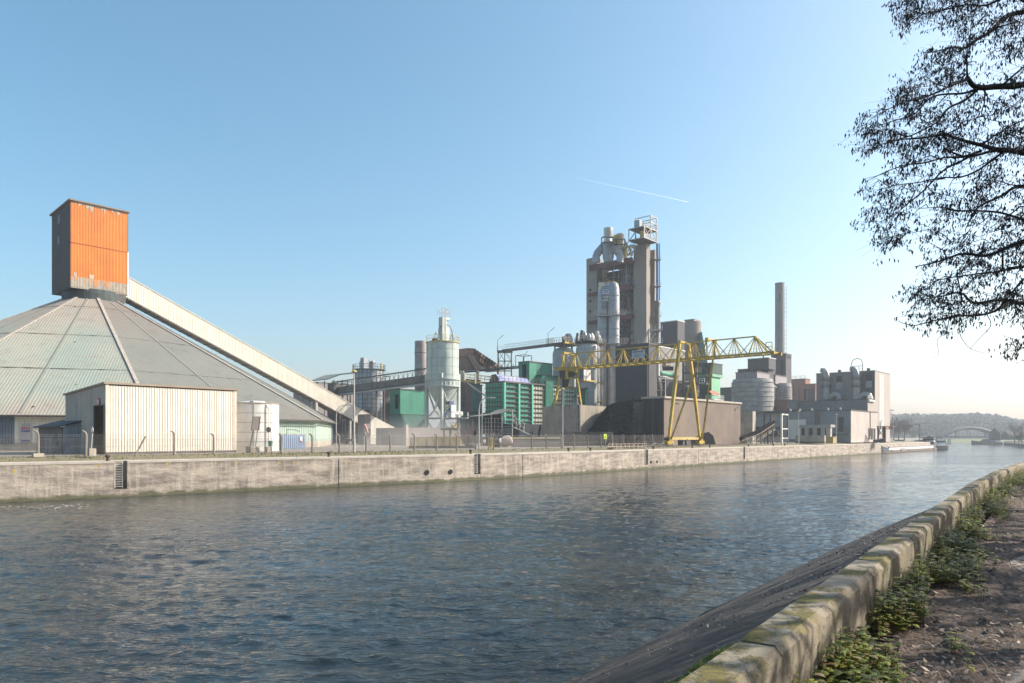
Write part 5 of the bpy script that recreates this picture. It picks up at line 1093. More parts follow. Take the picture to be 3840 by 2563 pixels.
m.obj('conveyor_truss', m_paleframe, kt)
# steel cage on the right pillar
m = MB(); B0 = P(2426, 914, KY-1.2)
cage = [P(2392, 893, KY+1), P(2480, 913, KY-3)]
A = P(2430, 907, KY-2.2); A.z = zat(908, KY)
def cg(i, j, k): return A+D*(-3.2+7.4*i)+Q*(-.6+5.2*j)+Z*k
deck = MB(); deck.par(cg(0, 0, -.2), D*7.4, Q*5.2, Z*.35); deck.obj('cage_floor', m_dconc, kt)
deck = MB(); deck.par(cg(0, 0, 3.1), D*7.4, Q*5.2, Z*.2); deck.obj('cage_upper_floor', m_dconc, kt)
for i in (0, .5, 1):
    for j in (0, 1): m.bar(cg(i, j, -.2), cg(i, j, 7.2 if i else 3.3), .22)
for k in (0, 3.3, 5.2, 7.2):
    for j in (0, 1): m.bar(cg(0 if k < 4 else .5, j, k), cg(1, j, k), .2)
    for i in ((0, .5, 1) if k < 4 else (.5, 1)): m.bar(cg(i, 0, k), cg(i, 1, k), .2)
for (i0, k0, i1, k1) in ((0, 0, .5, 3.3), (.5, 3.3, 1, 0), (.5, 5.2, 1, 7.2), (1, 5.2, .5, 7.2), (0, 3.3, .5, 0)): m.bar(cg(i0, 0, k0), cg(i1, 0, k1), .13)
m.rail([cg(0, 0, 3.3), cg(1, 0, 3.3), cg(1, 1, 3.3)], 1.2, .9, .05); m.rail([cg(0, 0, .1), cg(1, 0, .1), cg(1, 1, .1)], 1.2, .9, .05)
m.ladder(cg(.95, -.02, 0), cg(.95, -.02, 5.2), D, .6, .05, .5)
m.obj('steel_cage', m_paleframe, kt)
m = MB(); m.par(cg(.0, .3, 3.5), D*2.0, Q*1.8, Z*2.0); m.obj('machine_house', mt('pale_blue_house', (.35,.42,.46), (.3,.36,.4), .6, streak=.3), kt)
m = MB(); m.lathe(cg(.62, .4, 3.5), [(.7, 0), (.8, .5), (.5, 1.3)], 12); m.box(cg(.25, .3, .2), 1.2, 1.2, 2.2); m.obj('hoist_gear', m_yrail, kt)
m = MB(); m.bar(P(2380, 856, KY+2), P(2402, 851, KY+2), .5, .7); m.obj('boom', m_paleframe, kt)
# blue pipes on the right edge
m = MB(); 
for px, pr_ in ((2463.5, 3.2), (2472, 1.8)): m.tube(P(px, 914, KY+2.5), P(px, 1150, KY+2.5), pr_/F*KY, n=10)
m.obj('blue_pipe', m_blueduct, kt); m = MB()
for y in (974, 1075, 1186): q = P(2452, y, KY+1.8); m.par(q, V((2.2, 0, 0)), V((0, 2, 0)), Z*.2); m.rail([q+Z*.2, q+Z*.2+V((2.2, 0, 0))], 1, .7, .04)
m.obj('pipe_bracket', m_steel, kt)
m = MB(); m.ladder(P(2471, 1130, KY+2.2), P(2471, 914, KY+2.2), V((1, 0, 0)), .6, .04, .6); m.obj('riser_ladder', m_blueduct, kt)
# ---- flared stack in front
SY = 196.0; c = pg(2464, SY); t = thing('flared_stack', 'slim stack with a flared top, brown above and silver below, right of the kiln tower', 'chimney', c); r0 = 10/F*SY
m = MB(); m.lathe(pg(2464, SY, 0), [(r0, zat(1285, SY)), (r0, zat(1158, SY)), (r0*1.35, zat(1140, SY)), (r0*1.35, zat(1134, SY)), (r0*1.15, zat(1130, SY))], 20); m.obj('upper_shaft', mt('scorched_steel', (.3,.25,.21), (.17,.14,.125), .6, .2, ns=.25, streak=.3, hs=4, seam=(.1,.08,.07)), t, smooth=True)
m = MB(); m.lathe(pg(2465, SY, 0), [(r0*.95, zat(1412, SY)), (r0*.95, zat(1285, SY))], 20); m.obj('lower_shaft', mt('bright_shaft', (.6,.58,.55), (.48,.46,.44), .4, .4, hs=1.6, seam=(.3,.28,.26)), t, smooth=True)
m = MB(); m.lathe(pg(2465, SY, 0), [(.3, zat(1500, SY)), (r0*1.6, zat(1480, SY)), (r0*1.9, zat(1455, SY)), (r0*1.6, zat(1428, SY)), (.5, zat(1414, SY))], 20); m.obj('fan_casing', m_cyc, t, smooth=True)
m = MB(); q = P(2425, 1290, SY-2)
for y in (1240, 1290): a = P(2443, y, SY-1.6); m.par(a, V((2.9, 0, 0)), V((0, 3, 0)), Z*.25); m.rail([a+Z*.25, a+Z*.25+V((2.9, 0, 0))], 1.2, .8, .04)
for (x0, y0, x1, y1) in ((2432, 1236, 2415, 1290), (2432, 1236, 2432, 1292), (2460, 1250, 2432, 1285), (2432, 1236, 2478, 1236), (2410, 1292, 2432, 1236)): m.bar(P(x0, y0, SY-1.5), P(x1, y1, SY-1.5), .25)
m.obj('platform_frame', m_paleframe, t); m = MB()
for (x0, y0, x1, y1) in ((2461,1415,2461,1492),(2480,1415,2480,1492),(2495,1418,2495,1500),(2461,1415,2495,1418),(2461,1430,2495,1432),(2461,1463,2495,1465)): m.bar(P(x0, y0, SY-2.5), P(x1, y1, SY-2.5), .22)
m.obj('platform_frame', m_paleframe, t)
# ================================================================ GREY BUILDINGS RIGHT OF THE TOWER
r, C, u, v, H = block('grey_silo_house', 'tall grey clad block joined to a round concrete silo behind the crane', 'building', 2541, 262, 2567, 2477, 1204, m_dgrey, roofm=m_creamtrim)
c = pg(2596, 275); rs = 33/F*275; m = MB(); m.lathe(c, [(rs, 0), (rs, zat(1210, 275)-G), (.1, zat(1208, 275)-G)], 32); m.obj('round_silo', m_tower, r, smooth=True); m = MB(); m.box(V((c.x, c.y, zat(1210, 275))), 5, 4, .9); m.obj('roof_hatch', m_grey, r)
r, C, u, v, H = block('crusher_block', 'broad dark grey windowless block behind the coal pile', 'building', 2433, 186, 2462, 2308, 1290, m_dgrey, roofm=m_dsteel)
m = MB(); z = .5
on_l(C, 0, v, H*.27, H*.3, .08).obj('girt_line', mt('seam_dark', (.09,.09,.1)), r)
for f_ in (.45, .6, .75): on_l(C, 0, v, H*f_, H*f_+.1, .05).obj('girt_line', mt('seam_dark', (.09,.09,.1)), r)
m = MB(); q = C+Z*H; m.rail([q+Q*1, q+Q*v*.5], 1.0, 1.5, .04); m.obj('roof_railing', m_steel, r)
m = MB(); m.tube(C-D*.2+Q*.3+Z*2, C-D*.2+Q*.3+Z*(H-5), .12); m.obj('downpipe', mt('pinkish_primer'  , (.45,.33,.28)), r)
r, C, u, v, H = block('packing_block', 'mid grey ribbed block behind the crane girder right of the slim stack', 'building', 2476, 222, 2568, None, 1302, mt('packing_cladding', (.27,.26,.25), (.22,.21,.2), .7, rib=.5, streak=.4), vdep=12, roofm=m_white)
m = MB(); q = P(2487, 1375, 214); m.par(q, V((2.2, 0, 0)), V((0, 2, 0)), Z*.3); m.rail([q+Z*.3, q+Z*.3+V((2.2, 0, 0))], 1.1, .7, .04); m.par(q+Z*.3-V((.1, 0, 0)), V((.9, 0, 0)), V((0, 1, 0)), Z*2); m.obj('balcony', mt('salmon_paint', (.5,.25,.17), (.42,.2,.14), .7), r)
m = MB(); m.par(P(2484, 1391, 221)+V((0, -1, 0)), V((3.2, 0, 0)), V((0, 1, 0)), Z*1.2); m.obj('dark_band', m_dark, r)
t = thing('green_header_duct', 'fat horizontal duct, green below and dusty on top, under the crane girder', 'duct', P(2504, 1405, 205)); m = MB(); m.sweep([P(2474, 1399, 203), P(2504, 1405, 207), P(2536, 1411, 213)], .72, 14); m.obj('shell', m_green, t, smooth=True); m = MB(); [m.tube(P(x, 1399+(x-2474)*.2, 203+(x-2474)*.16)-V((.08, 0, 0)), P(x, 1399+(x-2474)*.2, 203+(x-2474)*.16)+V((.08, 0, 0)), .8, n=14) for x in (2476, 2492, 2503, 2516, 2522)]; m.obj('flange', m_cream, t)
m = MB(); m.sweep([P(2485, 1420, 203), P(2485, 1411, 203), P(2533, 1419, 212)], .1, 6); m.obj('handrail', m_white, t)
r, C, u, v, H = block('low_machine_house', 'dark low machine house with doors under the green duct', 'building', 2500, 214, 2610, None, 1425, m_dgrey, vdep=10)
# green works at right of the crane foot
r, C, u, v, H = block('green_tower', 'stepped green tower, dark clad above and bright green below, right of the crane', 'tower', 2670, 214, 2709, 2618, 1364, m_dgreen, yb=1404)
C_ = V((C.x, C.y, G))+D*.3+Q*.3; m = MB(); m.par(C_, D*(u-1.2), Q*(v-.6), Z*(zat(1404, 214)-G)); m.obj('lower_walls', mt('bright_green_sheet', (.24,.55,.33), (.2,.47,.28), .65, ns=.3, streak=.3, hs=1.5, seam=(.17,.4,.24)), r)
m = MB(); m.par(C-D*.1-Q*.15-Z*.7, D*(u+.2), Q*(v), Z*.8); m.obj('pale_band', m_lgreen, r)
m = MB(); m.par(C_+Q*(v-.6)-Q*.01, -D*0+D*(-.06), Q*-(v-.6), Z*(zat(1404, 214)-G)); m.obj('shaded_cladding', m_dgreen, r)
r2, C2, u2, v2, H2 = block('dark_green_annex', 'dark green low annex beside the crane legs', 'annex', 2640, 206, 2700, 2590, 1488, m_dgreen, roof=False)
t = thing('red_roof_kiosk', 'small kiosk with a rusty red roof and pale balcony on the green tower', 'kiosk', P(2690, 1480, 205)); a = P(2672, 1480, 204); m = MB(); m.prism([a, a+Z*1.1+Q*1.6, a+Z*1.25+Q*1.6, a+Z*.12], D*5); m.obj('roof', mt('kiosk_red', (.45,.13,.08), (.36,.1,.07), .7), t)
m = MB(); m.par(a-Z*1.6+Q*.4+D*.2, D*4.4, Q*2, Z*1.5); m.obj('cabin', m_lgreen, t); m = MB(); q = P(2676, 1497, 202.5); m.par(q-Z*.2, D*6.5, Q*1.5, Z*.2); m.rail([q, q+D*6.5], 1.1, .7, .045); m.obj('balcony', m_white, t)
t = thing('green_chute', 'tall slanting teal green chute rising behind the crane top', 'chute', pg(2640, 270)); m = MB(); m.prism([P(2628, 1245, 270), P(2632, 1245, 270), P(2655, 1370, 270), P(2657, 1440, 270), P(2622, 1440, 270)], V((0, 4, 0))); m.obj('casing', mt('teal_sheet', (.06,.23,.21), (.05,.19,.18), .65), t)
# steelwork, hoppers and cabin behind the crane legs
t = thing('steelwork_bay', 'tangle of dark steelwork, silos and rails seen through the crane legs', 'steel frame', pg(2580, 212)); m = MB()
for px in (2563, 2605, 2612): m.bar(pg(px, 210), P(px, 1345, 210), .55)
for (x0, y0, x1, y1, w_) in ((2530,1490,2600,1420,.35),(2562,1440,2640,1440,.7),(2560,1400,2625,1402,.5),(2605,1355,2660,1398,.4),(2648,1397,2662,1399,.3),(2650,1398,2650,1440,.3),(2651,1430,2661,1408,.25),(2567,1450,2590,1495,.4),(2530,1460,2560,1440,.3),(2566,1375,2584,1400,.3),(2610,1345,2630,1372,.25)): m.bar(P(x0, y0, 209), P(x1, y1, 209), w_)
m.obj('frame', m_dsteel, t); m = MB()
for px in (2556, 2576, 2594): m.lathe(P(px, 1500, 211)-Z*6, [(.75, 0), (.75, 9.2), (.6, 9.8)], 14)
m.obj('vessel', m_grey, t, smooth=True); m = MB(); m.par(P(2570, 1400, 211), V((.05, 0, 0)), V((0, 2, 0)), Z*.1); m.rail([P(2624, 1434, 208), P(2642, 1434, 208)], 1.1, .6, .07); m.bar(P(2620, 1437, 208), P(2642, 1437, 208), .2); m.bar(P(2648, 1440, 208), P(2664, 1441, 208), .5); m.obj('white_rail', m_white, t)
for q_, w_, h_ in ((P(2607, 1432, 209), .9, 1.4), (P(2606, 1400, 213), 2.2, 2.6), (P(2604, 1468, 209), .9, 2)): m = MB(); m.par(q_, V((w_, 0, 0)), V((0, 1, 0)), Z*h_); m.obj('cabinet', m_grey, t)
# ================================================================ WAREHOUSE, BAY WALLS, COAL
WY = 156.0; C = pg(2490, WY); u = ext(C, D, 2776); v = 5.3; H = zat(1494, WY)-G
t = thing('taupe_warehouse', 'long taupe ribbed warehouse behind the crane foot', 'warehouse', C)
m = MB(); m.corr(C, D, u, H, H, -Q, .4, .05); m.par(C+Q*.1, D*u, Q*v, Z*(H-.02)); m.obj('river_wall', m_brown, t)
m = MB(); m.corr(C+Q*v, -Q, v, H, H, -D, .5, .05); m.obj('end_wall', mt('near_black_sheet', (.04,.042,.048), (.028,.03,.034), .8, streak=.3), t)  # end wall sheet much darker than the river wall
m = MB(); m.par(C-D*.3-Q*.35+Z*H, D*(u+.6), Q*(v+.6), Z*.45); m.obj('roof_fascia', m_conc2, t)
for f_ in (.12, .93):
    m = MB(); q = C+D*u*f_-Q*.5+Z*(H-1.0); m.prism([q, q+D*.7, q+D*.7-Q*.3-Z*.25, q-Q*.3-Z*.25], Z*.25); m.bar(q+Q*.5+D*.3, q+D*.3, .1); m.obj('wall_lamp', m_dsteel, t)
m = MB(); m.par(C-Q*.25+D*2, D*.1, Q*.2, Z*.1)
# pillar wall (end of the bay)
C = pg(2364, 160); t = thing('bay_end_wall', 'tall weathered concrete end wall of the coal bay beside the warehouse', 'wall', C)
a = P(2358, 1640, 160); a.z = G; b = pg(2412, 160); zt = zat(1507, 160)
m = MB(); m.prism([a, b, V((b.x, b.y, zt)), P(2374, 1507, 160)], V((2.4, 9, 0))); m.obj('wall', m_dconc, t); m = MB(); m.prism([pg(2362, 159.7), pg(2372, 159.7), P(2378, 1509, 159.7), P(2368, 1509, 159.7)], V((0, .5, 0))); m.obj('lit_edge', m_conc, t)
# battered bay wall, two wings
YB = 158.0; cr = pg(2172, YB); zt = zat(1519, YB)
t = thing('coal_bay_wall', 'broad brown battered concrete wall at the left of the coal pile', 'wall', cr)
dl = V((-math.cos(R(12)), math.sin(R(12))*.3, 0)).normalized(); Ll = ext(cr, dl, 2046); dr_ = D; Lr = ext(cr, dr_, 2285)
bo = V((0, -1.4, 0)); m = MB(); tl = cr+dl*(Ll+.4); 
m.add([cr+bo, tl+bo, V((tl.x-.3, tl.y, zt-.4)), V((cr.x, cr.y, zt)), cr+V((0, 3, 0)), tl+V((0, 3, 0)), V((tl.x-.3, tl.y+1, zt-.4)), V((cr.x, cr.y+1, zt))], [(0,3,2,1),(4,5,6,7),(1,2,6,5),(0,4,7,3),(3,7,6,2)])
m.obj('left_wing', mt('bay_wall_brown', (.46,.36,.275), (.33,.26,.2), .9, ns=.25, streak=.6, dirt=(.12,.095,.08), bump=.5, bs=3), t)
m = MB(); m.prism([cr+D*.5+V((0, -.6, 0)), cr+D*Lr, V(((cr+D*Lr).x, (cr+D*Lr).y, zt-.1)), V((cr.x+.3, cr.y+.3, zt))], Q*.9); m.obj('right_wing', mt('bay_wall_ochre', (.40,.345,.27), (.27,.235,.185), .9, ns=.25, streak=.7, dirt=(.1,.09,.08), bump=.5, bs=3), t)
m = MB(); m.bar(cr+bo*1.05, V((cr.x, cr.y-.1, zt)), .3); m.obj('corner_joint', m_dconc, t)
# coal heap
def hfield(name, label, poly, hfun, mat, n=70, cat='pile'):
    xs = [p[0] for p in poly]; ys_ = [p[1] for p in poly]; x0, x1, y0, y1 = min(xs), max(xs), min(ys_), max(ys_)
    def inside(x, y):
        c = False; j = len(poly)-1
        for i in range(len(poly)):
            if (poly[i][1] > y) != (poly[j][1] > y) and x < (poly[j][0]-poly[i][0])*(y-poly[i][1])/(poly[j][1]-poly[i][1])+poly[i][0]: c = not c
            j = i
        return c
    vs = []; fs = []
    for j in range(n+1):
        for i in range(n+1): x = lerp(x0, x1, i/n); y = lerp(y0, y1, j/n); vs.append((x, y, hfun(x, y)))
    for j in range(n):
        for i in range(n):
            cx = lerp(x0, x1, (i+.5)/n); cy = lerp(y0, y1, (j+.5)/n)
            if inside(cx, cy): k = j*(n+1)+i; fs.append((k, k+1, k+n+2, k+n+1))
    m = MB(); m.add(vs, fs); o = m.obj(name, mat, smooth=False); tag(o, label, cat); return o
def coal_h(x, y):
    # ridge rises to the right and inland
    px = 1920+2700*x/y
    top = 9.0*max(0, min(1, (px-2176)/104))**.9+max(0, px-2280)*.014-max(0, px-2404)*.05
    h = top*max(0, min(1, (y-150.5)/9.5))**.85
    h += (.4*mn.noise((x*.35, y*.35, 0))+.22*mn.noise((x*1.2, y*1.2, 3))+.1*mn.noise((x*4, y*4, 3)))*min(1, h)
    return max(G-.1, G+h-.15)
hfield('coal_heap', 'big black coal heap rising towards the taupe warehouse', [(11, 150), (25.2, 150), (27, 160), (33, 178), (16, 178), (11, 160)], coal_h, m_coal, 110)
# low black wall in front of the heap
a = pg(2104, 146); b = pg(2300, 151); t = thing('bay_front_wall', 'low blackened wall in front of the coal heap', 'wall', a); m = MB(); m.par(a, b-a, V((0, .8, 0)), Z*(zat(1620, 148)-G)); m.obj('wall', mt('sooty_concrete', (.075,.072,.07), (.04,.04,.04), .9, ns=.4, streak=.6), t)
a = pg(2300, 150); b = pg(2400, 152); m = MB()
for i in range(6): q = lerp(a, b, i/5); m.lathe(q+V((0, 0, -.5)), [(1.6, 0), (1.5, 1.2), (1.0, 2.2), (.3, 2.8)], 9)
for f_ in m.v: pass
m.obj('coal_spill', m_coal, t)
# coal on the warehouse side
def coal2(x, y): return max(G, G+9.6-((x-pg(2440, 168).x)**2*.03)-abs(y-172)*.9+.4*mn.noise((x*.5, y*.5, 1)))
hfield('coal_heap', 'dark coal crest lying against the crusher block behind the end wall', [(24, 163), (48, 163), (48, 184), (24, 184)], coal2, m_coal, 50)
# low concrete walls behind the fence
C = pg(1918, 130); t = thing('block_wall', 'low grey concrete block wall with a mossy cap behind the fence', 'wall', C); b = pg(2102, 134); m = MB(); m.par(C, b-C, V((0, .7, 0)), Z*(zat(1647, 130)-G)); m.obj('wall', mt('blockwork', (.21,.205,.2), (.15,.15,.15), .9, ns=.3, streak=.5, hs=.9, vs=2.0, seam=(.09,.09,.09)), t); m = MB(); m.par(C+Z*(zat(1647, 130)-G)-V((.1, .1, 0)), b-C+V((.2, 0, 0)), V((0, .9, 0)), Z*.32); m.obj('cap', mt('mossy_cap', (.42,.36,.26), (.33,.34,.14), .9, ns=.8), t)
C = pg(1524, 148); t = thing('pink_boundary_wall', 'pinkish banded concrete panel wall behind the hopper silo legs', 'wall', pg(1410, 150)); b = pg(1722, 152); m_pink = mt('pink_panel', (.52,.42,.35), (.44,.36,.3), .85, ns=.3, streak=.25, hs=.75, seam=(.38,.3,.25), seam_w=.05)
m = MB(); m.par(C, b-C, V((0, .5, 0)), Z*(zat(1604, 148)-G)); m.obj('front_run', m_pink, t)
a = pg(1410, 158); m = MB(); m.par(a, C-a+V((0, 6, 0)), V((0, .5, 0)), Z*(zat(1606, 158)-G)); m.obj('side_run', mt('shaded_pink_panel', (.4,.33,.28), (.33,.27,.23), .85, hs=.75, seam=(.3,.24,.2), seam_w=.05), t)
m = MB(); m.box(C, .6, .6, zat(1600, 148)-G); m.lathe(C+Z*(zat(1600, 148)-G), [(.35, 0), (.3, .25), (.05, .45)], 10); m.obj('gate_post', m_pink, t)
m = MB(); m.par(pg(1432, 156.5), V((1.9, 0, 0)), V((0, .3, 0)), Z*2.0); m.obj('gate_door', mt('door_maroon', (.26,.16,.14), (.2,.13,.12), .8), t)
# yellow palisade
a = pg(1540, 116); b = pg(1724, 117); t = thing('palisade_fence', 'yellowish vertical bar railing below the hopper silo', 'fence', a); m = MB(); Hh = zat(1642, 116)-G; n = 74
for i in range(n+1): q = lerp(a, b, i/n); m.bar(q, q+Z*Hh, .035 if i % 12 else .09)
m.bar(a+Z*Hh, b+Z*Hh, .09); m.bar(a+Z*.2, b+Z*.2, .06); m.obj('bars', m_yrail, t); m = MB(); m.par(a-V((.3, 0, .05)), b-a+V((3, 0, 0)), V((0, .35, 0)), Z*.45); m.obj('kerb_wall', m_conc, t)
for px, lab in ((1625, 'left orange skip behind the yellowish railing'), (1678, 'right orange skip behind the yellowish railing')):
    q = pg(px, 146); t = thing('orange_skip', lab, 'skip', q, 'orange skips'); m = MB(); m.prism([q, q+V((2.6, 0, 0)), q+V((2.9, 0, 1.9)), q+V((-.3, 0, 1.9))], V((0, 1.5, 0))); m.obj('body', mt('skip_orange', (.6,.33,.12), (.5,.27,.1), .7), t); m = MB(); m.bar(q+V((-.35, -.02, 1.9)), q+V((2.95, -.02, 1.9)), .14); m.obj('rim', m_yrail, t)
t = thing('loading_platform', 'small dark platform with yellow machinery behind the hopper silo leg', 'platform', pg(1690, 140)); m = MB(); q = P(1652, 1614, 140); m.par(q, V((3.3, 0, 0)), V((0, 2, 0)), Z*.45); m.bar(P(1689, 1614, 140), pg(1689, 140), .35); m.bar(P(1665, 1614, 140), pg(1665, 140), .3); m.obj('deck', m_dsteel, t); m = MB(); m.rail([P(1692, 1606, 140), P(1712, 1606, 140)], 1.0, .35, .04); m.par(P(1674, 1608, 140), V((.8, 0, 0)), V((0, .8, 0)), Z*.3); m.lathe(P(1698, 1608, 140.5), [(.3, 0), (.3, .7), (.1, .9)], 10); m.obj('machinery', m_yrail, t)
# ---- stair shelter
SYs = 146.0; t = thing('stair_shelter', 'open steel shelter with a sloping roof and an outside stair', 'shelter', pg(1870, SYs)); m = MB()
m.prism([P(1800, 1560, SYs), P(1881, 1549, SYs), P(1922, 1533, SYs), P(1922, 1535.5, SYs), P(1881, 1552, SYs), P(1800, 1563, SYs)], V((-3, 5, 0))); m.obj('roof', mt('shelter_roof', (.36,.34,.27), (.27,.26,.22), .85, ns=2, streak=.4), t)
m = MB()
for px in (1807, 1842, 1882, 1921): m.bar(pg(px, SYs), P(px, 1552 if px < 1900 else 1537, SYs), .17)
for y in (1569, 1585, 1600, 1612, 1628): m.bar(P(1807, y, SYs), P(1882, y+1, SYs), .1)
for y in (1580, 1600, 1628): m.bar(P(1882, y, SYs), P(1921, y-1, SYs), .13)
for px in (1820, 1832, 1855, 1868): m.bar(P(px, 1570, SYs), P(px, 1630, SYs), .07)
m.bar(pg(1842, SYs), P(1882, 1610, SYs), .12); m.bar(pg(1882, SYs), P(1842, 1612, SYs), .12); m.obj('frame', mt('grey_frame', (.36,.34,.3), (.27,.25,.23), .6), t)
m = MB(); m.par(P(1806, 1630, SYs), V(((1922-1806)/F*SYs, 0, 0)), V((0, 4, 0)), Z*.35); m.obj('floor', m_dconc, t)
m = MB(); m.par(P(1810, 1625, SYs+4), V(((1882-1810)/F*SYs, 0, 0)), V((0, .2, 0)), Z*4.2); m.par(pg(1806, SYs+3.5), V((4, 0, 0)), V((0, .3, 0)), Z*1.8); m.obj('back_sheets', m_dgrey, t)
m = MB(); m.bar(P(1923, 1602, SYs), P(1990, 1632, SYs-3), .22, .1); m.bar(P(1923, 1562, SYs), P(1966, 1588, SYs-2), .1); m.bar(P(1923, 1580, SYs), P(1966, 1606, SYs-2), .07)
for px, y in ((1923, 1562), (1937, 1570), (1951, 1579), (1966, 1588)): m.bar(P(px, y, SYs-1), P(px-2, y+36-(px-1923)*.0, SYs-1), .1)
m.obj('outside_stair', m_paleframe, t)
m = MB()
for i in range(16): f_ = i/15; m.bar(P(1884+f_*36, 1604, SYs-.05), P(1884+f_*36, 1627, SYs-.05), .025)
m.obj('mesh_guard', m_paleframe, t)
# dark bay under
r, C, u, v, H = block('shadow_bay', 'dark blue black low store under the jade filter house', 'store', 1928, 158, 2040, None, 1590, mt('black_store', (.035,.045,.055), (.02,.028,.035), .8, rib=.5), vdep=6, roof=False)
# mixer drum on the yard, notices, gate, cones
t = thing('mixer_drum', 'tilted pale concrete mixer drum with a dark chute behind the fence', 'machine', pg(1898, 128)); q = pg(1898, 128)+Z*1.1; ax = V((.9, .2, .25)).normalized(); m = MB(); m.sweep([q-ax*1.1, q-ax*.8, q, q+ax*.8, q+ax*1.1], [.5, .85, 1.0, .85, .45], 16); m.obj('drum', m_pink, t, smooth=True); m = MB(); m.prism([q-V((1.4, .3, -.2)), q+V((-.1, -.3, 1.2)), q+V((.1, -.3, 1.4)), q-V((1.4, .3, -.6))], V((0, .8, 0))); m.box(q-V((1.7, 0, 1.1)), 1.0, 1.0, 1.4); m.obj('chute', m_dsteel, t)
def notice(px, py0, py1, wpx, Y, label, stripe=None, pole=True):
    a = P(px, py1, Y); w_ = wpx/F*Y; h_ = (py1-py0)/F*Y; t = thing('notice_sign', label, 'sign', pg(px, Y)); m = MB(); m.par(a, D*w_*1.6, Q*.04, Z*h_); m.obj('panel', m_signw, t)
    if stripe: m = MB(); m.par(a+Z*h_*.7-Q*.012+D*w_*.2, D*w_*1.2, Q*.01, Z*h_*.2); m.obj('stripe', stripe, t)
    m = MB(); m.par(a+D*w_*.5-Q*.012+Z*h_*.15, D*w_*.6, Q*.01, Z*h_*.3); m.obj('pictogram', m_signblack, t)
    m = MB(); c = pg(px+wpx/2, Y+.08); m.bar(c, V((c.x, c.y, a.z+h_)), .05); m.obj('pole', m_steel, t)
notice(1812, 1649, 1660, 7.5, 108, 'small white notice with a red band on the fence by the bent posts', m_signred)
notice(1872, 1644, 1659, 7, 111, 'small white notice plate by the mixer drum')
t = thing('crossing_sign', 'dark triangular warning sign with a plate on a wooden post', 'sign', pg(1783, 109)); c = pg(1783, 109); m = MB(); m.bar(c, V((c.x, c.y, zat(1634, 109))), .16); m.obj('post', mt('dark_wood', (.15,.125,.1), (.1,.085,.07), .9), t); m = MB(); a = P(1776, 1623, 108.8); m.prism([a, a+V((.48, 0, 0)), a+V((.24, 0, .55))], V((0, .03, 0))); m.obj('triangle', m_dsteel, t); m = MB(); m.par(P(1776, 1634, 108.8), V((.44, 0, 0)), V((0, .03, 0)), Z*.42); m.obj('plate', m_dsteel, t)
m = MB(); 
t = thing('yellow_gate', 'yellow and brown bar gate with a diagonal strut in the fence', 'gate', pg(1840, 110)); 
for px in (1832, 1839, 1846): m.bar(pg(px, 110), P(px, 1641, 110), .1)
m.bar(pg(1828, 110), P(1848, 1648, 110), .09); m.bar(P(1832, 1660, 110), P(1846, 1660, 110), .05); m.obj('bars', m_yrail, t)
# lime sign, low railing, rubble
c = pg(2271, 134, 3.7); t = thing('lime_sign', 'lime yellow square warning sign on a post near the quay edge', 'sign', c); m = MB(); m.tube(c, V((c.x, c.y, zat(1632, 134))), .05); m.obj('pole', m_steel, t); m = MB(); a = P(2264.5, 1648, 133.9); m.par(a, D*.95, Q*.04, Z*.95); m.obj('panel', m_lime, t); m = MB(); m.prism([a+D*.3-Q*.014+Z*.35, a+D*.66-Q*.014+Z*.35, a+D*.48-Q*.014+Z*.72], Q*.01); m.par(a+D*.38-Q*.014+Z*.26, D*.2, Q*.01, Z*.1); m.obj('pictogram', mt('pictogram_olive', (.25,.3,.05)), t)
m = MB(); m.par(a+V((.36, -.02, -.35)), V((.14, 0, 0)), V((0, .03, 0)), Z*.3); m.obj('small_plate', m_signw, t)
fr = quay_pts(3.0, 3.55); t = thing('quay_railing', 'low pale bent tube railing on the quay right of the lime sign', 'railing', at_px(fr, 2350)); m = MB(); P_ = [at_px(fr, p) for p in (2281, 2327, 2329, 2375, 2378, 2423)]
for a, b in zip(P_[::2], P_[1::2]): m.bar(a+Z*.92, b+Z*.9, .07); m.bar(a+Z*.45, b+Z*.48, .06); [m.bar(lerp(a, b, k/3), lerp(a, b, k/3)+Z*.9, .06) for k in range(4)]
m.obj('tubes', mt('railing_peach', (.62,.5,.4), (.5,.4,.32), .7), t)
fr2 = quay_pts(3.4, 3.6); t = thing('chain_barrier', 'row of thin posts joined by a sagging chain left of the crane foot', 'barrier', at_px(fr2, 2450)); m = MB()
ps = [at_px(fr2, p) for p in (2425, 2432, 2459, 2490)]
for q in ps: m.bar(q, q+Z*1.0, .07)
for a, b in zip(ps, ps[1:]): m.path([a+Z*.95, lerp(a, b, .25)+Z*.75, lerp(a, b, .5)+Z*.68, lerp(a, b, .75)+Z*.75, b+Z*.95], .025, 5)
m.obj('posts', m_steel, t)
q = at_px(fr, 2288); t = thing('rubble_heap', 'small broken brick heap at the left end of the low railing', 'rubble', q); m = MB(); random.seed(8)
for i in range(16): c_ = q+V((random.gauss(0, .3), random.gauss(0, .2), random.uniform(0, .25))); m.par(c_, V((.3, random.uniform(-.1, .1), random.uniform(-.1, .1))), V((0, .2, 0)), V((.05, 0, .2)))
m.obj('rubble', mt('rubble_pink', (.5,.33,.25), (.35,.25,.2), .9, ns=3), t)
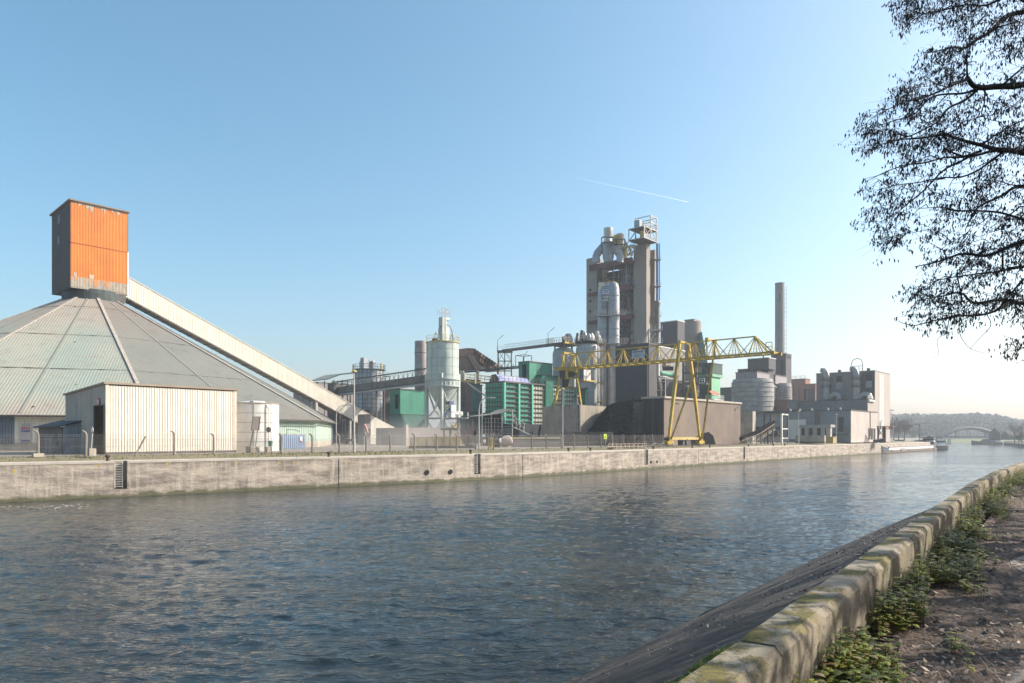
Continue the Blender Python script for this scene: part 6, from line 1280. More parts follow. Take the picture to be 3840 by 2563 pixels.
# bare twiggy shrub
random.seed(77)
c = pg(1757, 124); t = thing('bare_shrub', 'leafless purplish twiggy shrub in a pale planter near the warning sign', 'shrub', c); m = MB()
for i in range(46): a_ = random.gauss(0, .28); b_ = random.gauss(0, .28); h = random.uniform(2.2, 5.2); p0 = c+V((random.gauss(0, .15), random.gauss(0, .15), 0)); mid = p0+V((a_*h*.6, b_*h*.6, h*.55)); p2 = p0+V((a_*h, b_*h, h)); m.path([p0, mid, p2], .045, 4, .015); [m.tube(lerp(mid, p2, random.random()), lerp(mid, p2, random.random())+V((random.gauss(0, .35), random.gauss(0, .35), random.uniform(.2, .8))), .018, .008, 4) for _ in range(3)]
m.obj('stems', mt('twig_mauve', (.2,.14,.14), (.15,.105,.1), .9), t); m = MB(); q = pg(1773, 122); m.lathe(q, [(.45, 0), (.55, .8), (.45, .8), (.3, .7)], 12); m.obj('planter', m_conc2, t)
# ================================================================ YELLOW GANTRY CRANE
CB = pg(2566, 150.0)
cr = thing('gantry_crane', 'yellow lattice gantry crane straddling the coal bay and reaching over the quay', 'crane', CB)
ZB, ZT = 21.7, 25.2
def gp(a, d, z): q = CB-Q*a+D*d; return V((q.x, q.y, z))      # a: metres towards the water
wl_o = ext(CB, D, 2508); wr_o = ext(CB, D, 2625); GW = 1.75
m = MB(); tops = [15.2-i*4.3 for i in range(12)]; A0, A1 = 18.4, -31.5
for s_ in (-1, 1): m.bar(gp(A0, s_*GW, ZB), gp(A1, s_*GW, ZB), .2, .36)
m.bar(gp(15.2, 0, ZT), gp(-30, 0, ZT), .22, .24)
m.obj('girder_chord', m_yellow, cr)
m = MB()
for i, a in enumerate(tops):
    for s_ in (-1, 1):
        for da in (-2.2, -.4, .4, 2.2):
            if a+da > 18.4 or a+da < A1: continue
            m.bar(gp(a, 0, ZT), gp(a+da, s_*GW, ZB+.2), .12 if abs(da) < 1 else .14)
        if i == 0: m.bar(gp(15.2, 0, ZT), gp(18.2, s_*GW, ZB+.2), .22)
for i in range(24): a = 18.5-i*2.1; m.bar(gp(a, -GW, ZB), gp(a, GW, ZB), .15)
m.obj('girder_lattice', m_yellow, cr)
m = MB()
for s_ in (-1, 1): 
    m.bar(gp(18.4, s_*GW, ZB+.1), gp(19.3, s_*GW, ZB), .4, .4); m.bar(gp(19.4, s_*GW, ZB-.4), gp(19.4, s_*GW, ZB+.2), .55)
m.bar(gp(18.9, -GW-.4, ZB+.1), gp(18.9, GW+.4, ZB+.1), .35); m.rail([gp(18.0, -GW, ZB+.4), gp(19.2, -GW, ZB+.4)], 1.5, .7, .06); m.obj('end_buffer', m_yellow, cr)
m = MB(); m.rail([gp(18, GW+.6, ZB+.25), gp(2, GW+.6, ZB+.25)], 1.2, 1.1, .02); m.obj('side_railing', m_steel, cr)
def portal(a, nm):
    m = MB(); m.bar(gp(a, -1.9, ZT+.1), gp(a, 1.9, ZT+.1), .4); 
    for s_ in (-1, 1): m.tube(gp(a, s_*1.95, ZT-.25), gp(a, s_*1.95, ZT+.4), .34, n=10); m.bar(gp(a, s_*1.9, ZT), gp(a, s_*GW, ZB), .22)
    m.obj('portal_head', m_yellow, cr)
portal(0, ''); portal(6.0, ''); portal(-30, '')
def leg(a0, d0, a1, d1, w0, w1, z0=G+1.35, nm='leg'):
    m = MB(); p = gp(a0, d0, z0); q = gp(a1, d1, ZT); e = (q-p).normalized(); u = e.cross(Z).normalized(); t = u.cross(e)
    def sq(c, w_): return [c-u*w_/2-t*w_/2, c+u*w_/2-t*w_/2, c+u*w_/2+t*w_/2, c-u*w_/2+t*w_/2]
    mid = lerp(p, q, .55); m.add(sq(p, w1)+sq(mid, w0)+sq(q, w0*.75), [(0,3,2,1),(0,1,5,4),(1,2,6,5),(2,3,7,6),(3,0,4,7),(4,5,9,8),(5,6,10,9),(6,7,11,10),(7,4,8,11),(8,9,10,11)]); m.obj(nm, m_yellow, cr)
leg(0, wl_o, 0, -1.9, .66, .42); leg(0, wr_o, 0, 1.9, .66, .42)
leg(.5, wl_o, 6, -1.9, .34, .3, nm='stay'); leg(.5, wr_o, 6, 1.9, .34, .3, nm='stay')
wl2 = wl_o*1.0; leg(-30, -7.4, -30, -1.9, .46, .34); leg(-30, 7.0, -30, 1.9, .46, .34)
m = MB(); m.bar(gp(0, wl_o, G+1.5), gp(0, wr_o, G+1.5), .45, .55); m.bar(gp(-30, -7.4, G+1.5), gp(-30, 7, G+1.5), .45, .55); m.obj('sill_beam', m_yrail, cr)
for d_ in (wl_o, wr_o):
    m = MB(); c = gp(0, d_, G+.25); m.box(c, 2.4, .9, .75); m.box(c+Z*.75, 1.0, 1.0, .9); m.obj('bogie', m_yellow, cr); m = MB()
    for o in (-.7, .7): m.tube(c+D*o-Q*.5, c+D*o+Q*.5, .3, n=12)
    m.box(c+Z*.9+Q*.2, 1.3, 1.1, .5); m.obj('wheel', m_dsteel, cr)
m = MB(); m.box(gp(-.6, 1.2, G+.1), 3.5, 1.2, 1.6); m.bar(gp(0, .8, G), gp(0, .8, G+1.4), .5); m.obj('cable_drum', m_dsteel, cr)
# trolley with hoist machinery, machine house and operator cabin
def tq(px, py, dy=0): return P(px, py, 168+dy)
m = MB(); 
for y, x0, x1 in ((1381, 2080, 2182), (1388, 2074, 2160), (1421, 2118, 2170)): m.bar(tq(x0, y, -2), tq(x1, y-3, -4), .45, .35); m.bar(tq(x0, y, 2), tq(x1, y-3, 0), .4, .3)
for px in (2125, 2173): m.bar(tq(px, 1376, -3), tq(px, 1422, -3), .45)
m.bar(tq(2173, 1372, -3), tq(2173, 1392, -3), .7, .3); m.obj('trolley_frame', m_yellow, cr)
m = MB(); 
for px, y in ((2134, 1402), (2146, 1403)): m.tube(tq(px, y, -2), tq(px, y, 1.5), .75, n=16)
for i in range(9): m.bar(tq(2130+i*4.5, 1395, -1), tq(2128+i*4.5, 1419, -1), .12)
m.par(tq(2098, 1420, -1), V((1.6, 0, 0)), V((0, 2, 0)), Z*1.9); m.obj('hoist_gear', m_dsteel, cr)
m = MB(); m.par(tq(2155, 1417, -3), V((1.0, 0, 0)), V((0, 2, 0)), Z*.5); m.path([tq(2130, 1391, -2), tq(2150, 1393, -2), tq(2158, 1385, -2), tq(2160, 1400, -2)], .22, 6); m.obj('yellow_gear', m_yellow, cr)
a = tq(2189, 1424, -4); vv = ext(a, Q, 2172); uu = ext(a, D, 2216)
m = MB(); m.par(a, D*uu, Q*vv, Z*2.3); m.obj('machine_house', mt('machine_white', (.68,.66,.62), (.58,.56,.52), .6, streak=.25), cr); m = MB(); m.par(a-D*.02+Q*.02, Q*vv, D*.04-D*.06, Z*2.3); m.obj('machine_house_side', mt('slate_blue_paint', (.1,.16,.22), (.08,.13,.18), .6), cr)
m = MB(); m.par(a-Z*.35-Q*.2-D*.2, D*(uu+1.6), Q*(vv+.4), Z*.33); m.obj('machine_deck', m_yellow, cr); m = MB(); m.rail([a+D*uu, a+D*(uu+1.3)], 1.9, .4, .03); m.obj('deck_railing', m_dsteel, cr)
a = tq(2106, 1455, -3); m = MB(); m.par(a, V((1.5, 0, 0)), V((0, 1.6, 0)), Z*.12); m.bar(a, a+Z*2.1, .12); m.bar(a+V((1.5, 0, 0)), a+V((1.9, 0, 2.1)), .12); m.bar(a-Z*0, a+V((1.5, 0, 0)), .2); m.obj('cabin_frame', m_yellow, cr)
m = MB(); m.prism([a+V((.08, .05, .15)), a+V((1.45, .05, .15)), a+V((1.8, .05, 2.0)), a+V((.08, .05, 2.0))], V((0, 1.4, 0))); m.obj('operator_cabin', m_glass, cr)
m = MB(); b = a+V((1.5, 0, 0)); m.rail([b, b+V((3.6, 0, 0))], 1.1, .55, .035); m.par(b-Z*.12, V((3.6, 0, 0)), V((0, 1.2, 0)), Z*.12); m.obj('cabin_walkway', m_yrail, cr)
# maker's plate on the girder: plain grey board with faint lettering rows
a = gp(-11.4, -GW-.25, ZB+.9); m = MB(); ub = (-Q)*-1; m.par(a, Q*-3.0*-1*0+(-Q)*3.1, D*-.06, Z*1.75); pl = m.obj('girder_board', mt('board_blue_grey', (.5,.53,.58), (.42,.45,.5), .6), cr)
m = MB(); 
m.par(a+(-Q)*.25-D*.07+Z*1.28, (-Q)*2.6, -D*.02, Z*.26)
for k, (x0, x1, z) in enumerate(((.5, 2.6, .9), (.4, 2.4, .55), (.6, 2.0, .3))): m.par(a+(-Q)*x0-D*.07+Z*z, (-Q)*(x1-x0), -D*.02, Z*.1)
m.obj('lettering_row', mt('board_letter', (.16,.18,.22), (.13,.15,.18), .6), pl)
# rails on the quay
rl = MB()
for o in (0, 1.4): a = CB-D*24+Q*(-.4+o*.6); b = CB+D*40+Q*(-.4+o*.6); rl.bar(V((a.x, a.y, G+.06)), V((b.x, b.y, G+.06)), .12, .14)
t = rl.obj('crane_rail', m_dsteel); tag(t, 'dark steel crane rail lying along the quay under the crane bogies', 'rail')
# grab and black box at the bay wall corner
t = thing('clamshell_grab', 'dark coal grab with pinkish arms hanging above the bay wall corner', 'grab', P(2163, 1500, 166)); m = MB(); q = P(2163, 1490, 166); m.bar(q+Z*6, q, .08); m.box(q, 1.0, .8, .5); m.obj('grab_head', m_dsteel, t); m = MB(); m.bar(q, P(2157, 1522, 166), .16); m.bar(q, P(2168, 1522, 166), .16); m.bar(P(2158, 1516, 166), P(2172, 1505, 166), .12); m.obj('arm', mt('pink_arm', (.5,.33,.33), (.4,.27,.27), .7), t)
t = thing('black_chute_box', 'black box shaped chute fixed to the corner of the coal bay wall', 'chute', P(2150, 1543, 163)); a = P(2134, 1541, 161.5); m = MB(); m.prism([a, P(2168, 1543, 160.5), P(2168, 1521, 160.5), P(2146, 1521, 161), P(2134, 1532, 161.5)], V((0, 2.6, 0))); m.obj('box', m_coal, t)
# ================================================================ RIGHT SIDE
m_silo = mt('silo_concrete', (.40,.385,.36), (.30,.285,.27), .85, ns=.5, streak=.55, dirt=(.16,.15,.14), patch=.4, pc=(.5,.48,.45), ps=.9, pth=.57)
def rsilo(px, Y, pr_, yt, yb, label):
    c = pg(px, Y); r_ = pr_/F*Y; zt, zb_ = zat(yt, Y), zat(yb, Y); t = thing('round_silo', label, 'silo', c, 'round concrete silos'); m = MB(); m.lathe(V((c.x, c.y, 0)), [(r_, G), (r_, zt-2.2), (r_*.93, zt), (.1, zt+.1)], 44); m.obj('shell', m_silo, t, smooth=True)
    m = MB(); n = 7
    for i in range(n): m.lathe(V((c.x, c.y, lerp(zb_, zt-1.5, i/(n-1)))), [(r_+.0, 0), (r_+.14, .05), (r_+.14, .2), (r_+.0, .28)], 44, caps=False)
    m.obj('hoop', mt('hoop_grey', (.27,.26,.25), (.2,.2,.2), .8), t, smooth=True); return t, c, r_, zt
t1, c1, r1, z1 = rsilo(2822, 268, 76, 1424, 1545, 'left and larger of the two round hooped concrete silos')
t2, c2, r2, z2 = rsilo(2925, 282, 42, 1440, 1500, 'right and smaller of the two round hooped concrete silos, by the chimney')
m_sh = mt('silo_house_cladding', (.34,.31,.31), (.28,.26,.26), .75, ns=.3, streak=.25, vs=2.5, seam=(.22,.2,.2))
r, C, u, v, H = block('silo_top_house', 'pale grey stepped house sitting on the larger round silo', 'building', 2839, 262, 2886, 2759, 1395, m_sh, yb=1428, ovh=.2)
m = MB(); b_ = C+D*(-.3)-Q*.3; m.prism([C-D*0, C+D*u, C+D*u*1.25-Z*2.2, C-D*.2-Z*.1], Q*.15); m.prism([C, C+D*(u+.2), C+D*(u+3.5)-Z*1.9-Q*1.5, C-Q*2.2-Z*.2], Z*.15); m.obj('sloping_apron', m_conc2, r)
r, C, u, v, H = block('silo_mid_house', 'dark grey mid level house behind the silo top house', 'building', 2882, 272, 2908, 2767, 1381, m_dgrey)
r, C, u, v, H = block('silo_upper_house', 'dark grey upper house with a pale roof rim above the round silos', 'building', 2883, 270, 2909, 2804, 1343, m_dgrey, yb=1384, roofm=m_white)
m = MB(); m.bar(C+Q*v*.25+Z*H, C+Q*v*.25+Z*(H+1.5), .4); m.obj('vent', m_dsteel, r)
r, C, u, v, H = block('silo_top_house', 'small pale house on the smaller round silo', 'building', 2908, 276, 2951, None, 1408, m_sh, vdep=6, yb=1440)
r, C, u, v, H = block('dark_lift_tower', 'dark slate clad lift tower at the foot of the tall chimney', 'tower', 2947, 296, 2968, 2891, 1328, m_dgrey)
on_l(C, .8, 2.2, H*.3, H*.93, .15).obj('shaft_slot', m_dark, r)
on_r(C, 1.0, u-.8, H-1.6, H-.6, .1).obj('louvre', m_dark, r); m = MB(); m.bar(C-D*.3+Q*4.5+Z*H*.35, C-D*.3+Q*4.5+Z*H*.72, .5); m.obj('white_pipe', m_white, r)
# chimney
CY = 332.0; c = pg(2924, CY); t = thing('tall_chimney', 'very tall pale grey concrete chimney with a ladder on its right side', 'chimney', c); r0 = 16.5/F*CY; H = zat(1063, CY)-G
m = MB(); m.lathe(c, [(r0*1.12, 0), (r0*1.04, H*.5), (r0, H), (r0-.3, H), (r0-.3, H-2)], 32, caps=False); m.obj('shaft', mt('chimney_concrete', (.26,.245,.24), (.22,.21,.205), .85, ns=.15, streak=.3, hs=2.5, seam=(.21,.2,.195)), t, smooth=True)
m = MB(); q = c+V((r0*.98+.4, -.6, 0)); m.ladder(q+V((.2, 0, 0)), q+Z*(H-1), V((1, 0, 0)), .9, .05, 1.1)
for i in range(34): z = i*(H-2)/34+1; m.ring_rail(q+V((.1, -.1, z)), .55, .01, 8, .035)
m.obj('caged_ladder', m_steel, t); m = MB(); [m.bar(c+V((-.5, -r0-.15, H*f_)), c+V((-.5, -r0-.15, H*f_+3.4)), .5, .3) for f_ in (.88,)]; m.obj('dark_slot', m_dsteel, t); m = MB(); m.lathe(c+Z*(H-.4), [(r0+.02, 0), (r0+.12, .1), (r0+.12, .4), (r0-.2, .45)], 32, caps=False); m.obj('crown_rim', m_dsteel, t)
# brick buildings
r, C, u, v, H = block('brick_plant_house', 'orange brown brick plant house behind the grey hall, taller one', 'building', 3020, 345, 3038, 2965, 1422, m_brick)
m = MB(); m.rail([C+Z*(H+.3), C+Q*v+Z*(H+.3)], 1.3, 2, .06); m.obj('roof_railing', m_steel, r); on_l(C, v*.35, v*.45, 3, H-3, .2).obj('pilaster', m_dsteel, r); on_l(C, v*.75, v*.85, H-8, H-3, .1).obj('window', m_glass, r)
r, C, u, v, H = block('brick_block', 'lower reddish brick block with dark bays left of the tall grey building', 'building', 3058, 330, 3075, 3003, 1441, m_brick)
on_l(C, v*.1, v*.5, 2, H-2, .15).obj('dark_bay', m_dgrey, r); on_l(C, v*.62, v*.8, H-11, H-2, .12).obj('dark_window', m_dark, r)
m = MB(); m.prism([C+Q*v*1.0+Z*(H-14), C+Q*v*.3+Z*(H-14), C+Q*v*.5+Z*(H-9)], -D*3); m.obj('pent_roof', m_dgrey, r)
r, C, u, v, H = block('brick_store', 'low red brown brick store between the round silos and the grey hall', 'store', 2985, 262, 3010, 2880, 1503, m_brick)
on_l(C, v*.05, v*.28, H-5, H-1.6, .1).obj('opening', m_dark, r)
r, C, u, v, H = block('low_dark_store', 'low dark building between the green tower and the round silos', 'store', 2745, 300, 2760, 2695, 1455, m_dgrey)
m = MB(); a = P(2966, 1503, 250); m.prism([a, P(2994, 1506, 250), P(2990, 1530, 250), P(2970, 1540, 250), P(2962, 1532, 250)], V((0, 3, 0))); o = m.obj('tilted_hopper', m_grey); tag(o, 'pale tilted steel hopper on the roof right of the red brick store', 'hopper')
# tall building and mid hall
TYb = 246.0
r, C, u, v, H = block('tall_mill_building', 'tall grey clad mill building with two silver ducts at the right end of the plant', 'building', 3280, TYb, 3336, 3061, 1392, mt('mill_cladding', (.27,.245,.235), (.235,.215,.205), .75, ns=.12, streak=.25, rib=.6), roofm=m_grey)
m_tan = mt('mill_tan_cladding', (.45,.39,.34), (.39,.34,.30), .75, ns=.15, streak=.25, rib=.6)
m = MB(); m.par(C-Q*.1, D*u, Q*.1, Z*(H-.02)); m.obj('river_cladding', m_tan, r)
x0, x1 = ext(C, D, 3295), ext(C, D, 3313); on_r(C-Q*.1, x0, x1, 3, H-.6, .06).obj('pale_strip', mt('pale_strip', (.50,.52,.5), (.46,.48,.46), .7, rib=.5), r)
m = MB(); m.par(C+D*u+Q*1.5, D*6, Q*12, Z*(H-3.5)); m.obj('rear_step', m_tan, r); on_r(C+D*u+Q*1.5, 1.5, 5.5, H-11.5, H-5, .15).obj('dark_louvre', m_dgrey, r); m = MB(); m.par(C+D*(u+1)+Z*(H-13), D*5.5, Q*2, Z*.4); m.rail([C+D*(u+1)+Z*(H-17.5), C+D*(u+6)+Z*(H-17.5)], 1.2, 1, .05); m.par(C+D*(u+2)+Q*.6+Z*(H-17.5), D*3, Q*1, Z*4); m.obj('balcony', m_grey, r)
for (p0, p1) in ((3137, 3158), (3246, 3270)):
    w0, w1 = ext(C, Q, p1), ext(C, Q, p0); on_l(C, w0, w1, H-3.2, H-1.1, .12).obj('louvre', m_dark, r); on_l(C, w0, w1, H-5.6, H-3.35, .1).obj('pale_louvre', mt('pale_louvre', (.4,.4,.4), (.33,.33,.33), .7), r)
w0, w1 = ext(C, Q, 3280), ext(C, Q, 3232); on_l(C, .05, w1, H*.38, H-.3, .05).obj('dark_panel', m_dgrey, r)
for px in (3144, 3253): m = MB(); w0 = ext(C, Q, px+5); m.par(C+Q*w0+D*1+Z*H, Q*.9, D*.9, Z*1.2); m.obj('roof_vent', m_dsteel, r)
m = MB(); q = C+Q*ext(C, Q, 3186)+D*2+Z*H; m.sweep([q, q+Z*3.2+Q*0, q+Z*4.5-Q*.6, q+Z*4.9-Q*2, q+Z*4.4-Q*3.2, q+Z*3.2-Q*3.7, q-Q*3.7], .14, 8); m.rail([q+Z*0, q-Q*3.7], 2.2, 1.2, .08); m.obj('pipe_loop', m_steel, r)
for k, px in enumerate((3105, 3216)):
    q = C+Q*ext(C, Q, px)-D*1.3; zt = zat(1397+k*-6, q.y); zb_ = zat(1498, q.y); m = MB(); base = V((q.x, q.y, 0))
    m.sweep([base+Z*zb_, base+Z*(zt-1.5), base+Z*(zt)+Q*.3, base+Z*(zt+.7)+Q*1.0, base+Z*(zt+.85)+Q*2.0], [1.15, 1.05, 1.0, .95, .85], 16)
    m.obj('exhaust_duct', mt('dusty_silver', (.48,.46,.44), (.36,.34,.33), .5, .4, ns=.7, streak=.3, hs=2.4, seam=(.25,.24,.23), seam_w=.18), r, smooth=True)
    m = MB()
    for z in (zt-3, zb_+4.2): m.box(base+Z*z, 3.0, 3.0, .2); m.ring_rail(base+Z*z, 1.6, 1.0, 10, .05)
    m.obj('duct_platform', m_dsteel, r)
    m = MB(); m.sweep([base+Z*(zb_+.6)-Q*1.0, base+Z*(zb_+1.6)-Q*2.6, base+Z*(zb_+1.2)-Q*4.0, base+Z*(zb_-.2)-Q*4.4], 1.05, 14); m.obj('duct_elbow', mt('dusty_silver', (.48,.46,.44)), r, smooth=True)
r, C, u, v, H = block('mid_grey_hall', 'long mid height grey hall in front of the tall mill building', 'hall', 3253, 238, 3284, 2992, 1500, mt('mid_hall_cladding', (.24,.225,.22), (.19,.18,.18), .8, ns=.1, streak=.35, rib=.6))
m = MB(); m.par(C-Q*.08, D*u, Q*.08, Z*H); m.obj('river_cladding', m_tan, r); m = MB(); m.rail([C+D*.5+Z*(H+.3), C+D*6+Z*(H+.3)], 1.2, 1, .06); m.bar(C+Z*(H-.2)+D*0-Q*.3, C+D*7+Z*(H-.2)-Q*.3, .7, .6); m.obj('walkway_railing', m_cream, r)
for f_ in (.17, .33, .5, .64, .78): m = MB(); q = C+Q*v*f_*0+Q*(v*f_)-D*.6; 
# low halls in front
LY = 224.0
r, C, u, v, H = block('quay_hall', 'wide low hall, coloured blue grey for its shaded left side and pale pinkish for its sunlit river side', 'hall', 3190, LY, 3289, 2822, 1540, mt('hall_shaded_bluegrey', (.235,.255,.285), (.2,.215,.24), .75, ns=.15, streak=.25, rib=.5), roofm=m_dsteel, ovh=.25)
m = MB(); m.par(C-Q*.1, D*u, Q*.1, Z*(H-.02)); m.obj('river_cladding', mt('hall_sunlit_pink', (.54,.48,.43), (.47,.42,.37), .75, ns=.2, streak=.35, rib=.5), r)  # sunlit side coloured pale pink, shaded left walls coloured blue grey
w0, w1 = ext(C, Q, 3076), ext(C, Q, 3055); on_l(C, w0, w1, H-5.5, H-.1, .1).obj('brown_bay', m_rdark, r)
w0, w1 = ext(C, Q, 3164), ext(C, Q, 3144); on_l(C, w0, w1, H-6.6, H-2.0, .12).obj('roller_door', m_dgrey, r); on_l(C, w0-1.6, w0-.3, H-7.2, H-4.9, .1).obj('pale_panel', m_grey, r); on_l(C, w1+.3, w1+1.5, H-7.2, H-4.9, .1).obj('pale_panel', m_grey, r)
m = MB(); m.par(C-D*.3+Q*(w0-2)+Z*(H-7.6), Q*(w1-w0+4), -D*1.2, Z*.25); m.obj('canopy', m_dsteel, r)
w0, w1 = ext(C, Q, 3022), ext(C, Q, 2955); on_l(C, w0, w1, H-9, H-2.6, .15).obj('white_wall', mt('white_render', (.78,.74,.68), (.7,.66,.6), .8, hs=1.1, seam=(.6,.57,.52)), r)
w0, w1 = ext(C, Q, 2952), ext(C, Q, 2822); on_l(C, w0, w1, 1.5, H-1.6, .1).obj('slatted_wall', mt('slatted_grey', (.3,.3,.3), (.25,.25,.25), .8, hs=.8, seam=(.18,.18,.19)), r)
for p0, p1 in ((3254, 3262), (3264, 3272), (3274, 3281)): x0, x1 = ext(C, D, p0), ext(C, D, p1); on_r(C-Q*.1, x0+.2, x1-.1, .9, 4.6, .08).obj('tall_opening', m_dark, r)
x0 = ext(C, D, 3261); m = MB(); m.bar(C+D*x0-Q*.2+Z*2, C+D*x0-Q*.2+Z*H, .22); m.obj('downpipe', m_rust, r)
for f_ in (.1, .22, .38, .5, .6): m = MB(); q = C+Q*v*f_+D*1+Z*H; m.prism([q, q+D*.7, q+D*.1+Z*1.1], Q*.5); m.obj('roof_vent', m_white, r)
# small office
r, C, u, v, H = block('site_office', 'small white flat roofed site office with four dark windows', 'office', 3114, 205, 3120, 3001, 1597, mt('office_white', (.5,.47,.44), (.43,.4,.38), .8, streak=.3), roof=False)
m = MB(); m.par(C-D*.4+Q*-.2+Z*(H-.5), Q*(v+.4), D*4, Z*.8); m.obj('roof', mt('office_roof', (.42,.41,.4), (.33,.32,.32), .8), r)
for p0, p1 in ((3006, 3018), (3033, 3047), (3064, 3078), (3094, 3098)): w0, w1 = ext(C, Q, p1), ext(C, Q, p0); m = on_l(C, w0, w1, 2.2, 4.3, .08); wo2 = m.obj('window', m_glass, r); m = MB(); m.par(C+Q*((w0+w1)/2-.05)-D*.12+Z*2.2, Q*.1, D*.04, Z*2.1); m.obj('mullion', m_dsteel, wo2)
C = pg(3092, 200); v = ext(C, Q, 2982); t = thing('concrete_block_wall', 'low pale brown concrete wall in front of the site office', 'wall', C); m = MB(); m.par(C, Q*v, D*1, Z*(zat(1634, 200)-G)); m.obj('wall', m_conc2, t); m = MB(); m.par(C-D*.05, Q*v, D*1.1, Z*.5); m.obj('mossy_foot', m_grass, t)
C = pg(3124, 203); v = ext(C, Q, 3095); t = thing('yellow_container', 'small mustard coloured container beside the low concrete wall', 'container', C); m = MB(); m.par(C, Q*v, D*3, Z*1.7); m.obj('body', mt('mustard_paint', (.5,.38,.15), (.42,.31,.12), .7), t); m = MB(); m.par(C-D*.05+Q*-.1+Z*1.7, Q*(v+.2), D*3.2, Z*.15); m.obj('lid', m_yrail, t)
# concrete pier, inclined conveyor, portal frame
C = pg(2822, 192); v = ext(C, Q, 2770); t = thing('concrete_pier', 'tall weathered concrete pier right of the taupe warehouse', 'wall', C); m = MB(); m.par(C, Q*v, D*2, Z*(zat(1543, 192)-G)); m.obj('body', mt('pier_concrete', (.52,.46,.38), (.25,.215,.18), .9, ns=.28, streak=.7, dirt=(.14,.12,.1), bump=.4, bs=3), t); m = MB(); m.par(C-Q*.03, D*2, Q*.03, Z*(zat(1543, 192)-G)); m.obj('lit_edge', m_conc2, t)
t = thing('inclined_conveyor', 'rusty inclined belt conveyor rising to the right beside the quay', 'conveyor', pg(2780, 182)); m = MB(); a = P(2782, 1654, 180); mid_ = P(2850, 1627, 184); b = P(2905, 1590, 188)
for o in (0, 1.3): m.path([a+V((0, o, 0)), mid_+V((0, o, 0)), b+V((0, o, 0))], .13, 4); m.path([a+V((0, o, -1.3)), mid_+V((0, o, -1.3)), b+V((0, o, -1.3))], .12, 4)
for i in range(15): f_ = i/14; p = lerp(a, mid_, f_*2) if f_ < .5 else lerp(mid_, b, f_*2-1); m.bar(p, p-Z*1.3, .1)
m.obj('side_frame', mt('ochre_steel', (.34,.26,.18), (.2,.16,.12), .8, ns=2), t)
m = MB(); m.path([a+V((0, .7, .5)), mid_+V((0, .7, .5)), b+V((0, .7, .5))], .6, 6); m.obj('belt', m_coal, t); m = MB(); [m.tube(lerp(mid_, b, k/6)+V((0, .2, -1.35)), lerp(mid_, b, k/6)+V((1.0, .2, -1.15)), .14, n=6) for k in range(6)]; [m.tube(lerp(a, mid_, k/6)+V((0, .2, -1.35)), lerp(a, mid_, k/6)+V((.8, .2, -1.25)), .12, n=6) for k in range(6)]; m.obj('roller', m_white, t)
m = MB(); [m.bar(pg(px, 184), P(px, py, 184), .3) for px, py in ((2800, 1655), (2853, 1630), (2880, 1612), (2897, 1600))]; m.rail([P(2892, 1586, 187), P(2908, 1578, 188)], 1.2, .5, .06); m.obj('support', m_dsteel, t)
t = thing('small_tip_conveyor', 'short dark tipping conveyor with an orange edge behind the inclined one', 'conveyor', P(2840, 1600, 195)); m = MB(); m.prism([P(2823, 1596, 195), P(2856, 1606, 195), P(2838, 1618, 195), P(2823, 1624, 195)], V((0, 1.5, 0))); m.obj('body', m_dark, t); m = MB(); m.bar(P(2823, 1596, 194.8), P(2856, 1605, 194.8), .2); m.bar(P(2856, 1605, 194.8), P(2838, 1617, 194.8), .18); m.obj('edge', mt('orange_edge', (.45,.25,.12), (.35,.2,.1)), t)
t = thing('portal_frame', 'open portal frame with one white post and a dark flat roof over the conveyor head', 'frame', pg(2930, 196)); m = MB(); m.bar(pg(2931, 192), P(2931, 1553, 192), .42); m.bar(P(2931, 1554, 192), P(2953, 1556, 197), .35); m.bar(P(2931, 1609, 192), P(2953, 1609, 197), .25); m.bar(P(2931, 1644, 192), P(2953, 1644, 197), .25); m.obj('white_frame', m_white, t)
m = MB(); m.bar(pg(2867, 200), P(2867, 1550, 200), .4); m.bar(pg(2954, 198), P(2954, 1553, 198), .35); m.bar(pg(2890, 202), P(2890, 1550, 202), .3); m.par(P(2864, 1552, 194), V((6.5, 0, 0)), V((0, 8, 0)), Z*.35); m.obj('dark_frame', m_dsteel, t); m = MB(); m.bar(P(2912, 1559, 196), P(2924, 1559, 196), .35); m.obj('lamp', m_yrail, t)
m = MB(); m.par(P(2860, 1648, 199), V((5.5, 0, 0)), V((0, 2, 0)), Z*3.5); m.bar(P(2915, 1615, 198), P(2920, 1634, 198), .35); m.obj('lower_machinery', m_dsteel, t)
# second fence by the conveyor
fp2 = quay_pts(6.4, G); fe2 = thing('wire_fence', 'short dark fence with thin posts in front of the inclined conveyor', 'fence', at_px(fp2, 2850)); m = MB()
fxs = [2794, 2814, 2836, 2858, 2877, 2897, 2915, 2935, 2955]
for px in fxs: c = at_px(fp2, px); m = MB(); m.sweep([c, c+Z*2.0, c+Z*2.3-D*.25], .07, 6); m.obj('post', m_dconc, fe2)
m = MB(); ps = [at_px(fp2, p) for p in fxs]
for a, b in zip(ps, ps[1:]): m.quad(a, b, b+Z*1.9, a+Z*1.9)
m.obj('wire_mesh', mesh_mat(), fe2)
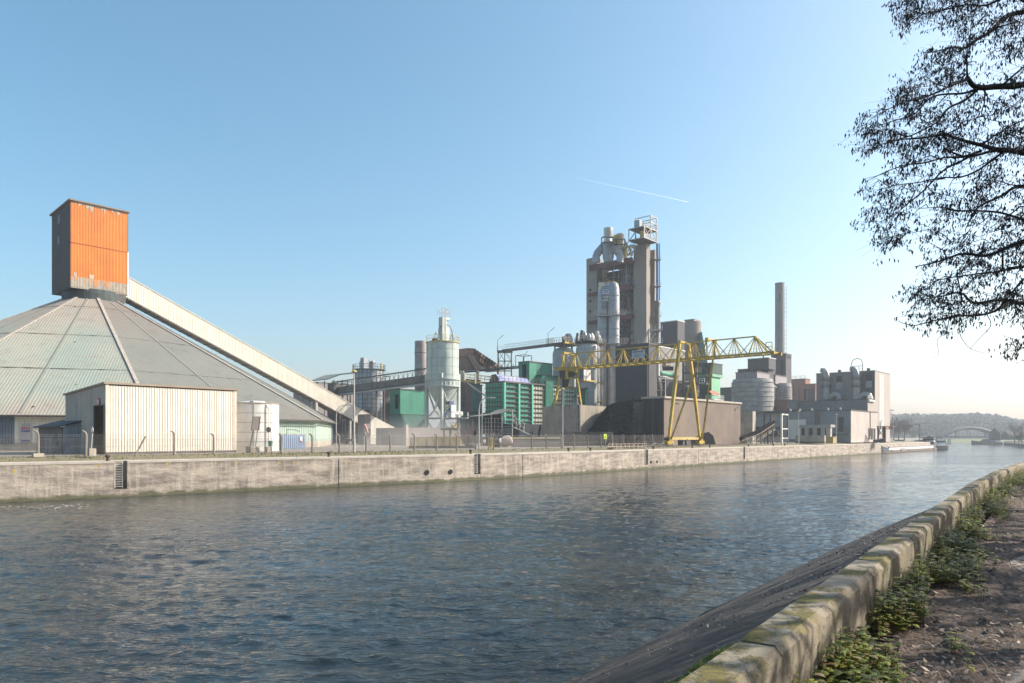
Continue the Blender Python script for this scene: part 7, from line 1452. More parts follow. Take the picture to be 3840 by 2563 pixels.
# red steel stair frame at the tall building foot
t = thing('rusty_lattice_stand', 'rusty lattice stand at the foot of the tall mill building', 'frame', pg(3305, 238)); m = MB()
for px in (3293, 3312, 3319): m.bar(pg(px, 236), P(px, 1600, 236), .45)
m.bar(P(3290, 1601, 236), P(3343, 1601, 240), .4); m.bar(P(3290, 1609, 236), P(3343, 1609, 240), .35); m.bar(P(3293, 1612, 236), P(3312, 1634, 236), .15); m.bar(P(3312, 1612, 236), P(3293, 1634, 236), .15)
for px in (3302, 3322, 3335, 3343): m.bar(P(px, 1601, 237), P(px, 1609, 237), .25)
m.obj('frame', mt('red_brown_steel', (.16,.07,.055), (.12,.055,.045), .8), t)
t = thing('scrap_shed', 'low dark pitched shed under the rusty lattice stand', 'shed', pg(3305, 234)); m = MB(); m.prism([pg(3290, 233), pg(3320, 233), P(3320, 1645, 233), P(3292, 1650, 233)], V((0, 3, 0))); m.obj('body', m_dgrey, t)
for px, y, nm in ((3350, 1575, 'leftmost thin mast with a red and white flag by the water'),): 
    t = thing('flag_mast', nm, 'mast', pg(px, 262)); m = MB(); m.bar(pg(px, 262), P(px, 1577, 262), .16); m.bar(pg(px-6, 262), P(px-6, 1572, 262), .12); m.obj('pole', m_steel, t); m = MB(); a = P(px-3, 1606, 262); m.add([a, a+V((1, 0, .1)), a+V((1, 0, .9)), a+Z*.8], [(0,1,2,3)]); m.obj('flag', mt('flag_red', (.6,.25,.25), (.6,.55,.55), ns=2), t)
# ================================================================ BARGES
def barge(kind, label, pts_px, Yf, hull_m, deck_m, hold_m, wheel=True, loaded=True, group='barges on the canal'):
    pass
m_hull = mt('barge_brown_hull', (.2,.15,.11), (.13,.1,.075), .8, ns=.5, streak=.4, dirt=(.12,.1,.08)); m_bow = mt('barge_blue_bow', (.04,.085,.13), (.03,.065,.1), .6, ns=1, streak=.3); m_bw = mt('barge_white', (.72,.74,.72), (.62,.64,.62), .6, ns=.8, streak=.25)
b0 = pg(3320, 0+CAM*F/(1701.5-HZ), 0); b1 = pg(3520, 0, 0); Lb = ext(b0, D, 3520); dB = D
bt = thing('cargo_barge', 'long low cargo barge with a white coaming and blue bow moored at the quay', 'barge', b0)
nB = V((-dB.y, dB.x, 0)); WB = 6.0
def bb(s, t, z): q = b0+dB*s+nB*t; return V((q.x, q.y, z))
def hull(bk, L, W, z_free, z_bow, prefix_pts=None):
    m = MB(); st = [(-4.2, 0.06, z_bow+.55), (-3.2, .42, z_bow+.35), (-1.2, .8, z_bow), (1.5, 1., z_free+.3), (5, 1., z_free), (L-4, 1., z_free), (L-1.5, .92, z_free+.1), (L, .6, z_free+.2)]
    vs = []; fs = []
    for s, k, zz in st:
        for t, z in ((W/2-W/2*k*.85, -.8), (W/2-W/2*k, .2), (W/2-W/2*k, zz), (W/2+W/2*k, zz), (W/2+W/2*k, .2), (W/2+W/2*k*.85, -.8)): vs.append(bk(s, t, z))
    n = len(st)
    for i in range(n-1):
        for k in range(6): fs.append((i*6+k, i*6+(k+1) % 6, (i+1)*6+(k+1) % 6, (i+1)*6+k))
    fs += [(0, 1, 2, 3, 4, 5), tuple((n-1)*6+k for k in (5, 4, 3, 2, 1, 0))]; m.add(vs, fs); return m
hull(bb, Lb, WB, 1.0, 2.5).obj('hull', m_hull, bt)
m = MB(); vs = []
for s, k, zz in ((-4.25, .08, 2.9), (-3.2, .44, 2.7), (-1.2, .83, 2.4), (2.2, 1.02, 1.9), (5.2, 1.03, 1.1)): 
    vs += [bb(s, WB/2-WB/2*k-.03, .55), bb(s, WB/2-WB/2*k-.03, zz), bb(s, WB/2+WB/2*k+.03, zz), bb(s, WB/2+WB/2*k+.03, .55)]
fs = []
for i in range(4):
    for k in (0, 1, 2): fs.append((i*4+k, i*4+k+1, i*4+k+5, i*4+k+4))
m.add(vs, fs); m.obj('bow_band', m_bow, bt)
m = MB(); m.par(bb(6.8, .5, .8), dB*(Lb-14), nB*(WB-1), Z*1.35); m.obj('coaming', m_bw, bt)
m = MB(); m.prism([bb(6.8, .3, 2.15), bb(6.8, 3, 2.6), bb(6.8, 5.7, 2.15), bb(6.8, 5.7, 2.05), bb(6.8, .3, 2.05)], dB*(Lb-14)); m.obj('hatch_cover', mt('hatch_tan', (.42,.36,.31), (.34,.3,.26), .7, vs=4, seam=(.3,.27,.24)), bt)
m = MB(); m.par(bb(3.2, 1.2, 1.2), dB*3, nB*3.4, Z*1.0); m.obj('fore_cabin', m_bw, bt); m = MB(); m.par(bb(4.0, 1.15, 1.5), dB*.5, -nB*.04, Z*.5); m.par(bb(5.0, 1.15, 1.5), dB*.5, -nB*.04, Z*.5); m.obj('porthole', m_dark, bt)
m = MB(); m.sweep([bb(1.2, 3, 1.4), bb(3.6, 3, 5.5), bb(7.2, 3, 11.4)], [.38, .34, .18], 8); m.obj('boom_mast', mt('mast_white_blue', (.5,.56,.6), (.6,.62,.62), .6), bt, smooth=True)
s1 = Lb-7; m = MB(); m.par(bb(s1, .4, .9), dB*5.5, nB*5, Z*2.6); m.obj('aft_house', mt('aft_dark', (.09,.1,.12), (.06,.07,.09), .6), bt); m = MB(); m.par(bb(s1+1.5, .8, 3.4), dB*3.4, nB*4, Z*1.8); m.obj('wheelhouse', m_bw, bt); m = MB(); m.par(bb(s1+1.45, .75, 4.1), dB*3.5, nB*4.1, Z*.8); m.obj('wheelhouse_window', m_glass, bt)
m = MB(); m.box(bb(s1+3.2, 3, 5.15), 4.2, 4.8, .3); m.box(bb(s1+2.4, 2.5, 5.4), .9, .7, .5); m.obj('wheelhouse_roof', m_dsteel, bt); m = MB(); [m.bar(bb(s1+i*.6, .55, .8), bb(s1+i*.6, .55, 2.3), .12) for i in range(11)]; m.par(bb(s1+5, 1.2, .9), dB*1.5, nB*3, Z*1.1); m.obj('stern_fittings', m_paleframe, bt)
m = MB(); [m.box(bb(s, -.05, .45), .5, .2, .6) for s in (8, 20, 32, Lb-10)]; m.obj('fender', m_dark, bt); m = MB(); m.bar(bb(22, .1, 1.4), bb(27, .1, 1.4), .15); m.bar(bb(22, .1, .9), bb(22, .1, 1.4), .1); m.bar(bb(27, .1, .9), bb(27, .1, 1.4), .1); m.path([bb(9, 2, 2.7), bb(15, 1, 2.6), bb(15.3, .6, 2.2)], .08, 5); m.path([bb(15, 2.4, 2.75), bb(24, 1, 2.6), bb(24.3, .6, 2.2)], .08, 5); m.obj('deck_rail', m_rust, bt)
m = MB(); a = bb(0, 2, 1.8); b = P(3263, 1668, 225); m.bar(a, b, .07); m.obj('mooring_rope', m_dsteel, bt)
# barges further back at the same quay
def far_barge(px, Y, length, label, zf, cargo, hullm, wh=True, wdt=6, dirv=None, mast=None):
    c = pg(px, Y, 0); dv = dirv or V((1, .25, 0)).normalized(); nv = V((-dv.y, dv.x, 0)); t = thing('cargo_barge', label, 'barge', c, None)
    def q(s, t_, z): p = c+dv*s+nv*t_; return V((p.x, p.y, z))
    hull(q, length, wdt, zf, zf+.8).obj('hull', hullm, t)
    m = MB(); m.par(q(4, .7, zf), dv*(length-11), nv*(wdt-1.4), Z*1.0); m.obj('coaming', m_bw if cargo != 'dark' else m_dsteel, t)
    if cargo: m = MB(); m.prism([q(4, 1, zf+1), q(4+(length-11)*.3, 1, zf+2.4), q(4+(length-11)*.75, 1, zf+2.0), q(length-7, 1, zf+1)], nv*(wdt-2)); m.obj('cargo_cover', m_dsteel, t)
    if wh: m = MB(); m.par(q(length-6, 1, zf), dv*4, nv*(wdt-2), Z*2.6); m.obj('wheelhouse', m_bw, t); m = MB(); m.par(q(length-6.1, .9, zf+1.4), dv*4.2, nv*(wdt-1.8), Z*.8); m.obj('wheelhouse_window', m_glass, t)
    if mast: m = MB(); m.bar(q(mast, 3, zf), q(mast, 3, zf+9.5), .3); m.bar(q(mast-5, 3, zf+9), q(mast+5, 3, zf+9.4), .22); m.obj('mast', m_rust, t)
    return t
far_barge(3362, 292, 12.5, 'dark hopper barge with a tarp covered load behind the long white barge', 2.0, True, m_dsteel, False, 7)
far_barge(3418, 300, 20, 'black barge with a T shaped mast behind the stern of the long white barge', 1.8, True, mt('black_hull', (.03,.035,.04), (.02,.025,.03), .6), True, 6, mast=7)
far_barge(3676, 500, 18, 'small dark barge with a white cabin near the far right bank', 1.6, 'dark', mt('black_hull', (.03,.035,.04)), True, 6, V((1, .1, 0)).normalized())
far_barge(3530, 640, 9, 'tiny pale boat below the left end of the arch bridge', .8, None, m_bw, False, 4, V((1, .05, 0)).normalized())
# ================================================================ BRIDGE
BY = 600.0; t = thing('arch_bridge', 'grey blue tied arch bridge spanning the canal in the hazy distance', 'bridge', P(3530, 1641, BY)); a = P(3528, 1641, BY); b = P(3752, 1641, BY+10); m_br = mt('bridge_steel', (.05,.065,.07), (.04,.055,.06), .7)
m = MB(); m.par(a-Z*.2-V((6, 0, 0)), b-a+V((12, 0, 0)), V((0, 9, 0)), Z*1.1); m.obj('deck', m_br, t)
ar = MB(); hg = MB()
for oy in (0, 6):
    pts_ = []
    for i in range(33): f_ = i/32; z = a.z+ (zat(1604.5, BY)-a.z)*(1-(2*f_-1)**2); p = lerp(a, b, f_); pts_.append(V((p.x, p.y+oy, z)))
    ar.sweep(pts_, [1.35]*33, 6)
    for i in range(2, 31, 2): p = pts_[i]; hg.bar(V((p.x, p.y, a.z)), p, .1)
ar.obj('arch', m_br, t); hg.obj('hanger', m_br, t)
m = MB(); 
for px in (3541, 3742): q = pg(px, BY-1, 0); m.par(q-V((1.5, 0, 1)), V((3, 0, 0)), V((0, 10, 0)), Z*(a.z+.9)); 
m.obj('abutment', m_conc2, t); m = MB(); q = pg(3553, BY-20, .0); m.prism([q, q+V((3, 0, 0)), q+V((2.6, 0, 4.5)), q+V((2.2, 0, 5))], V((0, 2, 0))); m.obj('cutwater', m_conc2, t)
# ================================================================ FAR BANK, HILL, WOODS, HOUSES
m = MB(); m.add([(-200, 690, -1), (1400, 690, -1), (1400, 720, 3), (-200, 720, 3)], [(0,1,2,3)]); m.add([(-200, 720, 3), (1400, 720, 3), (1400, 1500, 4), (-200, 1500, 4)], [(0,1,2,3)]); m.obj('far_bank', mt('far_grass', (.16,.18,.06), (.12,.15,.05), .95, ns=.05), kind='structure')
m = MB(); vs = []; fs = []; nx, ny = 90, 14
for j in range(ny+1):
    for i in range(nx+1):
        x = lerp(100, 1500, i/nx); y = lerp(760, 1300, j/ny); px = 1920+2700*x/1000; k = math.sin(min(1, j/ny*1.6)*math.pi/2)
        prof_ = 15+11*math.exp(-((px-3450)/260)**2)+7*math.exp(-((px-3700)/120)**2)-max(0, min(1, (px-3780)/500))*10; vs.append((x, y, 2+prof_*k+2*mn.noise((x*.02, y*.02, 0))))
for j in range(ny):
    for i in range(nx): k = j*(nx+1)+i; fs.append((k, k+1, k+nx+2, k+nx+1))
m.add(vs, fs); m.obj('hill', mt('hill_soil', (.035,.035,.025), (.03,.03,.022), .95, ns=.05), smooth=True, kind='structure')
random.seed(31); wd = MB()
def clump(mb, c, rx, rz, n=18, s=1.0, seed=0):
    for i in range(n):
        a_ = random.uniform(0, 6.28); e = math.asin(random.uniform(-.7, 1)); rr = random.uniform(.55, 1)**.5
        p = c+V((math.cos(a_)*math.cos(e)*rx*rr, math.sin(a_)*math.cos(e)*rx*rr, math.sin(e)*rz*rr)); u_ = V((random.gauss(0, 1), random.gauss(0, 1), random.gauss(0, 1))).normalized(); w_ = u_.cross(V((random.gauss(0, 1), random.gauss(0, 1), random.gauss(0, 1)))).normalized(); k = s*random.uniform(.6, 1.4)
        mb.add([p-u_*k, p+w_*k*.8, p+u_*k, p-w_*k*.8], [(0,1,2,3)])
for i in range(620):
    j = random.random(); y = lerp(765, 1090, j); px = random.uniform(3290, 3990); x = (px-1920)/2700*y; k = math.sin(min(1, (y-760)/540*1.6)*math.pi/2)
    prof_ = 15+11*math.exp(-((px-3450)/260)**2)+7*math.exp(-((px-3700)/120)**2)-max(0, min(1, (px-3780)/500))*10; h = random.uniform(7, 12)
    c = V((x, y, 2+prof_*k+h*.5)); clump(wd, c, h*.5, h*.55, 40, h*.13); wd.bar(V((x, y, 2+prof_*k-2)), c, .5)
wd.obj('distant_woodland', mt('bare_woodland', (.04,.038,.03), (.028,.028,.022), .95, ns=.02), kind='stuff')
def house(px, Y, w_, h_, rh, wallm, roofm, label, yaw=0.):
    c = pg(px, Y, 3.4); e = V((math.cos(yaw), math.sin(yaw), 0)); n_ = V((-e.y, e.x, 0)); t = thing('house', label, 'house', c); m = MB(); m.par(c, e*w_, n_*w_*.7, Z*h_); m.prism([c+Z*h_, c+n_*w_*.7+Z*h_, c+n_*w_*.35+Z*(h_+rh-.1)], e*w_); m.obj('wall', wallm, t); m = MB(); m.prism([c-n_*.3-e*.2+Z*(h_-.2), c+n_*w_*.35-e*.2+Z*(h_+rh), c+n_*(w_*.7+.3)-e*.2+Z*(h_-.2), c+n_*w_*.35-e*.2+Z*(h_+rh+.3)], e*(w_+.4)); m.obj('roof', roofm, t)
m_hd = mt('house_dark', (.09,.085,.08), (.07,.065,.06), .85); m_hl = mt('house_light', (.4,.38,.34), (.35,.33,.3), .85); m_rd = mt('house_roof', (.11,.09,.08), (.09,.075,.07), .85)
house(3752, 470, 9, 4.5, 3.4, m_hd, m_rd, 'dark gabled house at the right end of the bridge', R(55)); house(3785, 480, 12, 3, 3, m_hd, m_rd, 'long dark low house at the far right bank', R(0))
for i, (px, w_, lb) in enumerate(((3598, 7, 'small pale house seen through the left half of the arch'), (3640, 8, 'small pale house seen through the middle of the arch'), (3668, 6, 'small pale house seen through the right half of the arch'))): house(px, 735, w_, 5, 3.5, m_hl, m_rd, lb)
house(3545, 740, 10, 4, 3, m_hl, m_rd, 'low pale house left behind the bridge abutment')
# right far shore strip with scrub
m = MB(); m.add([pg(3762, 470, -.5), pg(3790, 380, -.5), pg(3860, 330, -.5), pg(3900, 330, 2.6), pg(3900, 600, 2.6), pg(3768, 520, 2.4)], [(0,1,2,3,4,5)]); m.prism([pg(3764, 470, 0), pg(3860, 335, 0), pg(3950, 335, 0), pg(3950, 600, 0), pg(3764, 560, 0)], Z*1.9); m.obj('right_bank', mt('right_bank_soil', (.1,.075,.05), (.08,.07,.04), .95, ns=.2), kind='structure')
def far_tree(px, Y, h, z0, label, mat, dens=260, group='trees on the far banks', sp=.45, leaf=.5):
    c = pg(px, Y, z0); t = thing('bare_tree', label, 'tree', c, group); random.seed(int(px)); tr = MB(); tr.tube(c, c+Z*h*.55, .03*h, .012*h, 7); tips = []
    for i in range(11):
        a_ = random.uniform(0, 6.28); b_ = c+Z*h*random.uniform(.2, .6); e_ = b_+V((math.cos(a_)*h*sp*random.uniform(.4, 1), math.sin(a_)*h*sp*random.uniform(.4, 1), h*random.uniform(.2, .45))); tr.tube(b_, e_, .012*h, .004*h, 5); tips.append((b_, e_))
        for k in range(4): s_ = lerp(b_, e_, random.uniform(.4, 1)); q_ = s_+V((random.gauss(0, .1), random.gauss(0, .1), random.uniform(.03, .16)))*h; tr.tube(s_, q_, .004*h, .002*h, 4); tips.append((s_, q_))
    tr.obj('trunk', mt('far_bark', (.09,.075,.065), (.07,.06,.05), .9), t); cr_ = MB()
    for i in range(dens): b_, e_ = random.choice(tips); p = lerp(b_, e_, random.uniform(.5, 1.1))+V((random.gauss(0, .05), random.gauss(0, .05), random.gauss(0, .05)))*h; u_ = V((random.gauss(0, 1), random.gauss(0, 1), random.gauss(0, 1.))).normalized()*leaf; cr_.add([p-u_, p+V((random.gauss(0, .3), 0, random.gauss(0, .3)))*leaf, p+u_], [(0,1,2)])
    cr_.obj('crown', mat, t)
m_cr1 = mt('brown_crown', (.13,.10,.085), (.1,.08,.07), .95); m_cr2 = mt('green_brown_crown', (.10,.11,.055), (.08,.09,.05), .95)
far_tree(3352, 380, 12.5, 3.5, 'leftmost brown bare tree just right of the tall mill building', m_cr1, 500, leaf=.7); far_tree(3370, 420, 12, 3.5, 'second brown bare tree right of the tall mill building', m_cr1, 500, leaf=.7); far_tree(3392, 400, 11.5, 3.5, 'third brown bare tree, rightmost behind the barges', m_cr1, 500, leaf=.7)
far_tree(3455, 560, 9, 3, 'small yellowish tree behind the barge mast', m_cr2, 300, leaf=.7); far_tree(3420, 520, 8, 3, 'small yellowish tree left of the barge mast', m_cr2, 300, leaf=.7)
far_tree(3805, 420, 12, 1.9, 'left bare tree rising behind the far right houses', m_cr1, 420, leaf=.45); far_tree(3832, 400, 11, 1.9, 'right bare tree rising behind the far right houses at the frame edge', m_cr1, 420, leaf=.45); far_tree(3820, 370, 5, 1.9, 'low dark bush on the far right shore', m_cr2, 420, leaf=.5)
# contrail
def contrail_mat():
    t = NT('contrail_ice'); tl = t.n('BsdfTranslucent'); tl.inputs[0].default_value = (1, 1, 1, 1); df = t.n('BsdfDiffuse'); df.inputs[0].default_value = (1, 1, 1, 1); ad = t.n('AddShader'); t.link(tl.outputs[0], ad.inputs[0]); t.link(df.outputs[0], ad.inputs[1]); tr = t.n('BsdfTransparent'); mx = t.n('MixShader', .8); t.link(ad.outputs[0], mx.inputs[1]); t.link(tr.outputs[0], mx.inputs[2]); t.link(mx.outputs[0], t.out.inputs[0]); return t.m
m = MB(); a = P(2150, 665, 5200); b = P(2580, 758, 5200); vs = []
for i in range(13): f_ = i/12; p = lerp(a, b, f_); r_ = .2+f_*1.3; m.tube(p, lerp(a, b, f_+1/12.5) if i < 12 else p+V((5, 0, 0)), r_, r_+.3, 6)
m.obj('contrail', contrail_mat(), kind='stuff')
# ================================================================ THE NEAR TREE
random.seed(1234)
m_bark = mt('dark_bark', (.05,.042,.04), (.03,.026,.025), .95, ns=6, bump=1., bs=20)
m_pod = mt('dry_seed_keys', (.055,.045,.045), (.035,.03,.032), .9, ns=8)
TB = V((14.2, 11.0, PT)); nt = thing('near_tree', 'large overhanging tree with dark branches and hanging seed keys, top right', 'tree', TB)
limbs = []                                     # guide limbs: (points, r0, r1)
def L(pts, r0, r1): limbs.append(([P(*p) for p in pts], r0, r1)); return limbs[-1]
trunk = [TB, TB+V((.1, 0, 2.5)), TB+V((-.1, .1, 5)), TB+V((.1, .2, 8)), TB+V((0, .3, 11.5)), TB+V((.3, .2, 15))]
def onT(f): k = f*(len(trunk)-1); i = min(int(k), len(trunk)-2); return lerp(trunk[i], trunk[i+1], k-i)
def TL(f, pts, r0, r1): limbs.append(([onT(f)]+[P(*p) for p in pts], r0, r1))
TL(.62, [(4200, 300, 10.8), (3990, 295, 10.6), (3840, 316, 10.4), (3675, 325, 10.2), (3625, 290, 10.0)], .2, .06)
L([(3625, 290, 10.0), (3560, 330, 9.8), (3480, 362, 9.6), (3400, 380, 9.5), (3330, 412, 9.4), (3250, 465, 9.3)], .05, .008)
L([(3675, 325, 10.2), (3610, 345, 10.1), (3500, 365, 10.3), (3420, 430, 10.4), (3340, 455, 10.5), (3270, 480, 10.5)], .045, .008)
L([(3665, 335, 10.2), (3600, 385, 10.0), (3545, 415, 9.9), (3500, 470, 9.8), (3400, 515, 9.7), (3290, 555, 9.6), (3250, 580, 9.6)], .045, .008)
L([(3625, 290, 10.0), (3622, 240, 10.1), (3630, 180, 10.2), (3670, 120, 10.3)], .035, .012)
L([(3700, 330, 10.3), (3700, 380, 10.4), (3690, 430, 10.5), (3760, 470, 10.7)], .03, .01)
TL(.72, [(4150, 60, 11.2), (3900, 40, 11), (3790, 60, 10.9), (3700, 130, 10.8), (3620, 180, 10.6), (3540, 190, 10.4), (3460, 190, 10.2)], .15, .01)
L([(3900, 40, 11), (3800, -10, 11), (3700, 20, 11), (3560, 30, 10.8), (3440, 70, 10.6), (3370, 130, 10.5)], .06, .008)
L([(3800, -10, 11), (3650, -60, 10.8), (3480, -60, 10.6), (3350, -20, 10.4), (3345, 40, 10.4)], .05, .008)
TL(.5, [(4150, 560, 10.4), (3960, 560, 10.2), (3840, 572, 10), (3740, 566, 9.9), (3680, 545, 9.8), (3550, 503, 9.6), (3420, 520, 9.5), (3320, 540, 9.4)], .17, .008)
L([(3740, 566, 9.9), (3640, 580, 9.8), (3540, 560, 9.7)], .05, .02); L([(3680, 570, 9.9), (3560, 590, 9.7), (3440, 610, 9.5), (3330, 640, 9.3), (3250, 680, 9.2)], .04, .007)
L([(3640, 585, 9.9), (3560, 625, 9.8), (3490, 690, 9.7), (3400, 770, 9.6), (3340, 830, 9.5), (3310, 900, 9.5)], .04, .007)
L([(3760, 575, 10), (3660, 640, 9.9), (3540, 670, 9.8), (3400, 690, 9.7), (3280, 720, 9.6)], .04, .007)
TL(.42, [(4150, 800, 10.2), (3980, 740, 10.1), (3840, 700, 10), (3750, 740, 9.9), (3660, 790, 9.9), (3620, 870, 9.8)], .12, .012)
L([(3980, 820, 10.1), (3840, 822, 10.0), (3720, 800, 10), (3600, 795, 9.9), (3520, 775, 9.8), (3440, 780, 9.7)], .055, .009)
TL(.4, [(4100, 930, 10.2), (3900, 900, 10.1), (3800, 920, 10), (3700, 960, 9.9), (3600, 950, 9.8), (3500, 980, 9.7), (3430, 1000, 9.6)], .12, .01)
L([(3840, 1000, 9.8), (3760, 1010, 9.7), (3660, 1035, 9.6), (3560, 1040, 9.5), (3460, 1060, 9.4)], .045, .008)
TL(.36, [(4150, 1120, 9.9), (3990, 1130, 9.8), (3840, 1128, 9.7), (3770, 1125, 9.6), (3660, 1135, 9.5), (3610, 1095, 9.4), (3540, 1100, 9.3), (3440, 1130, 9.2)], .12, .008)
L([(3790, 1130, 9.6), (3740, 1165, 9.5), (3680, 1180, 9.4), (3580, 1185, 9.3), (3480, 1210, 9.2), (3420, 1215, 9.1), (3370, 1205, 9.1)], .05, .007)
L([(3610, 1130, 9.4), (3605, 1050, 9.4), (3600, 1010, 9.4)], .03, .012)
L([(3710, 1180, 9.4), (3715, 1230, 9.4), (3660, 1290, 9.3), (3640, 1310, 9.3)], .014, .004); L([(3600, 1190, 9.3), (3605, 1260, 9.3), (3640, 1310, 9.2), (3700, 1318, 9.2)], .014, .004); L([(3560, 1190, 9.3), (3550, 1250, 9.3), (3520, 1280, 9.2), (3525, 1340, 9.2), (3500, 1350, 9.2)], .012, .003)
TL(.3, [(4100, 1300, 9.6), (3960, 1290, 9.5), (3880, 1290, 9.4), (3830, 1300, 9.3), (3790, 1315, 9.2)], .07, .006)
TL(.8, [(4300, -400, 11.5), (4000, -500, 11.5), (3700, -420, 11.3), (3500, -300, 11)], .12, .01)
# hidden side of the crown, beyond the frame
for i in range(2):
    f_ = random.uniform(.5, 1); a_ = random.uniform(-40, 100); ln = random.uniform(4, 6.5); p = onT(f_); pts_ = [p]; d_ = V((math.cos(R(a_)), math.sin(R(a_)), random.uniform(.1, .5)))
    for k in range(4): d_ = (d_+V((random.gauss(0, .25), random.gauss(0, .25), random.gauss(0, .2)))).normalized(); pts_.append(pts_[-1]+d_*ln/4)
    limbs.append((pts_, .09, .01))
# nodes for twig growth
nodes = []
for pts_, r0, r1 in limbs:
    tot = len(pts_)-1
    for i in range(tot):
        n = max(2, int((pts_[i+1]-pts_[i]).length/.18))
        for k in range(n): f_ = (i+k/n)/tot; nodes.append((lerp(pts_[i], pts_[i+1], k/n), lerp(r0, r1, f_)))
poly = [(3335,-40),(3345,60),(3372,90),(3380,150),(3440,120),(3500,95),(3575,130),(3600,170),(3500,180),(3455,190),(3420,245),(3440,300),(3365,330),(3330,380),(3280,430),(3240,460),(3228,520),(3262,580),(3330,590),(3390,590),(3340,640),(3250,680),(3262,745),(3270,840),(3305,880),(3300,930),(3340,945),(3400,880),(3440,870),(3490,925),(3440,985),(3410,1050),(3425,1120),(3440,1165),(3372,1190),(3362,1212),(3420,1245),(3500,1245),(3600,1230),(3700,1185),(3800,1165),(3900,1190),(4000,1200),(4300,1100),(4500,300),(4500,-700),(3700,-700),(3400,-500)]
def inpoly(x, y, pl=poly):
    c = False; j = len(pl)-1
    for i in range(len(pl)):
        if (pl[i][1] > y) != (pl[j][1] > y) and x < (pl[j][0]-pl[i][0])*(y-pl[i][1])/(pl[j][1]-pl[i][1])+pl[i][0]: c = not c
        j = i
    return c
twg = MB(); pods = MB()
from mathutils import kdtree
def build_kd(ns):
    kd = kdtree.KDTree(len(ns)); [kd.insert(p, i) for i, (p, r) in enumerate(ns)]; kd.balance(); return kd
def podcluster(p, d_, n, s=1.):
    for k in range(n):
        o = p+V((random.gauss(0, .028), random.gauss(0, .028), random.gauss(0, .02))); l = random.uniform(.035, .075)*s; w_ = random.uniform(.006, .0115)*s; t_ = V((random.gauss(-.12, .3), random.gauss(0, .3), -1)).normalized(); u_ = t_.cross(V((random.gauss(0, 1), random.gauss(0, 1), .1))).normalized()
        pods.add([o, o+t_*l*.4+u_*w_, o+t_*l, o+t_*l*.4-u_*w_], [(0,1,2,3)])
targets = []; tries = 0
holes = [(3470,130,50),(3560,150,40),(3720,190,45),(3745,115,35),(3480,330,30),(3400,480,22),(3560,440,24),(3620,500,30),(3500,590,25),(3420,650,30),(3640,680,34),(3480,800,45),(3420,820,36),(3560,850,34),(3680,870,24),(3590,1060,30),(3700,1090,38),(3760,1060,30),(3480,1160,30),(3560,610,25),(3690,420,30),(3770,440,26)]
while len(targets) < 950 and tries < 40000:
    tries += 1; x = random.uniform(3225, 4500); y = random.uniform(-700, 1260)
    if x > 3900 and random.random() < .93: continue
    if y < -60 and random.random() < .8: continue
    if not inpoly(x, y): continue
    if any((x-hx)**2+(y-hy)**2 < hr*hr for hx, hy, hr in holes) and random.random() < .85: continue
    dn = mn.noise((x*.011, y*.013, 2.))
    if dn < -.08 and random.random() < .75: continue
    dep = 9.3+ (1150-y)/1150*.9+random.gauss(0, .55)+(x-3500)/1000*.5
    targets.append((P(x, y, dep), x, y))
targets.sort(key=lambda t: -(t[1])+random.gauss(0, 60))
for x, y in ((3790,1290),(3810,1310),(3830,1280),(3850,1300),(3870,1270),(3800,1320),(3825,1320),(3845,1250),(3835,1215),(3842,1195),(3815,1165),(3830,1150)): targets.append((P(x+random.gauss(0, 8), y+random.gauss(0, 8), 9.3), x, y))
kd = build_kd(nodes); newn = []
for i, (tp_, x, y) in enumerate(targets):
    if i % 60 == 59: kd = build_kd(nodes+newn); allnodes = nodes+newn
    elif i == 0: allnodes = nodes
    best = None
    for (co, idx, dist) in kd.find_n(tp_, 24):
        nr = allnodes[idx][1]; dirv_ = (tp_-co); cost = dist*(1+ (.9 if dirv_.x > 0 else 0)+ (.35 if dirv_.z > dist*.7 else 0))
        if best is None or cost < best[0]: best = (cost, co.copy(), nr)
    co = best[1]; L_ = (tp_-co).length
    if L_ > 2.2: continue
    side = V((random.gauss(0, 1), random.gauss(0, 1), random.gauss(0, 1)))*L_*.1
    m1 = lerp(co, tp_, .35)+side+Z*L_*.08; m2 = lerp(co, tp_, .72)+side*.6+Z*L_*.07; r0 = min(best[2]*.6, .006+.012*min(1, L_)); r0 = max(r0, .0035)
    twg.path([co, m1, m2, tp_], r0, 4, .0022)
    for q, rr in ((m1, r0*.8), (m2, r0*.6), (tp_, .003)): newn.append((q, rr))
    # pods hang from side twiglets
    nq = random.choice((3, 4, 5, 6)) 
    for k in range(nq):
        s_ = lerp(m1, tp_, random.uniform(.2, 1.05)); e_ = s_+V((random.gauss(-.05, .1), random.gauss(0, .1), random.gauss(-.02, .07))); twg.tube(s_, e_, .0024, .0014, 3, cap=False); podcluster(e_, None, random.choice((3, 4, 5, 6)))
    if random.random() < .35:
        e_ = tp_+V((random.gauss(-.1, .14), random.gauss(0, .1), random.gauss(.0, .12))); twg.path([tp_, lerp(tp_, e_, .5)+Z*.02, e_], .0018, 3, .001)
m = MB()
for pts_, r0, r1 in limbs:                     # smooth each guide limb and add a slight wobble
    pp = []; n = len(pts_)
    for i in range(n-1):
        p0, p1, p2, p3 = pts_[max(0, i-1)], pts_[i], pts_[i+1], pts_[min(n-1, i+2)]
        for k in range(5): t_ = k/5; q = .5*((2*p1)+(p2-p0)*t_+(2*p0-5*p1+4*p2-p3)*t_*t_+(3*p1-p0-3*p2+p3)*t_**3); w_ = V((mn.noise(q*2.1), mn.noise(q*2.1+V((7, 0, 0))), mn.noise(q*2.1+V((0, 9, 0)))))*.05; pp.append(q+w_)
    pp.append(pts_[-1]); k = len(pp); m.sweep(pp, [.46*lerp(r0, r1, (i/(k-1))**.7)*(1+.15*mn.noise(pp[i]*5)) for i in range(k)], 7)
m.obj('limbs', m_bark, nt, smooth=True)
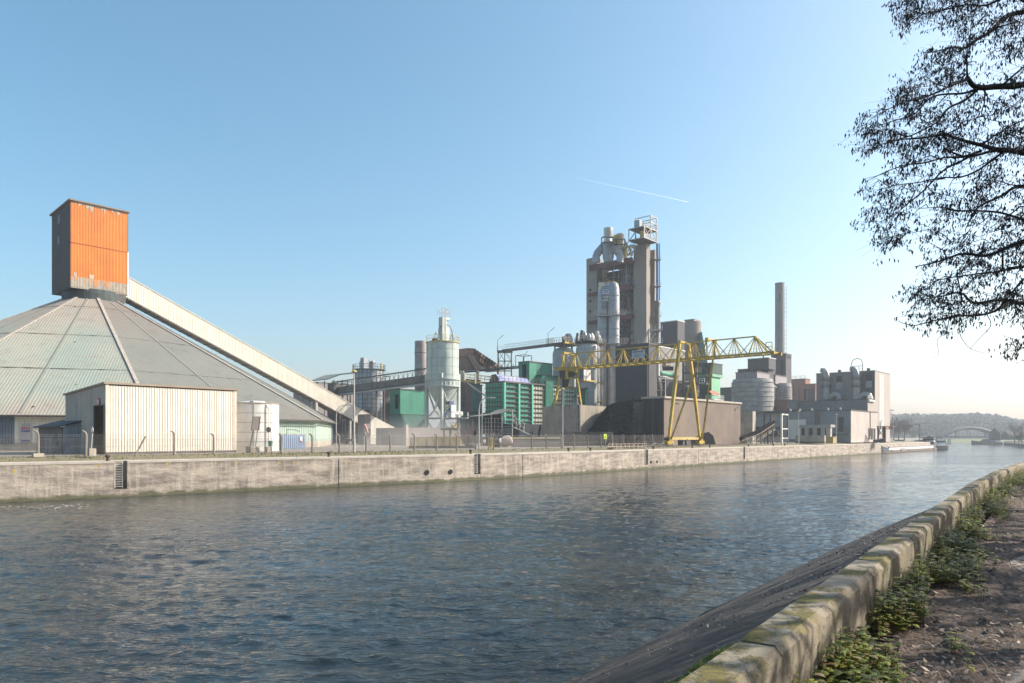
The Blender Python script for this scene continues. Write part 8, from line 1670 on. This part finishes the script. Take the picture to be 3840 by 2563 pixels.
m = MB(); m.sweep(trunk, [.42, .34, .3, .24, .16, .05], 12); m.obj('trunk', m_bark, nt, smooth=True)
cw = thing('crown', '', '', TB); 
for k_ in ('label', 'category'): del cw[k_]
cw.parent = nt; cw.location = (0, 0, 0)
twg.obj('twigs', m_bark, cw); pods.obj('seed_keys', m_pod, cw)
# ---- further bare trees of the row, beyond the frame, that throw the dappled shade on path and bank
def shade_tree(c, h, seed, name_label, dens=1500, r0=.34):
    random.seed(seed); t = thing('towpath_tree', name_label, 'tree', c, 'trees along the near towpath'); m = MB(); m.sweep([c, c+Z*h*.3+V((.1, .1, 0)), c+Z*h*.6, c+Z*h*.95], [r0, r0*.85, r0*.55, r0*.12], 10); tips = []
    for i in range(8):
        b_ = c+Z*h*random.uniform(.25, .9); a_ = random.uniform(0, 6.28); ln = h*.42*random.uniform(.5, 1); e_ = b_+V((math.cos(a_)*ln, math.sin(a_)*ln, ln*random.uniform(.05, .6))); mid = lerp(b_, e_, .5)+Z*ln*.1; 
        if e_.y > 0 and (e_.x-1.5)/e_.y < .74: continue
        m.sweep([b_, mid, e_], [r0*.28, r0*.16, .012], 6)
        for k in range(4): s_ = lerp(mid, e_, random.random()); q = s_+V((random.gauss(0, .09), random.gauss(0, .09), random.gauss(.03, .07)))*h; m.tube(s_, q, .02, .006, 4); tips.append((s_, q))
    m.obj('trunk', m_bark, t); k_ = MB()
    for i in range(dens):
        s_, q = random.choice(tips); p = lerp(s_, q, random.random())+V((random.gauss(0, .25), random.gauss(0, .25), random.gauss(0, .2))); 
        if p.y > 0 and p.x/p.y < .76: continue
        u_ = V((random.gauss(0, 1), random.gauss(0, 1), random.gauss(0, 1))).normalized()*.11; v_ = u_.cross(V((random.gauss(0, 1), random.gauss(0, 1), random.gauss(0, 1)))).normalized()*.06; k_.add([p-u_, p+v_, p+u_, p-v_], [(0,1,2,3)])
    k_.obj('crown', m_pod, t); return t
def from_parapet(Yp, d): return V((-1.45+.732*Yp+SH.x*d, Yp+SH.y*d, PT))
SH = V((SUN.x, SUN.y, 0)).normalized()
TS = [(4.2, 5.2, .05, 5, 0), (3.3, 6.6, .16, 8, 200), (5.15, 6.6, .13, 9.5, 350), (6.1, 8.4, .12, 10, 400), (7.0, 7.2, .24, 11, 500), (8.3, 9.2, .2, 11, 600), (10.6, 8.6, .3, 12, 1100), (13.0, 9.4, .2, 12, 1000), (15.6, 9, .36, 13, 1500), (19.5, 9, .4, 14, 1700), (25, 8, .4, 14, 1900), (32, 9, .45, 15, 2400), (41, 9, .45, 15, 2400), (-.6, 9, .35, 12, 900)]
for i, (yp, d_, r_, h, dn) in enumerate(TS): shade_tree(from_parapet(yp, d_), h, 60+i, 'bare towpath tree of the row to the right of the path', dn, r_)
# ================================================================ PLANTS AND LITTER
random.seed(99)
def leafmesh(mb, c, dirv, up, s, wf=.42):
    dirv = dirv.normalized(); side = dirv.cross(up).normalized(); n = side.cross(dirv)
    pts_ = [c, c+dirv*s*.25+side*s*wf*.75, c+dirv*s*.6+side*s*wf*.6-n*s*.05, c+dirv*s-n*s*.16, c+dirv*s*.6-side*s*wf*.6-n*s*.05, c+dirv*s*.25-side*s*wf*.75, c+dirv*s*.5+n*s*.04]
    mb.add(pts_, [(0,1,6),(1,2,6),(2,3,6),(3,4,6),(4,5,6),(5,0,6)])
def leaf_mat(name, a, b_, tr=.25):
    t = NT(name); b = t.b; geo = t.n('NewGeometry').outputs['Random Per Island']; base = t.mix(geo, a, b_); t.link(base, b.inputs['Base Color']); b.inputs['Roughness'].default_value = .5
    tl = t.n('BsdfTranslucent'); t.link(t.mix(.5, base, (.35, .5, .05)), tl.inputs[0]); mx = t.n('MixShader', tr); t.link(b.outputs[0], mx.inputs[1]); t.link(tl.outputs[0], mx.inputs[2]); t.link(mx.outputs[0], t.out.inputs[0]); return t.m
lv = MB(); lv2 = MB(); st = MB()
def plantpatch(s0, s1, o0, o1, n, hm, sc_=1.):
    for i in range(n):
        s = random.uniform(s0, s1); o = o0+(o1-o0)*abs(random.gauss(0, .42)); 
        if o > o1+.1: continue
        dens = mn.noise((s*.9, o*2, 3)); 
        if dens < -.06+.3*(o-o0): continue
        p = par_pt(s, o); p.z = PT; h = hm*random.uniform(.25, 1)*(1-.55*(o-o0)/(o1-o0+.01)); lean = V((random.gauss(0, .12), random.gauss(0, .12), 1)).normalized(); top = p+lean*h; st.path([p, lerp(p, top, .5)+V((random.gauss(0, .01), random.gauss(0, .01), 0)), top], .0028, 3, .0016)
        nl = random.choice((3, 4, 5, 6))
        for k in range(nl):
            q = lerp(p, top, random.uniform(.35, 1) if k else 1); a_ = random.uniform(0, 6.28); d_ = V((math.cos(a_), math.sin(a_), random.uniform(-.15, .4))); (lv if random.random() < .82 else lv2).__class__; leafmesh(lv if random.random() < .8 else lv2, q, d_, Z, random.uniform(.028, .062)*sc_)
plantpatch(2.6, 7.5, .30, .9, 3000, .32, 1.25); plantpatch(7.5, 13, .30, .9, 1900, .36, 1.3); plantpatch(13, 22, .3, .95, 1600, .38, 1.5); plantpatch(22, 45, .3, 1.1, 1500, .42, 2.)
# one tall nettle close to the parapet
for s, o, h in ((3.75, .42, .42), (3.3, .4, .3), (5.9, .36, .4), (9.2, .36, .4)):
    p = par_pt(s, o); p.z = PT; top = p+V((.02, 0, h)); st.path([p, top], .004, 4, .002)
    for k in range(7): a_ = k*1.4; leafmesh(lv, lerp(p, top, .75+.25*(k/6)), V((math.cos(a_), math.sin(a_), .1)), Z, .07)
lv.obj('undergrowth_leaves', leaf_mat('nettle_leaf', (.06, .09, .014), (.30, .31, .035)), kind='stuff'); lv2.obj('undergrowth_brown_leaves', leaf_mat('brown_leaf', (.16, .09, .04), (.30, .22, .10), .15), kind='stuff'); st.obj('undergrowth_stems', mt('stem_brown', (.2,.13,.07), (.14,.1,.05), .9), kind='stuff')
lt = MB(); tw = MB()
for i in range(12500):
    s = random.uniform(2.2, 9) if random.random() < .6 else random.uniform(9, 34); o = random.uniform(.3, 3.4) if s < 12 else random.uniform(.3, 2.6); 
    if o > 1.3 and mn.noise((s*1.3, o*2.2, 8)) < -.1: continue
    p = par_pt(s, o); a_ = random.uniform(0, 6.28); k = random.uniform(.006, .022)*(1+s*.02); e1 = V((math.cos(a_), math.sin(a_), random.gauss(0, .35))).normalized(); e2 = V((-math.sin(a_), math.cos(a_), random.gauss(0, .35))).normalized(); c = V((p.x, p.y, PT+.024+random.uniform(0, .02)*(1.6 if o < 1.3 else 1)))
    if random.random() < .45: lt.add([c-e1*k*1.6, c+e2*k*.6, c+e1*k*1.5, c-e2*k*.7], [(0,1,2,3)])
    else:
        mid = c+e2*k*.7+Z*.006; l = k*random.uniform(2, 5); tw.add([c-e1*l-e2*.0012, c-e1*l+e2*.0012, mid+e2*.0016, mid-e2*.0016, c+e1*l+e2*.0012, c+e1*l-e2*.0012], [(0,1,2,3),(3,2,4,5)])
lt.obj('leaf_litter', leaf_mat('litter_leaf', (.10, .07, .05), (.42, .31, .23), .05), kind='stuff'); tw.obj('twig_litter', leaf_mat('litter_twig', (.10, .07, .05), (.45, .34, .26), .0), kind='stuff')
# clods: soil hummocks under the litter
so_ = MB(); 
for i in range(900):
    s = random.uniform(2.2, 16); o = random.uniform(.28, 1.7); p = par_pt(s, o); r_ = random.uniform(.02, .07); c = V((p.x, p.y, PT)); n = 6; vs = [c+V((math.cos(k*1.047)*r_*random.uniform(.7, 1.3), math.sin(k*1.047)*r_*random.uniform(.7, 1.3), 0)) for k in range(6)]+[c+V((0, 0, r_*random.uniform(.3, .7)))]; so_.add(vs, [(k, (k+1) % 6, 6) for k in range(6)])
so_.obj('soil_clods', mt('dark_soil', (.2,.15,.115), (.12,.09,.07), .95, ns=6, bump=.6, bs=30), smooth=True, kind='stuff')
# grass on the bank below the parapet
gb = MB()
def bank_z(x, y):
    s = y/ND.y; top = par_pt(s, .1); bx = top.x-(top.y-y)*.732; x1 = wl_at(y)-1.2; t_ = (x-bx)/(x1-bx); return lerp(PT-.12, -.55, t_)+.22*math.sin(max(0, min(1, t_))*math.pi)+.07*mn.noise((x*.8, y*.6, 0))+.05*mn.noise((x*2.6, y*2.2, 3))
for i in range(60000):
    y = random.uniform(3.2, 10.5); top = par_pt(y/ND.y, .1); bx = top.x-(top.y-y)*.732; o = random.uniform(.2, 3.6); x = bx-.12-o
    if o > 2.5*(1+.6*mn.noise((x*1.1, y*.9, 4)))*min(1, (10.8-y)/3.2): continue
    z = bank_z(x, y)-.01; h = random.uniform(.02, .075); a_ = random.uniform(0, 6.28); e_ = V((math.cos(a_), math.sin(a_), 0))*.014; c = V((x, y, z)); gb.add([c-e_, c+e_, c+V((random.gauss(0, .03), random.gauss(0, .03), h))], [(0,1,2)])
gb.obj('bank_grass', leaf_mat('bank_grass_blade', (.05, .09, .025), (.14, .18, .05), .2), kind='stuff')
bl = MB(); random.seed(17)
for i in range(9000):
    y = random.uniform(3, 30); top = par_pt(y/ND.y, .1); bx = top.x-(top.y-y)*.732; wd_ = bx-wl_at(y); o = abs(random.gauss(0, .35))*wd_*.8; x = bx-.2-o
    if o > wd_*.8 or mn.noise((x*.7+y*.5, y*.35, 6)) < -.02: continue
    z = bank_z(x, y)+.012; a_ = random.uniform(0, 6.28); k = random.uniform(.012, .04)*(1+y*.03); e1 = V((math.cos(a_), math.sin(a_), random.gauss(0, .3))).normalized(); e2 = V((-math.sin(a_), math.cos(a_), random.gauss(0, .3))).normalized(); c = V((x, y, z)); bl.add([c-e1*k, c+e2*k*.5, c+e1*k, c-e2*k*.5], [(0,1,2,3)])
bl.obj('bank_litter', leaf_mat('bank_litter_leaf', (.03, .022, .016), (.13, .09, .06), 0.), kind='stuff')
# ---- drifting dust over the yard
dm = bpy.data.materials.new('yard_dust'); dm.use_nodes = True; nn_ = dm.node_tree.nodes; nn_.remove(nn_['Principled BSDF']); dv_ = nn_.new('ShaderNodeVolumePrincipled'); dv_.inputs['Color'].default_value = (1, .97, .93, 1); dv_.inputs['Anisotropy'].default_value = .2
gc = nn_.new('ShaderNodeTexCoord'); gn = nn_.new('ShaderNodeTexGradient'); gn.gradient_type = 'SPHERICAL'; mp_ = nn_.new('ShaderNodeMapping'); mp_.inputs[3].default_value = (1/17, 1/20, 1/6.5); ns_ = nn_.new('ShaderNodeTexNoise'); ns_.inputs['Scale'].default_value = .12; mu_ = nn_.new('ShaderNodeMath'); mu_.operation = 'MULTIPLY'; mu2 = nn_.new('ShaderNodeMath'); mu2.operation = 'MULTIPLY'; mu2.inputs[1].default_value = .035
ln_ = dm.node_tree.links.new; ln_(gc.outputs['Object'], mp_.inputs[0]); ln_(mp_.outputs[0], gn.inputs[0]); ln_(gc.outputs['Object'], ns_.inputs['Vector']); ln_(gn.outputs[1], mu_.inputs[0]); ln_(ns_.outputs[0], mu_.inputs[1]); ln_(mu_.outputs[0], mu2.inputs[0]); ln_(mu2.outputs[0], dv_.inputs['Density']); ln_(dv_.outputs[0], nn_['Material Output'].inputs['Volume'])
m = MB(); dc = pg(1560, 130); m.par((-17, -20, 0), (34, 0, 0), (0, 40, 0), (0, 0, 6.5)); do_ = m.obj('dust_cloud', dm, kind='stuff'); do_.location = (dc.x, dc.y, G+.05)
# ---- haze
hz = bpy.data.materials.new('haze_air'); hz.use_nodes = True; n_ = hz.node_tree.nodes; n_.remove(n_['Principled BSDF']); pv = n_.new('ShaderNodeVolumePrincipled'); pv.inputs['Color'].default_value = (.84, .93, 1, 1); pv.inputs['Density'].default_value = .0003; pv.inputs['Anisotropy'].default_value = .3
hz.node_tree.links.new(pv.outputs[0], n_['Material Output'].inputs['Volume'])
if HAZE: m = MB(); m.par((-1000, -80, -2.6), (2700, 0, 0), (0, 1680, 0), (0, 0, 90)); m.obj('haze', hz, kind='stuff')
